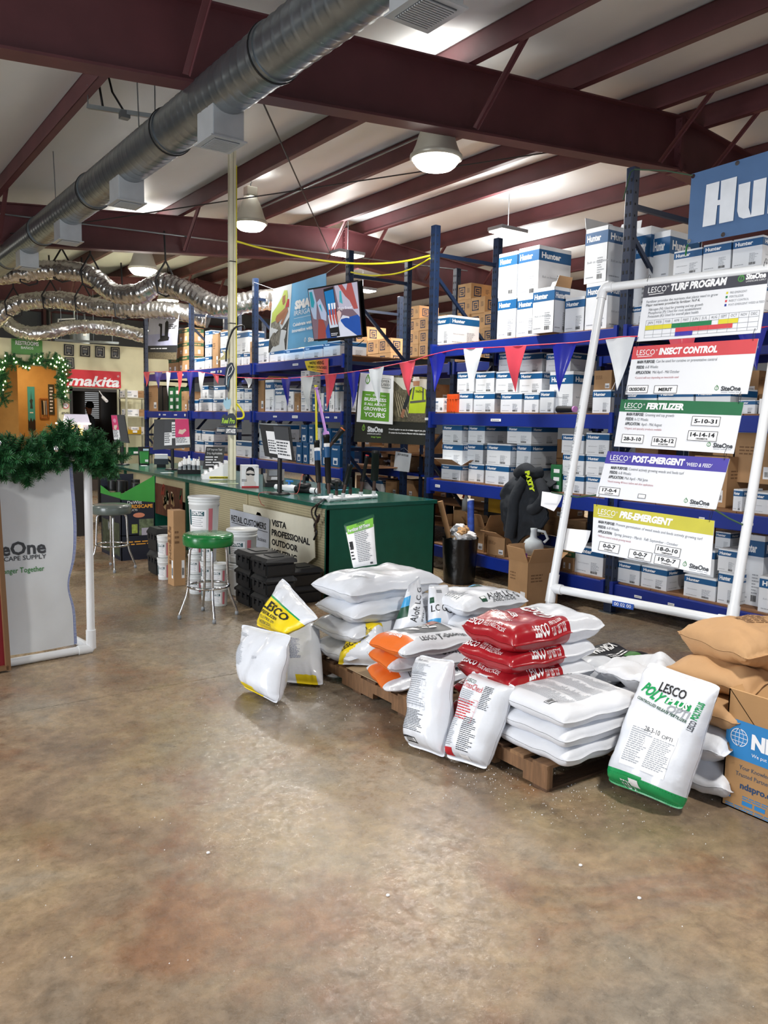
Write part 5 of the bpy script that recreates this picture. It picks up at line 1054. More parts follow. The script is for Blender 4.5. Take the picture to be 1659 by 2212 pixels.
for q in range(34):
    u0 = .02+.028*q; mp = k.mp(u0, .012, 0, .0025); g.add([mp(0, 0), mp(.0035, 0), mp(.026, .05), mp(.0225, .05)], [(0, 1, 2, 3)], DG2)
k.patch(g, .42, .54, .02, .085, LBL, .0035, 4); k.tx(g, 'FERT', .03, .28, .01, LBL, 0, fit=.07, e=.005); g.build('print', k.t)
# bags at the back of the nearest pallet
k = Bag('soil_bag', 'black and white soil bag lying behind the white paper sacks', flat(3.80, 3.02, .34, .55, .46, .1), .15, BLACK, p=3.5, pv=4, seed=101, wr=1.6, mf=lambda u, v, s: POLY if u < .28 else BLACK)
g = G(); k.tx(g, 'PRO MIX', .06, .36, .5, LBL, 0, fit=.22, bold=.04); k.fp(g, .4, .3, .2, .05, 2, LBL, 4); k.patch(g, .62, .75, .1, .3, mat('3f7a35', .5)); g.build('print', k.t)
k = Bag('empty_sack', 'crumpled half-empty white sack with dark green patch behind the paper sacks', flat(3.72, 2.68, .40, .50, .36, .15), .13, PAPW, p=2.5, pv=3, seed=105, wr=3.2, mf=lambda u, v, s: DGR if u > .78 and v < .3 else PAPW)
k = Bag('plain_sack', 'grey white bag lying under the black soil bag', flat(3.74, 2.98, .20, .62, .5, .05), .15, POLY, p=4, pv=5, seed=107)
k = Bag('plain_sack', 'white bag under the crumpled sack at the pallet back', flat(3.66, 2.62, .24, .5, .2, .0), .2, POLY, p=4, pv=5, seed=109)
# brown bags
bc = atD(1575, 1560, 4.05)
for j, (z, T_, m, lb, w1, w2, dx, dy) in enumerate(((.09, .17, PAPW, 'torn dirty white bag on the floor between green bag and carton', .55, .42, -.12, .0), (.26, .17, PAPW, 'torn white bag, second from the floor behind the carton', .55, .42, -.12, .01), (.41, .16, BRN, 'brown paper bag in the middle of the pile behind the tall carton', .60, .46, -.06, .02), (.54, .14, BRN, 'flat brown paper bag just under the big rounded one', .56, .46, .0, .03), (.68, .22, BRN, 'big rounded brown paper bag on top of the pile by the carton', .58, .50, .12, -.03))):
    k = Bag('brown_sack' if m is BRN else 'torn_sack', lb, flat(bc.x+dx, bc.y+dy, z, w1, w2, (.1, .05, .12, .15, -.25)[j]), T_, m, p=4, pv=4.5, seed=120+j, wr=1.7, low=.5, group='brown and torn bags by the carton')
    if j == 4: g = G(); k.fp(g, .45, .55, .16, .12, 8, KRAFTD, 3, -.3, 4); k.patch(g, .3, .36, .5, .56, KRAFTD); g.build('print', k.t)
    if j < 2: g = G(); k.patch(g, .12, .3, .0, .06, KRAFTD, .004, 5); k.patch(g, -.0 if False else .01, .05, .5, .75, KRAFTD, .004, 5); g.build('torn_hole', k.t)
# NDS carton at the right edge
NB = mat('1f7fc0', .6); cz = .56; A = onZ(1558, 1735, 0); t = thing('shipping_carton', 'tall open brown carton with blue brand band, cut off by the right edge', 'box', (A.x, A.y, 0)); K = mat('ad8558', .8, bump=.08)
Lx, Ly = .52, .75; g = G()
for a in ((A.x, A.x+.006, A.y-Ly, A.y), (A.x+Lx-.006, A.x+Lx, A.y-Ly, A.y), (A.x, A.x+Lx, A.y-.006, A.y), (A.x, A.x+Lx, A.y-Ly, A.y-Ly+.006)): g.box(*a, 0, cz, K)
g.box(A.x, A.x+Lx, A.y-Ly, A.y, 0, .006, K); g.build('body', t)
for P4_ in (((A.x, A.y-Ly, cz), (A.x, A.y, cz), (A.x+.14, A.y-.03, cz-.14), (A.x+.14, A.y-Ly+.03, cz-.14)), ((A.x+Lx, A.y, cz), (A.x+Lx, A.y-Ly, cz), (A.x+Lx+.14, A.y-Ly, cz+.07), (A.x+Lx+.14, A.y, cz+.07)), ((A.x, A.y, cz), (A.x+Lx, A.y, cz), (A.x+Lx, A.y-.15, cz-.16), (A.x, A.y-.15, cz-.16))): G().slab(*P4_, .004, KRAFT2).build('flap', t)
g = G(); o = V((A.x, A.y, 0)); g.quad(o+V((-.001, 0, .245)), o+V((-.001, -Ly, .245)), o+V((-.001, -Ly, .425)), o+V((-.001, 0, .425)), NB)
c = o+V((-.002, -.065, .345))
for rr, s0 in ((.042, 0),):
    for a in range(32):
        p, q = 2*PI*a/32, 2*PI*(a+1)/32; g.quad(*[c+V((0, -r2*math.cos(s), r2*math.sin(s))) for r2, s in ((.039, p), (.042, p), (.042, q), (.039, q))], LBL)
        for kx in (.5,): g.quad(*[c+V((0, -kx*r2*math.cos(s), r2*math.sin(s))) for r2, s in ((.039, p), (.042, p), (.042, q), (.039, q))], LBL)
for zz in (-.02, 0, .02): w_ = math.sqrt(.04**2-zz**2); g.quad(c+V((0, w_, zz-.0012)), c+V((0, -w_, zz-.0012)), c+V((0, -w_, zz+.0012)), c+V((0, w_, zz+.0012)), LBL)
g.quad(c+V((0, .0012, -.04)), c+V((0, -.0012, -.04)), c+V((0, -.0012, .04)), c+V((0, .0012, .04)), LBL)
g.text('NDS', .062, o+V((-.001, -.125, .315)), EY, EZ, LBL, bold=.06, off=.002, fit=.17).text('We put water in its place', .016, o+V((-.001, -.13, .275)), EY, EZ, LBL, off=.002)
g.text('Your Knowledgeable &', .02, o+V((0, -.075, .2)), EY, EZ, mat('2c4a63', .6), fit=.23).text('Trusted Partner Since 1972', .02, o+V((0, -.06, .165)), EY, EZ, mat('2c4a63', .6), fit=.28).text('ndspro.com', .03, o+V((0, -.085, .11)), EY, EZ, mat('1c3f66', .6), fit=.2, bold=.03)
g.fine(o+V((0, -.1, .06)), EY, EZ, .16, .02, 2, NB, .2, 5, 3); 
for q in (.1, .16): g.quad(o+V((-.001, -q, .035)), o+V((-.001, -q-.05, .035)), o+V((-.001, -q-.05, .055)), o+V((-.001, -q, .055)), NB)
g.fine(o+V((0, -.02, .005)), EY, EZ, .35, .02, 2, NB, .1, 9, 5); g.fine(o+V((0, -.01, .045)), EY, EZ, .035, .02, 1, NB, .1, 2, 5); g.build('print', t)

# ================= PVC FRAME WITH HANGING BOARDS =================
PL = atD(1193, 1270, 5.6); PR = atD(1580, 1352, 4.72); d = (PR-PL); d.z = 0; d.normalize(); PN = V((d.y, -d.x, 0)) if d.y < 0 else V((-d.y, d.x, 0))
if PN.x < 0: PN = -PN                                   # horizontal normal pointing away
PR = onP(1580, 1352, PL, PN); PR.z = PL.z
TP = onP(1303, 622, PL, d); lv = (TP-PL); UPV = lv.normalized(); FN = d.cross(UPV); FN.normalize()
if FN.dot(CAM-PL) < 0: FN = -FN
def fr(x, y): return onP(x, y, PL, FN)
foot = lambda p: p-UPV*(p.z-.03)/UPV.z
WD_ = (PR-PL).length; TL_ = TP; TR_ = TP+d*WD_; t = thing('pvc_sign_frame', 'tall white pipe frame holding the hanging program boards', 'frame', foot(PL)-V((0, 0, .03))); r = .029
G().tube([foot(PL), TL_-UPV*.05], r, PVC, 20).build('left_post', t); G().tube([foot(PR), TR_-UPV*.05], r, PVC, 20).build('right_post', t)
G().tube([TL_-UPV*.08, TL_-UPV*.03, TL_+d*.012-UPV*.01, TL_+d*.03, TL_+d*.08], r*1.2, PVC, 20).build('elbow', t); G().tube([TR_-UPV*.08, TR_-UPV*.03, TR_-d*.012-UPV*.01, TR_-d*.03, TR_-d*.08], r*1.2, PVC, 20).build('elbow', t)
G().tube([TL_+d*.05, TR_-d*.05], r, PVC, 20).build('top_bar', t); G().tube([PL, PR], r, PVC, 20).build('cross_bar', t)
for p, s in ((PL, 1), (PR, -1)): G().tube([p-UPV*.1, p+UPV*.1], r*1.22, PVC, 20).tube([p, p+d*s*.08], r*1.22, PVC, 20).build('tee_joint', t)
for p in (PL, PR): f = foot(p); back = f+PN*.75+V((0, 0, 0)); G().tube([f-PN*.02, back], r*.9, PVC, 16).build('ground_bar', t)
g = G(); p = fr(1350, 1308); g.slab(p-d*.075+FN*.031+V((0, 0, -.018)), p+d*.075+FN*.031+V((0, 0, -.018)), p+d*.075+FN*.031+V((0, 0, .018)), p-d*.075+FN*.031+V((0, 0, .018)), .004, mat('1a4da6', .6)); g.text('00 02 00', .022, p-d*.06+FN*.032+V((0, 0, -.01)), d, EZ, LBL, fit=.12); g.build('tape_label', t)
g = G(); g.text('PVC 1 1/2 IN SCH 40  ASTM D-1785  480 PSI', .014, foot(PL)+UPV*1.1+FN*.0295-d*.004, UPV, -d, GREY, fit=.8); g.build('print', t)
def hboard(name, label, px, hc, title, hfrac, lines, boxes, tw, sub=None, site=(.76, .08)):
    TLb, TRb, BRb, BLb = [fr(*q)+FN*.012 for q in px]; t = thing(name, label, 'sign', BLb); g = G()
    g.slab(BLb, BRb, TRb, TLb, .006, mat('e8ebf0', .35, var=.01)); g.build('board', t)
    ex = (BRb-BLb).normalized(); w_ = (BRb-BLb).length; ey0 = (TLb-BLb); h_ = ey0.length; ey = FN.cross(ex).normalized()
    P_ = lambda u, v: BLb.lerp(BRb, u).lerp(TLb.lerp(TRb, u), v)
    e = FN*.001; g = G(); g.quad(P_(0, 1-hfrac)+e, P_(1, 1-hfrac)+e, P_(1, 1)+e, P_(0, 1)+e, hc); g.build('header', t)
    def T_(s, hh, u, v, m, fit=None, bold=.02, shear=0., align='L'):
        o = P_(u, v); g.text(s, hh*h_, o, ex, ey, m, align, fit*w_ if fit else None, bold, shear, off=.0022)
    g = G(); hf = hfrac; T_('LESCO', hf*.42, .04, 1-hf*.70, LBL, .16, 0); T_('®', hf*.14, .205, 1-hf*.45, LBL, None, 0); g.bar(P_(.05, 1-hf*.82)+FN*.002, P_(.18, 1-hf*.80)+FN*.002, .001, .004, LBL)
    T_(title, hf*.46, .235, 1-hf*.72, LBL, tw, .055, .12)
    if sub: T_(sub, hf*.26, .25+tw, 1-hf*.74, LBL, .20, .01, .2)
    g.build('lettering', t); g = G()
    for s, b_, u, v, hh, fw, c_ in lines: T_(s, hh, u, v, c_, fw, .03 if b_ else 0, 0)
    if site: u, v = site; drop(g, P_(u, v+.01), ex, ey, .09*h_*1.5, mat('3f7d46', .5), LBL); T_('SiteOne', .085, u+.035, v-.02, INKG, .15, .04); g.fine(P_(u+.04, v-.06)+FN*.001, ex, ey, .14*w_, .02*h_, 1, GREY, .05, 3)
    g.build('print', t)
    for k, (s, sub_, u, v, bw, bh) in enumerate(boxes):
        c0 = P_(u, v)+FN*.0016; g = G(); X_, Y_ = ex*bw*w_, ey*bh*h_
        g.slab(c0+FN*.003, c0+X_+FN*.003, c0+X_+Y_+FN*.003, c0+Y_+FN*.003, .003, LBL); f = .0015; q = c0+FN*.0036
        for a, b_ in ((q+X_*.02+Y_*.05, q+X_*.98+Y_*.05), (q+X_*.02+Y_*.95, q+X_*.98+Y_*.95), (q+X_*.02+Y_*.05, q+X_*.02+Y_*.95), (q+X_*.98+Y_*.05, q+X_*.98+Y_*.95)): g.bar(a, b_, .001, .003, INK, up=FN) if False else g.bar(a, b_, .003, .001, INK, up=FN)
        if s: g.text(s, bh*h_*.38, q+X_*.5+Y_*(.42 if sub_ else .30), ex, ey, INK, 'C', fit=bw*w_*min(.8, .1*len(s)+.08), bold=.03, off=.0015)
        if sub_: g.text(sub_, bh*h_*.15, q+X_*.5+Y_*.16, ex, ey, INK, 'C', fit=bw*w_*.4, bold=.02, off=.0015)
        g.build('magnet_label', t)
    # wire ties at the top corners
    g = G()
    for u in (.03, .965):
        p = P_(u, .965); g.tube([p+FN*.004, p+FN*.02+ey*.03, p+ey*.075+FN*.004, p+ey*.075-FN*.016, p+ey*.03-FN*.012, p-FN*.008], .0016, BLACK, 5)
    g.build('wire_tie', t)
    return t, P_, ex, ey, w_, h_
K1 = INKG; K2 = mat('7b8088', .6); K3 = mat('c08a92', .6)
t, P_, ex, ey, w_, h_ = hboard('program_board', 'turf program board with dark header and month chart, topmost', [(1394.7, 615), (1664, 580), (1643.6, 720), (1377.8, 739)], mat('45464f', .5), 'TURF PROGRAM', .245,
    [('Fertilizer provides the nutrients that plants need to grow', 0, .04, .655, .045, .60, K2), ('Major nutrients provided by fertilizer: N-P-K', 0, .04, .595, .045, .46, K1), ('Nitrogen (N): Used for greening and top growth', 0, .07, .515, .045, .46, K2), ('Phosphorus (P): Used for root establishment', 0, .07, .455, .045, .45, K2), ('Potassium (K): Used for overall plant health', 0, .07, .395, .045, .43, K2)], [], .46, site=None)
g = G(); mo = 'JAN FEB MAR APR MAY JUN JUL AUG SEPT OCT NOV DEC'.split(); cw = .915/12
for k, s in enumerate(mo): o = P_(.06+cw*(k+.5), .285); g.text(s, .045*h_, o, ex, ey, GREY, 'C', fit=cw*w_*.62, off=.002)
for v in (.05, .10, .18, .26, .35): g.bar(P_(.06, v)+FN*.002, P_(.975, v)+FN*.002, .0015, .001, GREY, up=FN)
for k in range(13): g.bar(P_(.06+cw*k, .05)+FN*.002, P_(.06+cw*k, .35)+FN*.002, .0012, .001, GREY, up=FN)
for a, b, v, c_ in ((0, 3, .185, 'd9cf3a'), (3, 7.3, .185, '1d7a4c'), (8, 10, .185, 'd9cf3a'), (3.5, 9.5, .11, 'd0494f'), (3.5, 5.4, .04, '3f36a8')):
    q = FN*.0025; g.quad(P_(.06+cw*a, v)+q, P_(.06+cw*b, v)+q, P_(.06+cw*b, v+.073)+q, P_(.06+cw*a, v+.073)+q, mat(c_, .5))
for k, (s, c_) in enumerate((('PRE-EMERGENT', 'd9cf3a'), ('FERTILIZER', '1d7a4c'), ('INSECT CONTROL', 'd0494f'), ('POST-EMERGENT WEED & FEED', '233a9a'))):
    q = FN*.0022; v = .66-.065*k; g.quad(P_(.70, v)+q, P_(.715, v)+q, P_(.715, v+.035)+q, P_(.70, v+.035)+q, mat(c_, .5)); g.text(s, .035*h_, P_(.73, v), ex, ey, PGREY, fit=w_*(.018*len(s)*.6), off=.002)
drop(g, P_(.80, .86), ex, ey, .17*h_, mat('4f9a4a', .5), mat('45464f', .5)); g.text('SiteOne', .085*h_, P_(.835, .86), ex, ey, LBL, fit=.15*w_, bold=.05, off=.002); g.text('LANDSCAPE SUPPLY', .026*h_, P_(.84, .815), ex, ey, LBL, fit=.15*w_, off=.002); g.build('chart', t)
hboard('program_board', 'insect control board with red header, second from the top', [(1370.6, 750), (1640, 732.7), (1616, 852), (1352.6, 853)], mat('cf4a50', .5), 'INSECT CONTROL', .27,
    [('MAIN PURPOSE:', 1, .06, .64, .06, .155, K1), ('Can be used for curative or preventative control', 0, .225, .64, .06, .50, K2), ('FEEDS:', 1, .06, .53, .06, .07, K1), ('6-8 Weeks', 0, .14, .53, .06, .11, K2), ('APPLICATION:', 1, .06, .42, .06, .135, K1), ('Mid April - Mid October', 0, .21, .42, .06, .23, K2), ('*Control will vary depending on insecticide used', 0, .06, .32, .045, .38, K3)],
    [('CROSSCHECK', '', .01, .02, .19, .17), ('MERIT', '', .25, .01, .20, .17)], .48)
hboard('program_board', 'fertilizer board with green header, third from the top', [(1344, 863.5), (1608.7, 870), (1586, 981), (1328, 964.7)], mat('17683f', .5), 'FERTILIZER', .26,
    [('MAIN PURPOSE:', 1, .07, .66, .06, .155, K1), ('Greening and top growth', 0, .235, .66, .06, .25, K2), ('FEEDS:', 1, .07, .56, .06, .07, K1), ('6-12 Weeks', 0, .15, .56, .06, .12, K2), ('APPLICATION:', 1, .07, .46, .06, .135, K1), ('April - Mid August', 0, .215, .46, .06, .18, K2), ('*Organic and specialty products available', 0, .07, .37, .045, .33, K3)],
    [('28-3-10', '', .06, .08, .20, .19), ('18-24-12', 'STARTER', .33, .05, .21, .20), ('5-10-31', '', .63, .50, .23, .20), ('14-14-14', 'ORNAMENTAL', .62, .20, .24, .21)], .32, site=(.80, .12))
hboard('program_board', 'post-emergent board with purple header, fourth from the top', [(1315, 975), (1578, 991.7), (1548, 1101.5), (1289, 1073)], mat('4136a0', .5), 'POST-EMERGENT', .27,
    [('MAIN PURPOSE:', 1, .07, .62, .06, .15, K1), ('Control actively growing weeds and feeds turf', 0, .23, .62, .06, .46, K2), ('FEEDS:', 1, .07, .52, .06, .07, K1), ('6-8 Weeks', 0, .15, .52, .06, .11, K2), ('APPLICATION:', 1, .07, .42, .06, .135, K1), ('Mid April - Mid June', 0, .215, .42, .06, .2, K2), ('*Avoid mowing 48 hours before and after applications', 0, .07, .33, .045, .40, K3)],
    [('17-0-4', 'LOCKUP', .02, .05, .19, .18), ('', '', .37, .06, .065, .09)], .44, sub="'WEED & FEED'")
hboard('program_board', 'pre-emergent board with yellow header, lowest', [(1284.8, 1089.5), (1545, 1125.6), (1536, 1242.9), (1279.7, 1191.7)], mat('c2bb2b', .5), 'PRE-EMERGENT', .275,
    [('MAIN PURPOSE:', 1, .05, .62, .055, .15, K1), ('Prevent germination of weed seeds and feeds actively growing turf', 0, .21, .62, .055, .72, K2), ('FEEDS:', 1, .05, .52, .055, .07, K1), ('6-8 Weeks', 0, .13, .52, .055, .11, K2), ('APPLICATION:', 1, .05, .42, .055, .13, K1), ('Spring: January - March', 0, .2, .42, .055, .24, K2), ('Fall: September - October', 0, .46, .42, .055, .28, K2), ('*Will not control actively growing weeds', 0, .05, .33, .045, .3, K3)],
    [('0-0-7', 'STONEWALL', .06, .05, .19, .20), ('0-0-7', 'DIMENSION', .33, .01, .20, .20), ('18-0-10', 'DIMENSION', .55, .20, .21, .19), ('19-0-7', 'STONEWALL', .55, .0, .21, .19)], .45, site=(.80, .08))
# ropes, papers
g = G(); ROPE = mat('35503a', .8); a, b = fr(1205, 1066), fr(1290, 1070); g.tube([fr(1196, 1065)+FN*.03, a.lerp(b, .5)+V((0, 0, -.02)), b+FN*.01], .006, ROPE, 6); g.tube([fr(1546, 1102)+FN*.01, fr(1575, 1120), fr(1608, 1135)+FN*.03], .006, ROPE, 6); g.build('guy_rope', loc=a, label='thin green and black rope tying the boards to the pipe frame', cat='rope')
def sheet(label, px, D, curl=.04, m=LBL, seed=0, pr=0):
    P = [fr(x, y)-FN*D for x, y in px]; t = thing('paper_sheet', label, 'paper', P[3]); n = (P[1]-P[0]).cross(P[3]-P[0]).normalized(); g = G()
    f = lambda u, v: P[0].lerp(P[1], u).lerp(P[3].lerp(P[2], u), v)-n*curl*(math.sin(PI*v*.7)*u+.15*math.sin(5*u))
    g.grid(f, 10, 12, m).grid(lambda u, v: f(u, v)+n*.0012, 10, 12, m, flip=True); g.build('sheet', t)
    if pr: g = G(); g.fine(None, None, None, 1, 1, pr, K2, .3, 5, seed, .2, map=lambda x, y: f(.08+.7*x, .15+.7*y)-n*.002); g.build('print', t)
sheet('blank white sheet curling off the shelf beam left of the pipe frame', [(1163, 1091), (1192, 1103), (1207, 1064), (1166, 1060)], .032, .03)
sheet('printed sheet curling in front of the lowest shelf beside the frame', [(1212, 1186), (1252, 1194), (1268, 1144), (1220, 1140)], .032, .03, pr=8)
# ================= PVC FRAME WITH FABRIC BANNER, LEFT =================
F0 = onZ(197, 1400, .03); F1 = onZ(18, 1432, .03); dl = (F1-F0).normalized(); hz = 1.42; t = thing('pvc_banner_frame', 'low white pipe frame at the left carrying the fabric banner and garland', 'frame', (F0.x, F0.y, 0)); r = .029
fn = dl.cross(EZ); fn = fn if fn.dot(CAM-F0) > 0 else -fn
G().tube([F0, F0+V((0, 0, hz))], r, PVC, 20).build('right_post', t); G().tube([F0+dl*1.25, F0+dl*1.25+V((0, 0, hz))], r, PVC, 20).build('left_post', t); G().tube([F0, F0+dl*1.25], r, PVC, 20).build('bottom_bar', t)
G().tube([F0+V((0, 0, hz)), F0+dl*1.25+V((0, 0, hz))], r, PVC, 20).build('top_bar', t); G().tube([F0, F0-fn*.5], r, PVC, 20).tube([F0+dl*1.25, F0+dl*1.25-fn*.5], r, PVC, 20).build('ground_bar', t)
G().tube([F0+V((0, 0, .14)), F0+V((0, 0, .0)), ], r*1.22, PVC, 20).tube([F0, F0+dl*.1], r*1.22, PVC, 20).build('elbow', t)
def bw(u, v):   # u from right edge leftwards, v up
    p = F0+dl*(.115+1.02*u)+V((0, 0, .05+1.33*v)); k = (.05*math.exp(-((v-.34)/.11)**2)-.01*math.exp(-((v-.75)/.2)**2)-.01*math.exp(-(v/.08)**2))*math.exp(-u*8)
    return p+dl*k+fn*(.02*math.sin(7*u+3*v)+.015*noise.noise(V((u*3, v*4, 1)))+.02*math.sin(PI*v))
BAN = mat('dfe5ea', .42, var=.03, bump=.15, bscale=14); BST = mat('2a5cae', .6)
t = thing('fabric_banner', 'white woven banner with blue stitched edge and supplier name, left edge', 'banner', F0+dl*.1)
g = G(); g.grid(bw, 50, 60, BAN, mf=lambda u, v: BST if (u < .014 or v < .008) else BAN); g.build('cloth', t)
g = G()
for k in range(150): v = k/150; g.add([bw(.0, v)+fn*.002, bw(.018, v+.002)+fn*.002, bw(.018, v+.0045)+fn*.002, bw(0, v+.0025)+fn*.002], [(0, 1, 2, 3)], LBL)
tag(g.build('stitching', t), kind='stuff')
g = G(); mpb = lambda u0, v0: (lambda x, y: bw(u0-x/1.02, v0+y/1.33)+fn*.004)
zz = lambda y: (CAMH-(y-905)*5.75/1731-.05)/1.33
g.text('SiteOne', .088, None, None, None, INKG, 'R', fit=.42, bold=.03, map=mpb(.20, zz(1205))).text('LANDSCAPE SUPPLY', .030, None, None, None, INKG, 'R', fit=.42, bold=.01, map=mpb(.20, zz(1217))).text('Stronger Together', .036, None, None, None, mat('3d8a41', .6), 'R', fit=.32, bold=.01, map=mpb(.215, zz(1243))); g.build('lettering', t)
# framed red board at the lower left edge
a = onZ(17, 1447, .01); WF = mat('7a5a3c', .6, bump=.3, bscale=12, stretch=(1, 1, .15)); t = thing('framed_board', 'wood-framed red board standing at the lower left edge', 'board', a); ez = (V((0, 0, 1))+fn*-.12).normalized()
tp = onP(0, 1190, a, fn); up = (tp-a).normalized(); up2 = (V((0, 0, 1))+dl*up.dot(dl)/max(up.z, .1)).normalized(); HB = 1.3
G().bar(a, a+up2*HB, .03, .045, WF, up=fn).build('frame_rail', t); G().bar(a+V((0, 0, .02)), a+dl*.8+V((0, 0, .02)), .03, .045, WF, up=fn).build('frame_rail', t); G().bar(a+up2*HB, a+up2*HB+dl*.8, .03, .045, WF, up=fn).build('frame_rail', t); G().bar(a+dl*.8, a+dl*.8+up2*HB, .03, .045, WF, up=fn).build('frame_rail', t)
g = G(); o = a-fn*.006; P4 = [o+dl*.8, o+V((0, 0, 0)), o+up2*HB, o+up2*HB+dl*.8]; g.slab(*P4, .006, mat('7d0f1c', .5)); g.build('panel', t)
# ---------------- garlands ----------------
NEED = [mat('2a6a3c', .55, var=.2), mat('3a7d45', .55, var=.2), mat('1d5430', .55, var=.2)]
def branch_mesh(L, n, nl, seed, wd=.0022):
    r = random.Random(seed); g = G(); g.tube([(0, 0, 0), (0, 0, L)], .0025, mat('3b2d1c', .8), 5)
    for k in range(n):
        z = L*(k/n)**.9; a = k*2.4; e = r.uniform(.35, .75); l = nl*r.uniform(.8, 1.15)*(1-.35*z/L); d = V((math.cos(a)*math.cos(e), math.sin(a)*math.cos(e), math.sin(e))); s = d.orthogonal().normalized()*wd; p = V((0, 0, z))
        g.add([p-s, p+s, p+d*l+s*.4, p+d*l-s*.4], [(0, 1, 2, 3)], NEED[k % 3])
    o = g.build('src'); me = o.data; bpy.data.objects.remove(o); return me
def aim(d): return V((0, 0, 1)).rotation_difference(V(d).normalized()).to_euler()
BR_ = [branch_mesh(.13, 120, .05, s, .0028) for s in range(4)]
t = thing('pine_garland', 'thick green pine garland draped along the top of the banner frame', 'garland', F0+V((0, 0, hz))); PB[t.name] = F0+V((0, 0, hz))
G().tube([F0+V((0, 0, hz+.03))-dl*.12, F0+V((0, 0, hz+.03))+dl*.4, F0+V((0, 0, hz+.02))+dl*1.25], .02, mat('203a20', .8), 8).build('wire_core', t)
for k in range(330):
    q = RND.uniform(-.17, 1.0); a = RND.uniform(0, 2*PI); base = dl*q+V((0, 0, .03))+V((0, 0, .05*math.sin(q*9)))
    dirn = dl*RND.uniform(-.8, .8)+fn*math.cos(a)+V((0, 0, math.sin(a)*1.0-.25)); b = bpy.data.objects.new('branch', BR_[k % 4]); sc.collection.objects.link(b); b.parent = t; b.location = base+dirn.normalized()*.03; b.rotation_euler = aim(dirn); s_ = RND.uniform(.8, 1.25); b.scale = (s_, s_, s_)
for k, (q, z) in enumerate(((-.02, .04), (.35, .08))):
    g = G(); c = F0+V((0, 0, hz+z))+dl*(q+.3)+fn*.15; g.lathe([(0, 0), (.018, .01), (.02, .03), (.008, .045), (0, .05)], CHROME, c, 10); g.build('ornament', t)
# lit garland round the hallway opening
BR2 = [branch_mesh(.2, 50, .06, s+9, .006) for s in range(3)]
Yg = YO-.09; gp = [onY(x, y, Yg) for x, y in ((6, 868), (3, 815), (12, 780), (60, 784), (110, 778), (132, 790), (137, 830), (132, 862))]; t = thing('lit_garland', 'pine garland with small warm lights framing the hallway opening', 'garland', gp[0]); PB[t.name] = gp[0]
G().tube(gp, .03, mat('203a20', .8), 6).build('wire_core', t); WL = mat('fff0c8', .4, emis=14., ecol='ffe7b0')
def along(q):
    n = len(gp)-1; i = min(n-1, int(q*n)); return gp[i].lerp(gp[i+1], q*n-i)
for k in range(170):
    p = along(k/170); a = RND.uniform(0, 2*PI); dn = V((math.cos(a), -.5*RND.random(), math.sin(a))); b = bpy.data.objects.new('branch', BR2[k % 3]); sc.collection.objects.link(b); b.parent = t; b.location = p-gp[0]+V((0, -.02, 0)); b.rotation_euler = aim(dn)
lm = G().lathe([(0, 0), (.012, .006), (.010, .02), (0, .035)], WL, seg=6).build('src'); lme = lm.data; bpy.data.objects.remove(lm)
for k in range(52):
    p = along(RND.random()); b = bpy.data.objects.new('fairy_light', lme); sc.collection.objects.link(b); b.parent = t; b.location = p-gp[0]+V((RND.uniform(-.13, .13), -.12, RND.uniform(-.14, .1)))
# ================= BANNERS, SCREEN, PENNANTS =================
def panel(name, label, cat, P, th=.004, m=LBL, wob=0., parent_parts=None, nu=16, nv=12):
    """P: BL,BR,TR,TL world corners. returns thing and point mapper (u,v in 0..1)."""
    P = [V(p) for p in P]; t = thing(name, label, cat, P[0]); n = (P[1]-P[0]).cross(P[3]-P[0]).normalized()
    f = lambda u, v, e=0.: P[0].lerp(P[1], u).lerp(P[3].lerp(P[2], u), v)+n*(e+wob*(math.sin(5*u+3*v)+.6*noise.noise(V((u*4, v*4, P[0].x)))))
    g = G(); g.grid(lambda u, v: f(u, v), nu, nv, m).grid(lambda u, v: f(u, v, -th), nu, nv, m, flip=True); g.build('sheet', t)
    W_, H_ = (P[1]-P[0]).length, (P[3]-P[0]).length
    def rect(g, u0, u1, v0, v1, m, e=.002, n=6): g.grid(lambda a, b: f(u0+(u1-u0)*a, v0+(v1-v0)*b, e), n, n, m)
    def tx(g, s, h, u, v, m, fit=None, bold=.02, shear=0., align='L', e=.004): g.text(s, h*H_, None, None, None, m, align, fit*W_ if fit else None, bold, shear, map=lambda x, y: f(u+x/W_, v+y/H_, e))
    def po(g, pts, m, e=.003): g.add([f(u, v, e) for u, v in pts], [tuple(range(len(pts)))], m)
    def fp(g, u, v, w_, h_, n, m, seed=1, words=6, e=.004): g.fine(None, None, None, w_, h_, n, m, .3, words, seed, map=lambda x, y: f(u+x, v+y, e))
    return t, f, rect, tx, po, fp
def xq(X, *px): return [onX(x, y, X) for x, y in px]
# Hunter banner, top right
HB_ = mat('54749f', .35, var=.05, bump=.12, bscale=6)
t, f, rect, tx, po, fp = panel('brand_banner', 'large blue vinyl banner with white brand lettering, top right corner', 'banner', xq(5.93, (1485, 528), (1950, 442), (1966, 232), (1494, 376)), m=HB_, wob=.004)
g = G(); BW_ = mat('e9eff6', .5); hs = .58; kx_ = .198
def bl(pts): po(g, [(.085+x*kx_, .20+y*hs) for x, y in pts], BW_, .009)
bl([(0, 0), (.36, 0), (.38, .42), (.40, 1), (.04, 1)]); bl([(.46, 0), (.84, 0), (.86, 1), (.44, 1), (.45, .5)]); bl([(.36, .44), (.46, .44), (.46, .56), (.36, .56)])
bl([(.92, .80), (1.22, .80), (1.22, .22), (1.26, .12), (1.30, 0), (1.1, .0), (.98, .06), (.93, .2)]); bl([(1.28, .0), (1.62, 0), (1.62, .80), (1.30, .80), (1.30, .1)])
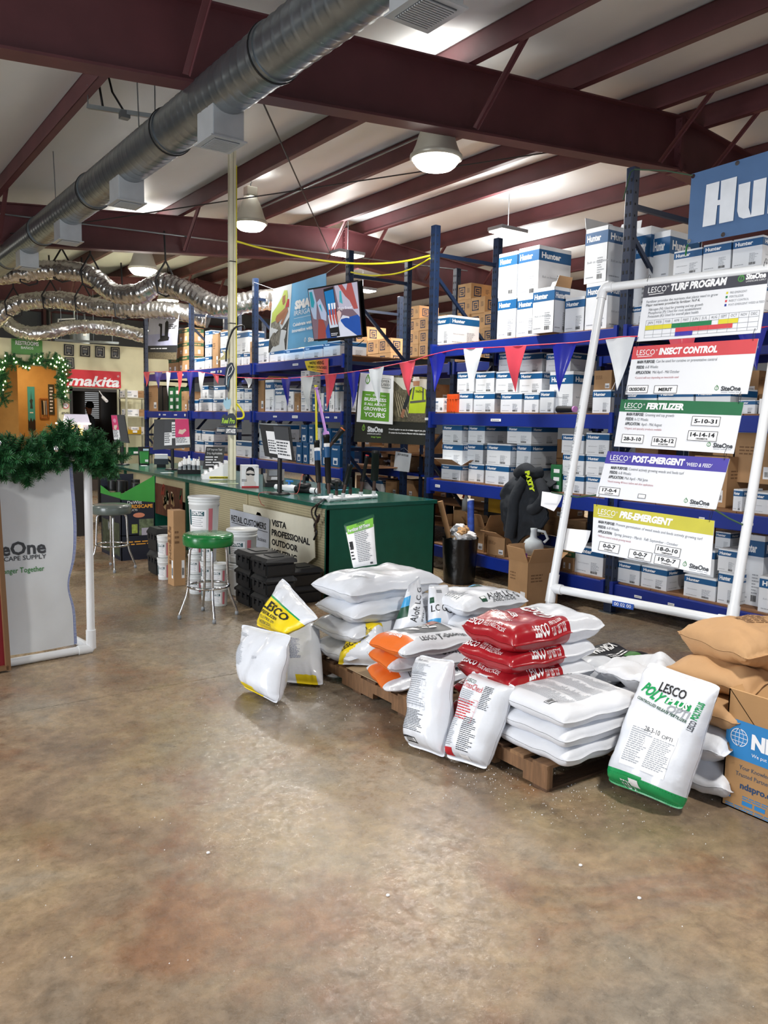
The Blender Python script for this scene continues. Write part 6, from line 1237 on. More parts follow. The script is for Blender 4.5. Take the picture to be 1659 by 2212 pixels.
bl([(1.70, 0), (2.0, 0), (2.0, .8), (1.70, .8)]); bl([(2.06, 0), (2.38, 0), (2.38, .6), (2.3, .76), (2.16, .8), (2.06, .8)]); bl([(2.52, .1), (2.62, 0), (2.82, 0), (2.82, 1), (2.52, 1)]); bl([(2.44, .66), (2.92, .66), (2.92, .8), (2.44, .8)])
bl([(2.98, .1), (3.1, 0), (3.5, 0), (3.5, .16), (3.28, .16), (3.28, .34), (3.56, .34), (3.56, .68), (3.44, .8), (3.1, .8), (2.98, .68)]); bl([(3.64, 0), (3.94, 0), (3.94, .56), (4.1, .62), (4.1, .8), (3.64, .8)])
g.build('lettering', t)
for u, v in ((.012, .96), (.25, .96), (.2, .04), (.01, .04), (.6, .96), (.6, .04)): G().tube([f(u, v, .001), f(u, v, .006)], .018, CHROME, 12).build('eyelet', t)
tag(G().tube([f(.01, .97, .004), onX(1440, 369, 5.98), onX(1370, 366, 6.04), onX(1362, 372, 6.0), onX(1346, 432, 6.0)], .006, ROPE, 6).build('banner_rope', loc=f(0, .97)), 'green rope tying the blue banner to the tall rack post', 'rope')
tag(G().tube([f(.01, .03, .004), onX(1483, 535, 5.98), onX(1481, 552, 6.0)], .007, mat('1f7a3d', .7), 6).build('banner_tie', loc=f(0, .03)), 'green tie at the lower corner of the blue banner', 'rope')
# rain banner far left
t, f, rect, tx, po, fp = panel('product_banner', 'small grey white banner with dark product picture, hanging on the far left rack', 'banner', xq(5.98, (320, 775), (380, 777), (389, 663), (322, 675)), m=mat('c9cbd6', .6), wob=.008)
g = G(); rect(g, 0, 1, .28, .52, mat('b4b8d6', .6)); rect(g, 0, 1, .14, .28, mat('24272b', .6), .0025); rect(g, 0, 1, 0, .14, mat('6f6650', .6, var=.5, scale=30), .0025)
tx(g, 'Rain Bird', .09, .26, .84, mat('1c7a45', .5), fit=.5, bold=.04, shear=.2); po(g, [(.42, .42), (.40, .66), (.34, .7), (.36, .74), (.46, .72), (.47, .48), (.56, .48), (.56, .74), (.62, .78), (.67, .74), (.68, .46), (.72, .44), (.70, .38), (.38, .36), (.34, .38)], INK, .004); fp(g, .68, .6, .28, .1, 3, INK, 2, 2); fp(g, .1, .2, .8, .04, 1, LBL, 2, 5); g.build('print', t)
# smart irrigation banner
t, f, rect, tx, po, fp = panel('irrigation_banner', 'light blue irrigation banner with photo of a kneeling worker, partly behind the television', 'banner', xq(5.97, (580, 762), (706, 742), (706, 590), (591, 624)), m=mat('69aede', .45, var=.03), wob=.01)
g = G(); rect(g, 0, .36, .0, 1, mat('cfd6dc', .6), .0015); po(g, [(0, 0), (.34, 0), (.34, .30), (.36, .5), (.30, .42), (.24, .34), (.14, .3), (.08, .24), (0, .2)], mat('4a4a48', .7, var=.6, scale=40), .0022)
GRN2 = mat('b5c765', .6); SKN2 = mat('9a6a50', .6); TRO = mat('77756d', .8, var=.5, scale=22)
po(g, [(.01, .12), (.12, .08), (.2, .1), (.22, .34), (.16, .5), (.02, .46)], TRO, .0028); po(g, [(.02, .46), (.16, .5), (.24, .62), (.30, .78), (.26, .86), (.19, .84), (.1, .7), (.03, .62)], GRN2, .0032); po(g, [(.19, .84), (.22, .93), (.28, .92), (.3, .82), (.27, .72), (.2, .74)], GRN2, .0034)
po(g, [(.2, .74), (.2, .84), (.25, .86), (.26, .74), (.23, .7)], SKN2, .004); po(g, [(.1, .5), (.12, .56), (.3, .68), (.32, .62), (.24, .5), (.14, .44)], SKN2, .004); po(g, [(.27, .66), (.3, .78), (.33, .78), (.33, .66)], mat('b5353c', .6), .0045); po(g, [(.2, .42), (.3, .62), (.33, .6), (.24, .4)], SKN2, .0044); g.build('photo_print', t)
g = G(); tx(g, 'SMART', .115, .44, .60, LBL, fit=.44, bold=.07); tx(g, 'IRRIGATION', .075, .44, .50, LBL, fit=.5, bold=.0); rect(g, .44, .92, .455, .46, LBL, .003); tx(g, 'Celebrate water', .05, .43, .34, LBL, fit=.36, bold=.03); tx(g, 'innovation with big', .05, .42, .25, LBL, fit=.42, bold=.03); tx(g, 'SiteOne', .06, .70, .07, LBL, fit=.24, bold=.05); drop(g, f(.655, .09, .003), f(1, 0)-f(0, 0), f(0, 1)-f(0, 0), .09, LBL, mat('69aede', .45)); g.build('lettering', t)
G().tube([f(.99, .99), V((6.06, 9.47, 3.95))], .004, GREY, 5).tube([f(.01, .99), V((6.06, 12.28, 3.98))], .004, GREY, 5).tube([f(.99, .02), V((6.06, 9.49, f(.99, .02).z-.05))], .004, GREY, 5).build('tie_line', bpy.data.objects['irrigation_banner'])
# poster pair hanging in the aisle opening
t, f, rect, tx, po, fp = panel('photo_banner', 'wide dark-footed banner with photo of a yellow-vested worker, in the aisle opening', 'banner', xq(6.12, (764, 954), (924, 962), (928, 815), (776, 806)), m=mat('20221f', .5), wob=.006)
PH = mat('57523f', .7, var=.75, scale=16); g = G(); rect(g, .42, 1, .33, 1, PH, .0015, 8); po(g, [(.45, .97), (1, .97), (1, .8), (.9, .86), (.8, .78), (.66, .8), (.55, .9)], mat('c3c3b6', .6), .002)
po(g, [(.72, .34), (.98, .34), (.97, .47), (.75, .47)], mat('5d5647', .8, var=.5, scale=50), .003); VST = mat('b7cf2e', .55); po(g, [(.745, .46), (.955, .47), (.97, .62), (.96, .82), (.88, .86), (.79, .84), (.755, .7)], VST, .0035); po(g, [(.79, .84), (.74, .78), (.68, .6), (.665, .52), (.70, .51), (.74, .62), (.76, .7)], mat('1d2127', .7), .0034); po(g, [(.665, .52), (.64, .4), (.68, .38), (.70, .51)], SKN2, .0036)
po(g, [(.80, .86), (.79, .95), (.83, .99), (.88, .96), (.88, .87)], mat('b08264', .6), .0036); po(g, [(.785, .93), (.80, .99), (.87, 1.0), (.885, .94), (.83, .935)], mat('d9d9d4', .6), .0042)
GR3 = mat('55574f', .6); po(g, [(.75, .60), (.965, .64), (.965, .67), (.75, .635)], GR3, .0045); po(g, [(.80, .84), (.82, .85), (.80, .66), (.78, .66)], GR3, .0045); po(g, [(.92, .85), (.94, .84), (.94, .66), (.92, .66)], GR3, .0045); tx(g, 'SiteOne', .035, .83, .77, INK, fit=.1)
for k in range(5): u = .52+.035*k; po(g, [(u, .8-.03*k), (u+.006, .8-.03*k), (u+.11, .4), (u+.1, .4)], mat('b5a98c', .6), .003)
g.build('photo_print', t)
g = G(); tx(g, 'SiteOne', .075, .20, .16, LBL, fit=.22, bold=.05); tx(g, 'LANDSCAPE SUPPLY', .02, .2, .12, LBL, fit=.2); tx(g, 'Stronger Together', .022, .26, .075, mat('8dbf4a', .5), fit=.14); drop(g, f(.14, .19, .003), f(1, 0)-f(0, 0), f(0, 1)-f(0, 0), .12, mat('8dbf4a', .5), mat('20221f', .5)); tx(g, "If there's anything we can do to better support you, please", .024, .50, .20, LBL, fit=.49, bold=.03); tx(g, 'Or contact the Area Business Manager with the details below', .024, .50, .15, LBL, fit=.49, bold=.03); g.build('lettering', t)
t, f, rect, tx, po, fp = panel('slogan_poster', 'white poster with green slogan block, pinned over the dark banner', 'poster', xq(6.07, (770, 911), (847, 917), (851, 812), (779, 805)), m=LBL, wob=.006)
GS = mat('5f9b2c', .5); g = G(); rect(g, .12, .9, .05, .64, GS); rect(g, .66, .93, .74, .93, GREY, .0022); rect(g, .67, .92, .75, .92, LBL, .003); tx(g, 'CUSTOMER', .05, .905, .85, INK, fit=.5, align='R', bold=0, e=.005); tx(g, 'FOCUSED', .05, .905, .78, INK, fit=.45, align='R', bold=0, e=.005); drop(g, f(.24, .83, .003), f(1, 0)-f(0, 0), f(0, 1)-f(0, 0), .17, GS, LBL)
rect(g, .22, .36, .565, .575, LBL, .004); rect(g, .66, .80, .565, .575, LBL, .004)
for s, v, h, w_ in (('OUR', .55, .045, .16), ('BUSINESS', .45, .065, .62), ('IS ALL ABOUT', .36, .05, .6), ('GROWING', .255, .07, .62), ('YOURS', .125, .09, .58)): tx(g, s, h, .51, v, LBL, fit=w_, bold=.03, align='C', e=.005)
g.build('print', t)
# hiring card
t, f, rect, tx, po, fp = panel('hiring_card', 'yellow to red hiring card hanging from the blue beam', 'sign', xq(6.03, (664, 800), (709, 808), (710, 774), (658, 780)), m=mat('e9d43a', .5), wob=.004)
g = G()
for k, c_ in enumerate(('e8c83e', 'e9a84a', 'e98a55', 'e86f60', 'e4606a')): rect(g, .35+.13*k, .48+.13*k, 0, 1, mat(c_, .5), .0015)
tx(g, "WE'RE HIRING", .26, .5, .62, INK, fit=.62, align='C'); tx(g, 'ESTAMOS CONTRATANDO', .2, .52, .30, INK, fit=.82, align='C'); tx(g, 'siteone.com/careers', .08, .52, .12, INK, fit=.5, align='C'); g.build('lettering', t)
# out of stock card
t, f, rect, tx, po, fp = panel('stock_card', 'grey out of stock card hanging on a rack post in the aisle opening', 'sign', xq(7.03, (850, 1016), (883, 1020), (889, 980), (855, 975)), m=mat('c5cbd0', .5), wob=.002)
g = G(); tx(g, 'OUT OF STOCK', .1, .5, .82, INK, fit=.7, align='C'); g.build('lettering', t); G().tube([f(.05, 1), f(.5, 1.25), f(.95, 1)], .003, GREY, 5).build('string', t)
# television
P = [atD(678, 737, 8.45), atD(784, 727, 7.75), atD(774, 604.6, 7.75), atD(664.5, 624, 8.45)]
t, f, rect, tx, po, fp = panel('television', 'flat television hung from the ceiling showing a phone advert', 'television', P, th=.05, m=BLACK, nu=2, nv=2)
SC = lambda c_: mat(c_, .4, var=.05, emis=.2)
g = G(); rect(g, .015, .985, .03, .97, SC('77626e'), .003, 2)
for pts, c_ in (([(.02, .97), (.12, .97), (.16, .7), (.12, .4), (.06, .42), (.02, .6)], '9fb0c8'), ([(.03, .93), (.09, .93), (.12, .72), (.08, .52), (.04, .56)], '2b8fa0'), ([(.17, .72), (.24, .78), (.34, .5), (.32, .35), (.22, .4)], 'a9b6cf'), ([(.2, .66), (.25, .68), (.31, .5), (.28, .46)], '2f9fb0'), ([(.1, .03), (.16, .4), (.26, .38), (.3, .2), (.26, .03)], '94463f'),
                ([(.55, .97), (.98, .97), (.98, .35), (.86, .5), (.6, .55)], 'b7b4c6'), ([(.62, .97), (.7, .97), (.8, .7), (.88, .5), (.94, .4), (.96, .5), (.88, .97), (.8, .97), (.74, .75)], 'a95350'), ([(.80, .9), (.86, .88), (.93, .55), (.88, .52)], '2aa3a8'), ([(.64, .86), (.67, .86), (.68, .62), (.62, .66)], '43a7b5'), ([(.62, .35), (.98, .4), (.98, .03), (.5, .03)], '1f4ea0'), ([(.5, .03), (.56, .3), (.66, .42), (.78, .38), (.8, .12), (.9, .03)], 'cfd3e2'), ([(.3, .03), (.28, .18), (.36, .3), (.5, .1), (.5, .03)], '2a4f9c'), ([(.5, .45), (.6, .52), (.64, .46), (.58, .3), (.52, .3)], 'd6b9b4')):
    po(g, pts, SC(c_), .0045)
po(g, [(.33, .94), (.53, .96), (.57, .05), (.38, .04)], INK, .006); po(g, [(.345, .89), (.525, .91), (.545, .45), (.37, .45)], SC('1d77b5'), .007); po(g, [(.37, .45), (.545, .45), (.555, .22), (.385, .21)], SC('c3cede'), .0072)
for u in (.40, .46, .51): po(g, [(u, .62), (u+.03, .62), (u+.035, .42), (u+.04, .26), (u+.025, .26), (u, .4)], SC('b5483f'), .008); po(g, [(u-.005, .66), (u+.035, .66), (u+.03, .55), (u, .55)], SC('e8ecf2'), .0085)
rect(g, .385, .56, .09, .14, INK, .0075, 1); tx(g, 'Magic Eraser', .05, .585, .52, SC('f4f4f8'), fit=.28, bold=0, e=.009); fp(g, .4, .06, .14, .06, 2, SC('d8d8e0'), 1, 4, .009); g.build('screen', t)
tc = f(.7, .5, -.06); G().tube([tc, V((6.06, 9.42, tc.z+.1))], .02, BLACK, 10).build('wall_bracket', t)
tag(G().tube([f(.55, -.0, -.03), f(.7, -.12, -.02), f(.85, -.14, -.02), f(.98, -.06, -.02)], .004, BLACK, 5).build('tv_cable', loc=f(.55, 0)), 'thin black cable hanging under the television', 'cable')
# yellow cords
YC = mat('d9cf1a', .45)
def sagc(name, label, px, r=.011): P = [V(p) for p in px]; return tag(G().tube(P, r, YC, 8).build(name, loc=P[0]), label, 'cord')
PX_, PY_ = 4.55, 9.72
yc = [V((PX_+.05, PY_-.04, 3.75)), ]
def cubic(pts, n=40):
    P = [V(p) for p in pts]; out = []
    for i in range(len(P)-1):
        p0, p1, p2, p3 = P[max(i-1, 0)], P[i], P[i+1], P[min(i+2, len(P)-1)]
        for k in range(n//(len(P)-1)):
            q = k/(n//(len(P)-1)); out.append(.5*((2*p1)+(p2-p0)*q+(2*p0-5*p1+4*p2-p3)*q*q+(3*p1-p0-3*p2+p3)*q**3))
    return out+[P[-1]]
def plane2(A, B):   # vertical plane through A and B
    n = (V(B)-V(A)).cross(V((0, 0, 1))).normalized(); return lambda x, y: onP(x, y, V(A), n)
A = atD(511, 521, 9.9); B = onX(929, 552, 6.04); q = plane2(A, B)
sagc('extension_cord', 'yellow cord swagged from the white pole to the tall rack post, upper run', cubic([A, q(560, 535), q(640, 553), q(720, 566), q(800, 570), q(870, 565), B]), .012)
B2 = onX(929, 558, 6.04); A2 = onX(758, 588, 6.04); q = plane2(A2, B2)
sagc('extension_cord', 'yellow cord in the lower run between the two rack posts', cubic([A2, q(800, 595), q(850, 592), q(890, 580), B2]), .01)
# pennant string
SX = 5.9; SP = [(1700, 702), (1659, 706), (1500, 722), (1340, 728), (1245, 740), (1160, 745), (1096, 749), (987, 754.5), (926, 768), (897, 778), (803, 797.5), (743, 806), (620, 818), (550, 817), (510, 815), (425, 802.5), (310, 804)]
t = thing('pennant_string', 'long string of red, white and blue plastic pennants along the racks', 'bunting', onX(310, 804, SX)); g = G(); g.tube([onX(x, y, SX) for x, y in SP], .006, mat('d8304f', .5), 6); g.build('string', t)
PC = {'r': mat('d84a5c', .35, coat=.3), 'w': mat('e4e9ef', .35, coat=.3), 'b': mat('1c259a', .3, coat=.4)}
for k, (xl, xr, yt, xt, yb, c_) in enumerate([(1590, 1660, 722, 1633, 800, 'b'), (1444, 1505, 726, 1478, 835, 'r'), (1308, 1372, 729, 1336, 844, 'w'), (1192, 1246, 741, 1209, 847, 'b'), (1091, 1139, 749, 1111, 847, 'r'), (1003, 1045, 755, 1014, 848, 'w'), (926, 964, 763, 942, 847, 'b'), (862, 898, 783, 884, 856, 'r'), (798, 831, 799, 816, 878, 'w'), (751, 778, 806, 763, 882, 'b'), (701, 727, 811, 709, 885, 'r'), (649, 678, 815, 666, 886, 'w'), (609, 630, 818, 620, 878, 'b'), (528, 545, 817, 539, 839, 'w'), (457, 472, 808, 474, 831, 'r'), (429, 444, 803, 435, 858, 'w'), (405, 420, 803, 409, 857, 'b'), (382, 394, 803, 388, 855, 'r'), (358, 369, 804, 364, 856, 'w'), (335, 352, 804, 341, 839, 'b'), (311, 324, 804, 317, 836, 'r')]):
    def yy(x):
        for i in range(len(SP)-1):
            if SP[i+1][0] <= x <= SP[i][0]: q_ = (SP[i][0]-x)/(SP[i][0]-SP[i+1][0]); return SP[i][1]*(1-q_)+SP[i+1][1]*q_
        return yt
    a, b, c = onX(xl, yy(xl), SX), onX(xr, yy(xr), SX), onX(xt, yb, SX); g = G(); sd = k*1.7
    fn_ = lambda u, v: a.lerp(b, u).lerp(c, v)+V((-.004-.02*math.sin(v*4+sd)*v-.008*math.sin(u*7+sd)*(1-v), 0, 0))
    g.grid(fn_, 8, 10, PC[c_]).grid(lambda u, v: fn_(u, v)+V((.0015, 0, 0)), 8, 10, PC[c_], flip=True); g.build('pennant', t)

# ================= POWER POLE AND COUNTER GOODS =================
pp = onZ(501, 1037, CT); PX_, PY_ = pp.x, pp.y; t = thing('power_pole', 'tall cream service pole rising from the counter to the roof', 'pole', (PX_, PY_, CT)); CRM = mat('e6e3cc', .45)
g = G(); g.bbox(PX_-.042, PX_+.042, PY_-.036, PY_+.036, CT, 5.22, CRM, .006); g.build('post', t); G().box(PX_-.046, PX_-.041, PY_-.006, PY_+.006, CT, 5.2, mat('bdb9a0', .5)).box(PX_-.006, PX_+.006, PY_-.04, PY_-.035, CT, 5.2, mat('bdb9a0', .5)).build('cover_seam', t)
for z in (3.72, 2.95): G().box(PX_-.042, PX_+.042, PY_-.042, PY_+.042, z, z+.012, BLACK).build('cable_tie', t)
G().box(PX_-.045, PX_-.036, PY_-.02, PY_+.03, 2.35, 2.37, YC).build('tape', t)
G().tube([(PX_+.043, PY_-.043, 1.6), (PX_+.043, PY_-.043, 4.9)], .006, YC, 6).build('yellow_cable', t)
Xp = PX_-.05; 
AFH = V((AF.x, AF.y, 0)).normalized(); ARH = V((AFH.y, -AFH.x, 0)); PZ = lambda x, y, e=0.: onP(x, y, V((PX_, PY_, 0))-AFH*(.062+e), AFH)
def pole_sign(name, label, pts, m, e=0., th=.006): P = [PZ(x, y, e) for x, y in pts]; t = thing(name, label, 'sign', P[0]); o = P[0]; ex_, ey_ = ARH, V((0, 0, 1)); g = G(); g.poly([((p-o).dot(ex_), (p-o).dot(ey_)) for p in P], ex_, ey_, o, th, m); g.build('plate', t); return t, o, ex_, ey_
NV = mat('1b2a3c', .5); LM = mat('a6cf3c', .5)
t, o, ex_, ey_ = pole_sign('fish_sign', 'dark cut-out leaping fish sign on the cream pole', [(484, 830), (487, 800), (490, 790), (498, 783), (503, 784), (507, 797), (505, 806), (500, 815), (496, 822), (496, 838), (493, 848), (490, 838)], NV)
g = G(); g.tube([PZ(x, y, .005) for x, y in ((489, 832), (490, 812), (494, 796), (500, 788), (503, 797), (499, 806), (493, 812))], .006, LBL, 5); g.tube([PZ(x, y, .005) for x, y in ((492, 836), (493, 824), (496, 815))], .005, mat('6fa0b5', .5), 5); g.build('outline', t)
t, o, ex_, ey_ = pole_sign('splash_sign', 'pale blue water splash cut-out below the fish sign', [(482, 872), (484, 860), (488, 866), (490, 857), (494, 864), (498, 860), (499, 872), (496, 884), (488, 884)], mat('9cc4d6', .5))
t, o, ex_, ey_ = pole_sign('reel_sign', 'dark cut-out sign with lime script lettering on the pole', [(477, 918), (477, 905), (481, 897), (486, 894), (488, 900), (496, 893), (504, 893), (509, 900), (511, 912), (508, 918), (494, 920)], NV, .01)
g = G(); g.text('Reel Pro', .065, PZ(479, 914, .012), ARH, EZ, LM, bold=.03, shear=.3, fit=.17, off=.002); g.build('lettering', t)
t, o, ex_, ey_ = pole_sign('sweepstakes_sign', 'small dark sweepstakes sign under the lime script sign', [(485, 937), (486, 922), (511, 924), (512, 940), (492, 939)], NV, .012)
g = G(); g.text('UPSTAKES', .05, PZ(488, 935, .015), ARH, EZ, LBL, bold=.04, fit=.125, off=.002); g.build('lettering', t)
t, o, ex_, ey_ = pole_sign('paper_star', 'pale yellow paper star taped to the pole behind the black hose', [(470, 779), (484, 766), (479, 756), (488, 762), (493, 754), (495, 766), (503, 772), (488, 776)], mat('e3d9a0', .6), -.02)
tag(G().tube(cubic([PZ(488, 781, .02), PZ(490, 752, .03), PZ(498, 725, .03), PZ(508, 708, .02), PZ(524, 703, -.1), PZ(528, 712, -.12)]), .012, BLACK, 8).build('black_hose', loc=PZ(488, 781)), 'black hose arching over the cream pole', 'hose')
tag(G().tube(cubic([PZ(511, 905, .02), PZ(524, 903, 0), PZ(526, 893, 0), PZ(519, 882, 0), PZ(511, 872, .02)]), .013, YC, 8).build('yellow_hook', loc=PZ(511, 905)), 'thick yellow cable loop hooked on the pole', 'cord')
def cz(x, y): p = onZ(x, y, CT+.001); return p
# quick fix display box
a = cz(437, 1036); t = thing('display_box', 'white sloped counter display box with yellow web address', 'display', a); W3, D3 = .36, .24
g = G(); o = V((a.x, a.y, CT+.001)); ex_ = (cz(490, 1036)-a); ex_.z = 0; ex_.normalize(); ey_ = V((-ex_.y, ex_.x, 0)); 
def bx3(p0, w_, d_, h_, m, g=None, slope=None):
    g = g or G(); P = [p0, p0+ex_*w_, p0+ex_*w_+ey_*d_, p0+ey_*d_]; hh = slope or [h_]*4
    T_ = [p+V((0, 0, h)) for p, h in zip(P, hh)]; return g.add(P+T_, [(3, 2, 1, 0), (4, 5, 6, 7), (0, 1, 5, 4), (1, 2, 6, 5), (2, 3, 7, 6), (3, 0, 4, 7)], m)
bx3(o, W3, D3, 0, LBL, slope=[.05, .24, .24, .05]).build('tray', t)
g = G(); g.quad(o+ex_*.09-ey_*.002+V((0, 0, .012)), o+ex_*.34-ey_*.002+V((0, 0, .012)), o+ex_*.34-ey_*.002+V((0, 0, .042)), o+ex_*.09-ey_*.002+V((0, 0, .042)), mat('e5d829', .5)); g.text('QuickFixIndustries.com', .017, o+ex_*.1-ey_*.003+V((0, 0, .019)), ex_, EZ, INK, fit=.23, bold=.04); g.build('lettering', t)
for k in range(5): bx3(o+ex_*(.03+.065*k)+ey_*.05+V((0, 0, .055+.033*k)), .04, .12, .06, LBL).build('packet', t)
g = G(); p = o+ex_*.02+ey_*.26+V((0, 0, .12)); g.slab(p, p+ex_*.26, p+ex_*.30+V((0, 0, .30)), p+ex_*.05+V((0, 0, .30)), .005, mat('3a3b3c', .6)).text('GVP Improve Your', .03, p+ex_*.06+V((0, 0, .25))-ey_*.003, ex_, EZ, LBL, fit=.2).text('Drip Applications', .03, p+ex_*.06+V((0, 0, .20))-ey_*.003, ex_, EZ, LBL, fit=.2).fine(p+ex_*.04+V((0, 0, .04))-ey_*.003, ex_, EZ, .2, .14, 4, LBL, .3, 2, 5); g.build('header_card', t)
# bottles tray
a = cz(384, 1024); o = V((a.x, a.y, CT+.001)); t = thing('bottle_tray', 'black cardboard tray holding white bottles beside the display box', 'tray', o)
bx3(o, .30, .2, .06, BLACK).build('tray', t); bx3(o+ex_*.30, .02, .22, .0, BLACK, slope=[.06, .06, .24, .24]).build('side_wall', t)
for k in range(9):
    c = o+ex_*(.02+.032*k+.01)+ey_*(.03+.07*(k % 2))+V((0, 0, .062)); hb = (.11, .12, .18, .15, .20, .15, .16, .15, .15)[k]; t2 = thing('white_bottle', 'small white product bottle in the black tray, %s from the left' % ORD[k], 'bottle', c, 'bottles in the black tray')
    G().lathe([(0, 0), (.022, 0), (.023, .01), (.023, hb*.78), (.012, hb*.86)], LBL, c, 14).build('bottle', t2); G().lathe([(.013, hb*.84), (.014, hb), (0, hb)], LBL if k != 5 else SKY, c, 12).build('cap', t2); G().lathe([(.0236, .01), (.0236, hb*.4)], mat('2b3440', .5) if k % 2 else GREY, c, 14).build('label_band', t2)
# boxed glasses
a = cz(522, 1053); o = V((a.x, a.y, CT+.001)); t = thing('product_box', 'white box with portrait of a man in dark glasses on red base', 'box', o); bx3(o, .20, .16, .26, mat('e2e4e6', .4)).build('box', t)
g = G(); q = o-ey_*.003; P2 = lambda u, v: q+ex_*(.20*u)+V((0, 0, .26*v)); 
g.poly([(.03, .02), (.17, .02), (.165, .06), (.14, .08), (.145, .17), (.13, .215), (.09, .23), (.055, .215), (.045, .17), (.055, .08), (.03, .06)], ex_, EZ, q, .001, mat('cfc8c2', .6)); g.poly([(.05, .16), (.055, .215), (.08, .24), (.12, .238), (.143, .215), (.15, .16), (.138, .19), (.1, .205), (.06, .19)], ex_, EZ, q-ey_*.001, .001, INK); g.poly([(.05, .165), (.15, .16), (.15, .145), (.13, .138), (.108, .15), (.095, .15), (.08, .14), (.055, .148)], ex_, EZ, q-ey_*.0015, .001, INK); g.quad(P2(0, 0), P2(1, 0), P2(1, .06), P2(0, .06), mat('b5222c', .5)); g.fine(q-ey_*.002+V((0, 0, .07)), ex_, EZ, .07, .03, 2, INK, .2, 3, 2); g.text('GAB', .014, P2(.82, .9)-ey_*.002, ex_, EZ, INK); g.build('print', t)
# payment terminal
a = cz(573, 1052); o = V((a.x, a.y, CT+.001)); t = thing('card_terminal', 'black payment terminal with tilted screen on the counter', 'terminal', o); bx3(o, .22, .2, 0, BLK2, slope=[.05, .05, .15, .15]).build('body', t)
pz = o+ex_*.02+ey_*.03+V((0, 0, .075)); g = G(); g.slab(pz, pz+ex_*.21, pz+ex_*.23+ey_*.09+V((0, 0, .13)), pz+ex_*.02+ey_*.09+V((0, 0, .13)), .018, BLACK); g.build('head', t); pz = pz-ey_*.004+V((0, 0, .005)); g = G(); U = (ey_*.09+V((0, 0, .13))).normalized(); g.slab(pz+ex_*.03+U*.06, pz+ex_*.19+U*.06, pz+ex_*.2+U*.14, pz+ex_*.04+U*.14, .002, mat('5b6066', .15, emis=.25)); g.build('screen', t); G().slab(pz+ex_*.05+U*.005, pz+ex_*.14+U*.005, pz+ex_*.15+U*.045, pz+ex_*.06+U*.045, .003, GREY).build('keypad', t)
# ball valve assembly and black valves
WPV = mat('edf0f3', .3); A_ = cz(596, 1058)+V((0, 0, .035)); B_ = cz(690, 1068)+V((0, 0, .035)); dv = (B_-A_).normalized(); Lv = (B_-A_).length
t = thing('valve_assembly', 'white pipe valve with blue handle joined to a black irrigation valve', 'valve', A_-V((0, 0, .035)))
G().tube([A_, A_+dv*Lv*.28], .030, WPV, 20).tube([A_+dv*Lv*.13, A_+dv*Lv*.16], .034, BLACK, 20).build('pipe_end', t); G().tube([A_+dv*Lv*.2, A_+dv*Lv*.26, A_+dv*Lv*.36, A_+dv*Lv*.44, A_+dv*Lv*.5], .035, WPV, 20, rs=[.034, .042, .044, .038, .03]).build('ball_body', t)
c = A_+dv*Lv*.32; G().tube([c, c+V((0, 0, .075))], .015, mat('2f7fd0', .4), 12).bar(c-dv*.05+V((0, 0, .08)), c+dv*.05+V((0, 0, .08)), .025, .018, mat('2f7fd0', .4)).build('blue_handle', t)
G().tube([A_+dv*Lv*.48, A_+dv*Lv*.82], .038, BLK2, 18).build('black_body', t); c = A_+dv*Lv*.66; G().lathe([(.0, 0), (.07, 0), (.078, .01), (.078, .035), (.06, .05), (.0, .055)], BLK2, c+V((0, 0, .025)), 24).build('valve_bonnet', t)
for k in range(8): G().lathe([(0, 0), (.007, 0), (.007, .006), (0, .006)], CHROME, c+V((.06*math.cos(k*PI/4), .06*math.sin(k*PI/4), .068)), 8).build('screw', t)
G().tube([c+V((0, 0, .06)), c+V((0, 0, .14)), c+V((.03, .0, .15))], .018, BLK2, 10).build('solenoid', t); G().tube([A_+dv*Lv*.8, B_], .031, WPV, 20, caps=False).tube([A_+dv*Lv*.93, A_+dv*Lv*.95], .034, BLACK, 20).build('outlet_pipe', t); G().tube([A_+dv*Lv*.8, B_-dv*.004], .026, GREY, 16).build('bore', t)
tag(G().tube(cubic([c+V((0, 0, .15)), c+V((-.04, -.03, .17)), c+V((-.08, -.05, .08)), c+V((-.12, -.07, -.02)), c+V((-.2, -.08, -.03)), V((CX0-.04, c.y+.12, CT+.01)), V((CX0-.045, c.y+.12, CT-.1)), V((CX0-.04, c.y+.04, CT-.13))], 60), .0035, mat('b5524c', .5), 6).build('red_wire', loc=c), 'thin red wire looping from the black valve over the counter edge', 'wire')
c2 = cz(718, 1062)+V((.2, .25, .04)); t = thing('irrigation_valve', 'second black irrigation valve behind the white pipe fittings', 'valve', c2-V((0, 0, .04))); G().tube([c2-V((.12, 0, 0)), c2+V((.12, 0, 0))], .04, BLK2, 16).build('valve_body', t); G().lathe([(0, 0), (.07, 0), (.075, .03), (.05, .06), (0, .06)], BLK2, c2+V((0, 0, .02)), 20).build('valve_bonnet', t)
# pvc manifold with sprinklers
M0 = cz(712, 1084)+V((0, 0, .024)); M1 = cz(812, 1076)+V((0, 0, .024)); dm = (M1-M0).normalized(); Lm = (M1-M0).length; t = thing('pvc_manifold', 'white pipe manifold on the counter corner holding sprinkler samples', 'fitting', M0-V((0, 0, .024)))
G().tube([M0, M1], .020, WPV, 16).build('pipe', t); mids = [.0, .22, .45, .68, .9, .98]
for k, q in enumerate((.03, .28, .66, .95)): p = M0+dm*Lm*q; G().tube([p-dm*.035, p+dm*.035], .026, WPV, 16).tube([p, p+V((0, 0, .055))], .022, WPV, 16).build('tee_joint', t)
B0 = M0+V((-.02, .16, 0)); G().tube([B0-dm*.10, B0+dm*Lm*.75], .018, WPV, 14).tube([M0+dm*.03, B0+dm*.03], .018, WPV, 14).tube([M0+dm*Lm*.9, B0+dm*Lm*.72], .018, WPV, 14).build('rear_pipe', t)
BRW = mat('4a2f22', .45); JR = mat('2a2a2c', .35)
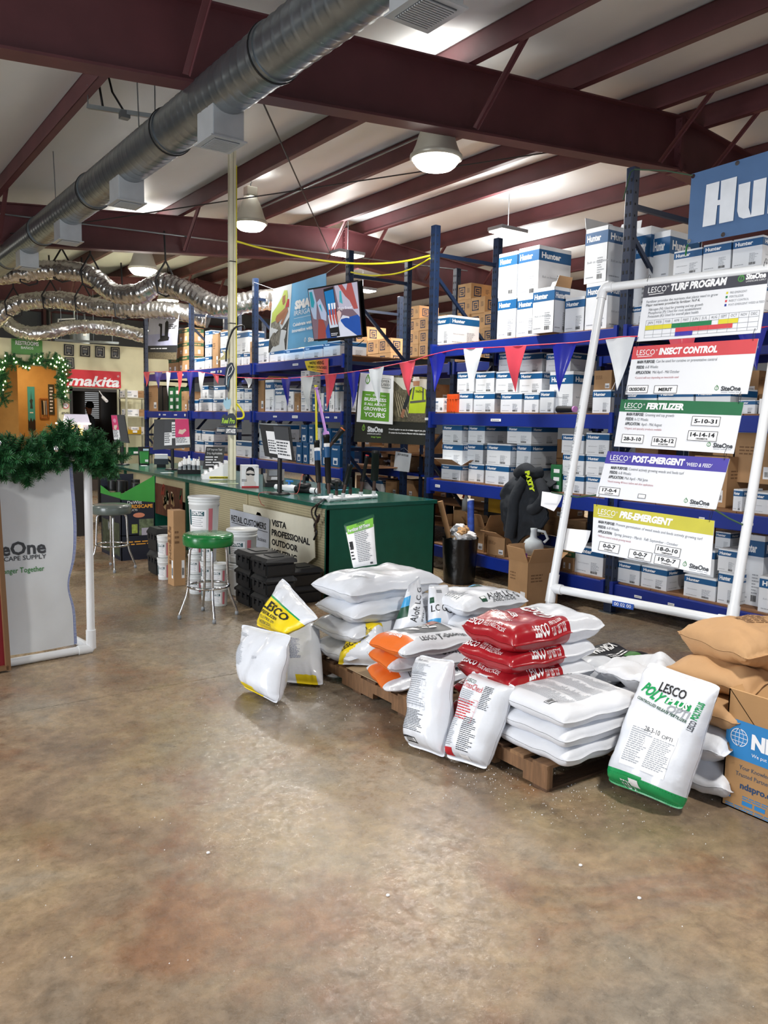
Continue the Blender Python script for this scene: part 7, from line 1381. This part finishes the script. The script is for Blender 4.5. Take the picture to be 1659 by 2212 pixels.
def spr(label, base, top, r, cap=None, lab=False, neck=.018, capr=None):
    base, top = V(base), V(top); d = (top-base); L_ = d.length; d.normalize(); t = thing('sprinkler_body', label, 'sprinkler', base, 'sprinkler samples on the manifold')
    nk = min(.11, L_*.3); G().tube([base, base+d*nk], neck, BRW, 12).build('riser', t); G().tube([base+d*nk, base+d*(nk+.01), top-d*.03, top-d*.028, top], r, BLACK, 18, rs=[r*.8, r, r*1.02, r*1.15, r*1.12]).build('body', t)
    if lab: G().tube([base+d*L_*.62, base+d*L_*.80], r*1.03, HBLUE, 18, caps=False).tube([base+d*L_*.80, base+d*L_*.86], r*1.03, LBL, 18, caps=False).build('label_band', t)
    if cap: G().tube([top, top+d*.012], (capr or r*1.05), cap, 18).build('cap', t)
    return top, d
tp1, d1 = spr('tall black sprinkler leaning left, carrying the yellow tube', M0+V((-.05, .12, .05)), atD(684, 952, (M0-CAM).dot(AF)+.12), .028, lab=True)
tp2, d2 = spr('tall black sprinkler leaning left, carrying the lilac tube', M0+dm*.01+V((0, .03, .05)), atD(705, 940, (M0-CAM).dot(AF)+.02), .03, lab=True)
for (tp, px, c_, nm, r_) in ((tp1, (682, 832), YC, 'yellow riser tube standing on the left sprinkler', .011), (tp2, (683, 838), mat('b98ad0', .4), 'lilac riser tube with collar standing on the sprinkler', .014)):
    e = atD(px[0], px[1], (M0-CAM).dot(AF)+.1); t2 = thing('riser_tube', nm, 'tube', tp); dd = (e-tp).normalized(); G().tube([tp, e], r_, c_, 12).tube([e-dd*.012, e], r_*1.5, c_, 14).build('tube', t2)
    if r_ > .012: G().tube([tp-dd*.0, tp+dd*.03], .032, c_, 18).build('collar', t2)
wp = onZ(740, 1066, CT); 
spr('black sprinkler leaning right with copper inside', tp2-d2*.12+V((.02, 0, 0)), atD(740, 928, (M0-CAM).dot(AF)+.02), .026, ORG)
for k, (qx, pxt, r_, lb, cap) in enumerate(((.28, (757, 1003), .026, 'black sprinkler with flared top on the manifold', None), (.66, (793, 985), .018, 'slim black sprinkler with red ring', RED), (.95, (812, 976), .040, 'thick black sprinkler at the right end', BLK2))):
    b0 = M0+dm*Lm*qx+V((0, 0, .05)); spr(lb, b0, atD(pxt[0], pxt[1], (b0-CAM).dot(AF)), r_, cap)
for k, (px, hh) in enumerate(((762, 1045), (780, 1032))): b0 = B0+dm*Lm*(.35+.3*k)+V((0, 0, .02)); spr('short black spray head at the back of the manifold, %s' % ('left' if k == 0 else 'right'), b0, b0+V((0, 0, .14+.03*k)), .016)
# black cable bundle hanging over the corner
tag(G().tube(cubic([cz(705, 1078)+V((0, 0, .01)), onX(690, 1086, CX0-.05), onX(684, 1098, CX0-.05), onX(681, 1110, CX0-.05), onX(686, 1122, CX0-.06), onX(679, 1135, CX0-.05), onX(684, 1150, CX0-.05), onX(678, 1166, CX0-.05)], 70), .010, BLACK, 7).tube(cubic([onX(690, 1086, CX0-.06), onX(674, 1100, CX0-.05), onX(676, 1118, CX0-.05), onX(686, 1128, CX0-.05), onX(690, 1112, CX0-.07), onX(683, 1128, CX0-.07), onX(680, 1148, CX0-.06)], 60), .008, mat('33241f', .6), 7).build('cable_bundle', loc=cz(700, 1085)), 'knotted black cable bundle hanging over the counter corner', 'cable')
# printer / receipt lamp, pouch, papers at the far end of the counter
a = cz(333, 1010); o = V((a.x, a.y, CT+.001)); t = thing('receipt_printer', 'dark handheld scanner cradle with a glaring white top', 'printer', o); bx3(o+ex_*.04, .14, .14, .05, BLACK).build('base', t); g = G(); bx3(o+V((0, 0, .05)), .22, .16, .09, mat('3a4048', .3), g); g.build('body', t); g = G(); bx3(o+ex_*.01+V((0, 0, .14)), .20, .14, .07, LBL, g); g.build('white_top', t)
a = cz(300, 1004); o = V((a.x, a.y, CT+.001)); t = thing('seed_pouch', 'black and green stand-up pouch on the counter', 'pouch', o); g = G(); P = [o, o+ex_*.17, o+ex_*.18+V((0, 0, .30)), o-ex_*.01+V((0, 0, .30))]
Bg = Bag('seed_pouch_body', 'x', 'x', P) if False else None
g.grid(lambda u, v: P[0].lerp(P[1], u).lerp(P[3].lerp(P[2], u), v)-ey_*(.035*sp(2*u-1, 3)*(1-v)), 10, 12, BLACK, mf=lambda u, v: mat('2d8a3c', .5) if .12 < v < .72 and .08 < u < .92 else BLACK).grid(lambda u, v: P[0].lerp(P[1], u).lerp(P[3].lerp(P[2], u), v)+ey_*(.035*sp(2*u-1, 3)*(1-v)), 10, 12, BLACK, flip=True); g.build('pouch', t); g = G(); q = o-ey_*.038; g.quad(q+ex_*.1+V((0, 0, .05)), q+ex_*.15+V((0, 0, .05)), q+ex_*.15+V((0, 0, .09)), q+ex_*.1+V((0, 0, .09)), LBL); g.quad(q+ex_*.07+V((0, 0, .235))+ey_*.02, q+ex_*.16+V((0, 0, .235))+ey_*.02, q+ex_*.16+V((0, 0, .27))+ey_*.02, q+ex_*.07+V((0, 0, .27))+ey_*.02, mat('bcd6e6', .5)); g.build('print', t)
for k, (x, y, c_, s) in enumerate(((352, 1022, 'e8ecef', .16), (470, 1044, 'c9d0a0', .17), (495, 1046, 'e8ecef', .15), (515, 1044, 'b9c6a0', .13), (262, 1001, 'cdd2d8', .2), (303, 1006, 'dfe3e8', .14), (720, 1058, '7fb0d8', .15))):
    p = cz(x, y); g = G(); g.T = Matrix.Translation((p.x, p.y, CT+.001+.0012*(k % 3))) @ Matrix.Rotation(k*.9, 4, 'Z'); g.box(0, s, 0, s*.75, 0, .002, mat(c_, .5)); tag(g.build('leaflet', loc=p), 'flat paper leaflet on the green counter top, %s from the far end' % ORD[k], 'paper', 'leaflets on the counter')
# monitors with flyers (backs) along the rear of the counter
def monitor(label, px, D, flyers, seed):
    P = [atD(x, y, D) for x, y in px]; t, f, rect, tx, po, fp = panel('monitor', label, 'monitor', P, th=.03, m=BLACK, nu=2, nv=2)
    c = f(.5, 0, -.02); G().tube([c, V((c.x, c.y, CT+.02))], .025, BLACK, 10).lathe([(0, 0), (.12, 0), (.1, .02), (0, .02)], BLACK, (c.x, c.y, CT), 20).build('stand', t)
    for k, (u0, u1, v0, v1, c_, hd) in enumerate(flyers):
        g = G(); rect(g, u0, u1, v0, v1, LBL, .004+.002*k); h = v1-v0; rect(g, u0, u1, v1-h*hd, v1, mat(c_, .5), .0055+.002*k); fp(g, u0+.05*(u1-u0), v0+h*.08, (u1-u0)*.85, h*(1-hd)*.8, 5, INKG, k, 4, .007+.002*k)
        if c_ == 'd6246a': g.add([f(u0+(u1-u0)*q[0], v0+h*q[1], .0085+.002*k) for q in ((.2, .45), (.5, .4), (.8, .55), (.72, .62), (.5, .58), (.3, .6))], [(0, 1, 2, 3, 4, 5)], mat('e6c8b8', .5)); g.add([f(u0+(u1-u0)*(.5+.25*math.cos(a*PI/5)), v0+h*(.78+.09*math.sin(a*PI/5)), .0085) for a in range(10)], [tuple(range(10))], mat('e88fb4', .5))
        if k == 0 and c_ == '6e9c3a': rect(g, u0, u1, v1-h*.7, v1, LBL, .0065); 
        tag(g.build('flyer', t), None)
    return t
monitor('black monitor back with pink and white flyers on the counter', [(330, 972), (413, 966), (409, 905), (333, 906)], 12.2, [(.30, .50, .12, .98, '303236', .5), (.50, .68, .35, .96, '22242a', .1), (.60, .98, .1, 1.0, 'd6246a', .7)], 1)
monitor('black monitor back with white flyers, left of the red valve handle', [(572, 985), (636, 996), (627, 921), (560, 916)], 8.6, [(.18, .52, .12, .8, '6e9c3a', .3), (.45, .92, .02, .96, '3a3c40', .42)], 2)
monitor('narrow monitor back with a pink flyer near the garland', [(247, 955), (279, 957), (268, 896), (240, 896)], 13.2, [(.0, .45, .1, .98, 'd6246a', .6)], 3)
# model house and screen near garland
c = atD(165, 925, 11.5); t = thing('model_house', 'small white model house with warm lit windows above the garland', 'decoration', (c.x, c.y, c.z-.1)); WH = mat('d9d4e6', .5); g = G(); x, y, z = c; g.box(x-.14, x+.14, y-.1, y+.1, z-.14, z+.08, WH); g.build('walls', t)
G().slab((x-.16, y-.12, z+.08), (x+.16, y-.12, z+.08), (x+.16, y, z+.2), (x-.16, y, z+.2), .01, WH).slab((x+.16, y+.12, z+.08), (x-.16, y+.12, z+.08), (x-.16, y, z+.2), (x+.16, y, z+.2), .01, WH).build('roof', t); WL2 = mat('ffcf7a', .4, emis=3.)
for q in (-.08, .03): G().box(x+q-.03, x+q+.03, y-.106, y-.1, z-.1, z+.04, WL2).build('lit_window', t)
G().bbox(x-.26, x+.16, y-.18, y+.12, z+.055, z+.08, mat('fff2dd', .4, emis=1.2), .008).build('lit_shelf', t); G().box(x-.1, x+.1, y-.05, y+.05, .0, z-.14, DKF).build('stand', t)
# back counter behind the till
t = thing('work_table', 'low dark table with paperwork behind the garland', 'table', (2.7, 12.6, 0)); G().bbox(2.2, 3.9, 12.7, 13.5, .86, .9, DKF, .005).build('table_top', t)
for x in (2.25, 3.85):
    for y in (12.75, 13.45): G().box(x-.03, x+.03, y-.03, y+.03, 0, .86, DKF).build('leg', t)
for k, (x, y, w_, h_, c_) in enumerate(((2.6, 12.9, .3, .16, 'd8d4c8'), (3.0, 13.0, .25, .12, '2a2c2e'), (3.35, 12.9, .3, .1, 'b9bdc0'), (3.65, 13.1, .2, .2, '2b2b2b'))):
    tag(G().bbox(x, x+w_, y, y+.2, .901, .9+h_, mat(c_, .5), .01).build('desk_tray', loc=(x, y, .9)), '%s tray of paperwork on the dark table behind the garland' % ['cream', 'black', 'grey', 'second black'][k], 'tray')

# ================= BY THE RIGHT RACK =================
# bin with crumpled paper, black liner
c = onZ(975, 1262, 0); c = V((5.78, 6.62, 0)); t = thing('waste_bin', 'black lined waste bin full of crumpled white paper beside the counter', 'bin', c)
g = G(); g.grid(lambda u, v: (c.x+(.17+.03*v+.008*noise.noise(V((u*9, v*5, 0))))*math.cos(2*PI*u), c.y+(.17+.03*v+.008*noise.noise(V((u*9+3, v*5, 0))))*math.sin(2*PI*u), .5*v), 40, 14, mat('0c0d0f', .28, bump=.5, bscale=14)); g.lathe([(0, .47), (.19, .47)], BLACK, c, 24); g.build('liner', t)
for k in range(16):
    a = RND.uniform(0, 2*PI); r_ = .13*math.sqrt(RND.random()); p = c+V((r_*math.cos(a), r_*math.sin(a), .50+.08*RND.random())); sd = k*3.1; s = RND.uniform(.05, .085)
    g = G(); g.grid(lambda u, v: p+V((math.cos(2*PI*u)*math.sin(PI*v), math.sin(2*PI*u)*math.sin(PI*v), math.cos(PI*v)*.8))*s*(1+.55*noise.noise(V((math.cos(2*PI*u)*2*math.sin(PI*v), math.sin(2*PI*u)*2*math.sin(PI*v)+sd, math.cos(PI*v)*2)))), 14, 9, [LBL, LBL, KRAFT2][k % 3] if k % 5 else GREY, smooth=False); g.build('crumpled_paper', t)
G().tube([c+V((-.12, .05, .5)), c+V((-.22, .1, .9))], .03, KRAFT, 8).build('cardboard_strip', t)
a = c+V((.14, -.02, .48)); e = a+V((.02, .05, .43)); t = thing('paper_roll_tube', 'blue and white printed paper tube sticking out of the bin', 'tube', a); G().tube([a, e], .038, mat('3252b0', .5, var=.5, scale=16), 18).build('tube', t); G().tube([e-V((0, 0, .02)), e+V((0, 0, .004))], .039, LBL, 18).build('rim', t)
# big open kraft carton with jug
A = onZ(1089, 1287, 0); A = V((5.52, 5.46, 0)); o_ = carton('kraft', A.x, A.y, 0, .30, .38, .44, -.12, 'open brown carton with raised flaps standing on the floor before the rack', opened=True, flaps='NRbF')
g = G(); g.T = Matrix.Rotation(0, 4, 'Z'); g.box(-.003, -.001, -.12, .12, .47, .53, mat('c9c2b8', .2, .3, var=.4, scale=30)); g.box(-.004, -.001, -.13, -.07, .47, .53, mat('7a3fa0', .4)); o2 = g.build('foil_tape'); o2.parent = o_
c = A+V((.34, .14, 0)); t = thing('plastic_jug', 'translucent white plastic jug standing on the open brown carton', 'jug', (c.x, c.y, .44)); JG = mat('cdd6db', .3, alpha=.85); b_ = V((c.x, c.y, .45)); G().lathe([(0, 0), (.10, .005), (.105, .03), (.105, .1), (.08, .15), (.035, .18), (.03, .24), (.034, .27), (0, .27)], JG, b_, 24).build('body', t); G().tube([b_+V((.02, -.03, .25)), b_+V((.07, -.08, .24)), b_+V((.1, -.1, .17)), b_+V((.08, -.07, .13))], .014, JG, 10).build('handle', t)
G().box(c.x-.12, c.x+.12, c.y-.12, c.y+.12, .0, .45, KRAFT).build('carton_under', thing('carton', 'brown carton behind the open one, carrying the jug', 'box', (c.x, c.y, 0)))
# more open cartons on the floor-level shelf and spray bottle
c = onX(1012, 1120, 6.35); t = thing('spray_bottle', 'spray bottle with red trigger between the open cartons', 'bottle', (c.x, c.y, .30)); b_ = V((6.3, c.y, .72)); G().lathe([(0, 0), (.045, 0), (.045, .12), (.018, .18), (.016, .2)], JG, b_, 16).build('body', t); G().bar(b_+V((.02, 0, .215)), b_+V((-.07, .02, .225)), .03, .03, mat('b9402c', .5)).bar(b_+V((-.03, 0, .2)), b_+V((-.05, 0, .15)), .012, .02, mat('b9402c', .5)).build('trigger', t); G().box(6.2, 6.4, c.y-.1, c.y+.1, .30, .72, KRAFT).build('carton_under', thing('carton', 'brown carton under the spray bottle on the lowest shelf', 'box', (6.3, c.y, .3)))
c = onX(1075, 1100, 6.6); carton('yellow', 6.55, c.y, .30, .22, .15, .74, 0, 'tall black and yellow box standing behind the open cartons', name='tall_box')
# sweatshirt draped over the beam
SW = mat('23282f', .9, var=.15, bump=.5, bscale=30); t = thing('sweatshirt', 'dark grey sweatshirt with lime letters slung over the second shelf beam', 'clothing', onX(1140, 1060, 6.05))
g = G(); Ya, Yb = onX(1092, 1050, 6.03).y, onX(1190, 1050, 6.03).y
def swf(u, v):
    y = Ya+(Yb-Ya)*u; top = 1.20+.10*math.sin(PI*u)+.03*math.sin(9*u); low = .62-.12*math.exp(-((u-.30)/.16)**2)*1.3+.22*(u > .78)*((u-.78)*4)
    z = top+(low-top)*v; x = 6.03-.04*math.sin(PI*v)-.05*math.sin(3*v+u*5)*.5+(.16*(1-v*5) if v < .2 else 0)
    return V((x-.035*noise.noise(V((u*5, v*5, 0)))-.02*noise.noise(V((u*12, v*10, 4)))-.05*math.exp(-((u-.5)/.3)**2), y+.05*(v-.4)*math.sin(u*6), z))
g.grid(swf, 36, 40, SW).grid(lambda u, v: swf(u, v)+V((.02, 0, 0)), 36, 40, SW, flip=True); g.build('body', t)
sl = [onX(1100, 1052, 5.96), onX(1092, 1075, 5.94), onX(1110, 1110, 5.94), onX(1105, 1150, 5.95)]; G().tube(cubic([onX(1135, 1035, 5.98), onX(1112, 1075, 5.93), onX(1108, 1110, 5.94), onX(1101, 1160, 5.95)], 30), .06, SW, 14, rs=None).build('sleeve', t)
G().tube(cubic([onX(1165, 1040, 5.98), onX(1176, 1070, 5.94), onX(1160, 1095, 5.95), onX(1146, 1102, 5.95)], 30), .055, SW, 14).build('sleeve', t)
G().tube(cubic([onX(1120, 1022, 6.06), onX(1136, 1012, 5.98), onX(1152, 1022, 5.98), onX(1168, 1020, 6.06)], 24), .06, SW, 14).build('hood', t)
g = G(); LIM = mat('c8e02a', .5)
for k, s in enumerate('PARTY'): p = onX(1136+k*2.2, 1018+k*7.5, 5.88); g.text(s, .055, p, (0, -.25, -.95), (0, -.97, .2), LIM, bold=.08, off=.01)
g.build('lettering', t)
# small things on the shelves
t = thing('rotor_head', 'black sprinkler rotor with lilac cap lying on the third shelf', 'sprinkler', onX(1220, 880, 6.1)); p0, p1 = onX(1206, 879, 6.12), onX(1240, 884, 6.08); p0.z = p1.z = LV[2]+.05; G().tube([p0, p1], .03, BLACK, 14, rs=[.035, .028]).build('body', t); G().tube([p1, p1+(p1-p0).normalized()*.02], .03, mat('c987c9', .5), 14).build('cap', t)
for k, (x, y, X) in enumerate(((842, 1000, 7.5), (830, 1010, 7.5), (850, 1018, 7.5), (822, 1022, 7.5))):
    p = onX(x, y, X); sd = k*5.; g = G(); g.grid(lambda u, v: p+V((.12*(u-.5), .22*(v-.5), .05*noise.noise(V((u*4, v*4, sd)))+.03)), 12, 12, LBL, smooth=False).grid(lambda u, v: p+V((.12*(u-.5), .22*(v-.5), .05*noise.noise(V((u*4, v*4, sd)))+.027)), 12, 12, LBL, flip=True); tag(g.build('paper_bundle', loc=p), 'crumpled white paper on the cartons in the aisle opening, %s' % ['upper right', 'upper left', 'lower right', 'lower left'][k], 'paper', 'crumpled paper in the aisle opening')
for k, (x, y, w_, h_, st) in enumerate(((862, 955, .34, .2, 'kraft'), (858, 995, .36, .24, 'kraft'), (806, 1012, .4, .18, 'kraft'), (770, 995, .3, .34, 'blue'), (800, 1068, .6, .2, 'hunter'), (880, 1050, .3, .25, 'kraft'), (845, 1050, .3, .22, 'kraft'))):
    p = onX(x, y, 7.4); carton(st, 7.4, p.y, min((.30, .62, .98, 1.28), key=lambda z: abs(z-(p.z-h_/2))), w_, .4, h_, 0, '%s stacked in the aisle opening, %s' % (DESC[st], ORD[k]), 'cartons stacked in the aisle opening')
t = thing('shelf_table', 'dark steel shelf unit in the aisle opening behind the counter', 'shelf', (7.3, 7.7, 0))
for z in (.30, .62, .98, 1.28): G().box(7.32, 7.9, 7.72, 10.9, z-.03, z, BEAM if z == .98 else PLY).build('shelf_board', t)
for y in (7.72, 9.32, 10.86):
    for x in (7.32, 7.86): G().box(x, x+.04, y, y+.04, 0, 1.5, NAVY).build('post', t)
# spilled grains and floor specks
g = G()
for k in range(900):
    q = RND.random(); cx_, cy_, s_ = ((2.72, 2.7, .3), (3.0, 2.35, .35), (2.6, 3.3, .5), (3.5, 2.4, .3), (2.5, 4.2, .5), (1.6, 2.6, 1.8))[int(q*6)]; x, y = RND.gauss(cx_, s_*.6), RND.gauss(cy_, s_*.6); s = RND.uniform(.0012, .0035)
    g.add([(x-s, y, .0003), (x, y-s, .0003), (x+s, y+s*.3, .0003), (x, y, s*1.1)], [(0, 1, 3), (1, 2, 3), (2, 0, 3)], LBL)
tag(g.build('spilled_granules', loc=(2.8, 2.6, 0)), 'tiny white spilled fertilizer granules scattered on the floor', 'granules', None, 'stuff')
for k, (x, y) in enumerate(((450, 1843), (1381, 1941), (1254, 1870), (838, 1935))):
    p = onZ(x, y, 0); tag(G().lathe([(0, 0), (.008, .001), (.007, .005), (0, .007)], LBL, p, 7).build('pebble', loc=p), 'tiny pale crumb alone on the floor, %s' % ['left of centre', 'at the right', 'right of centre', 'in the middle'][k], 'crumb')
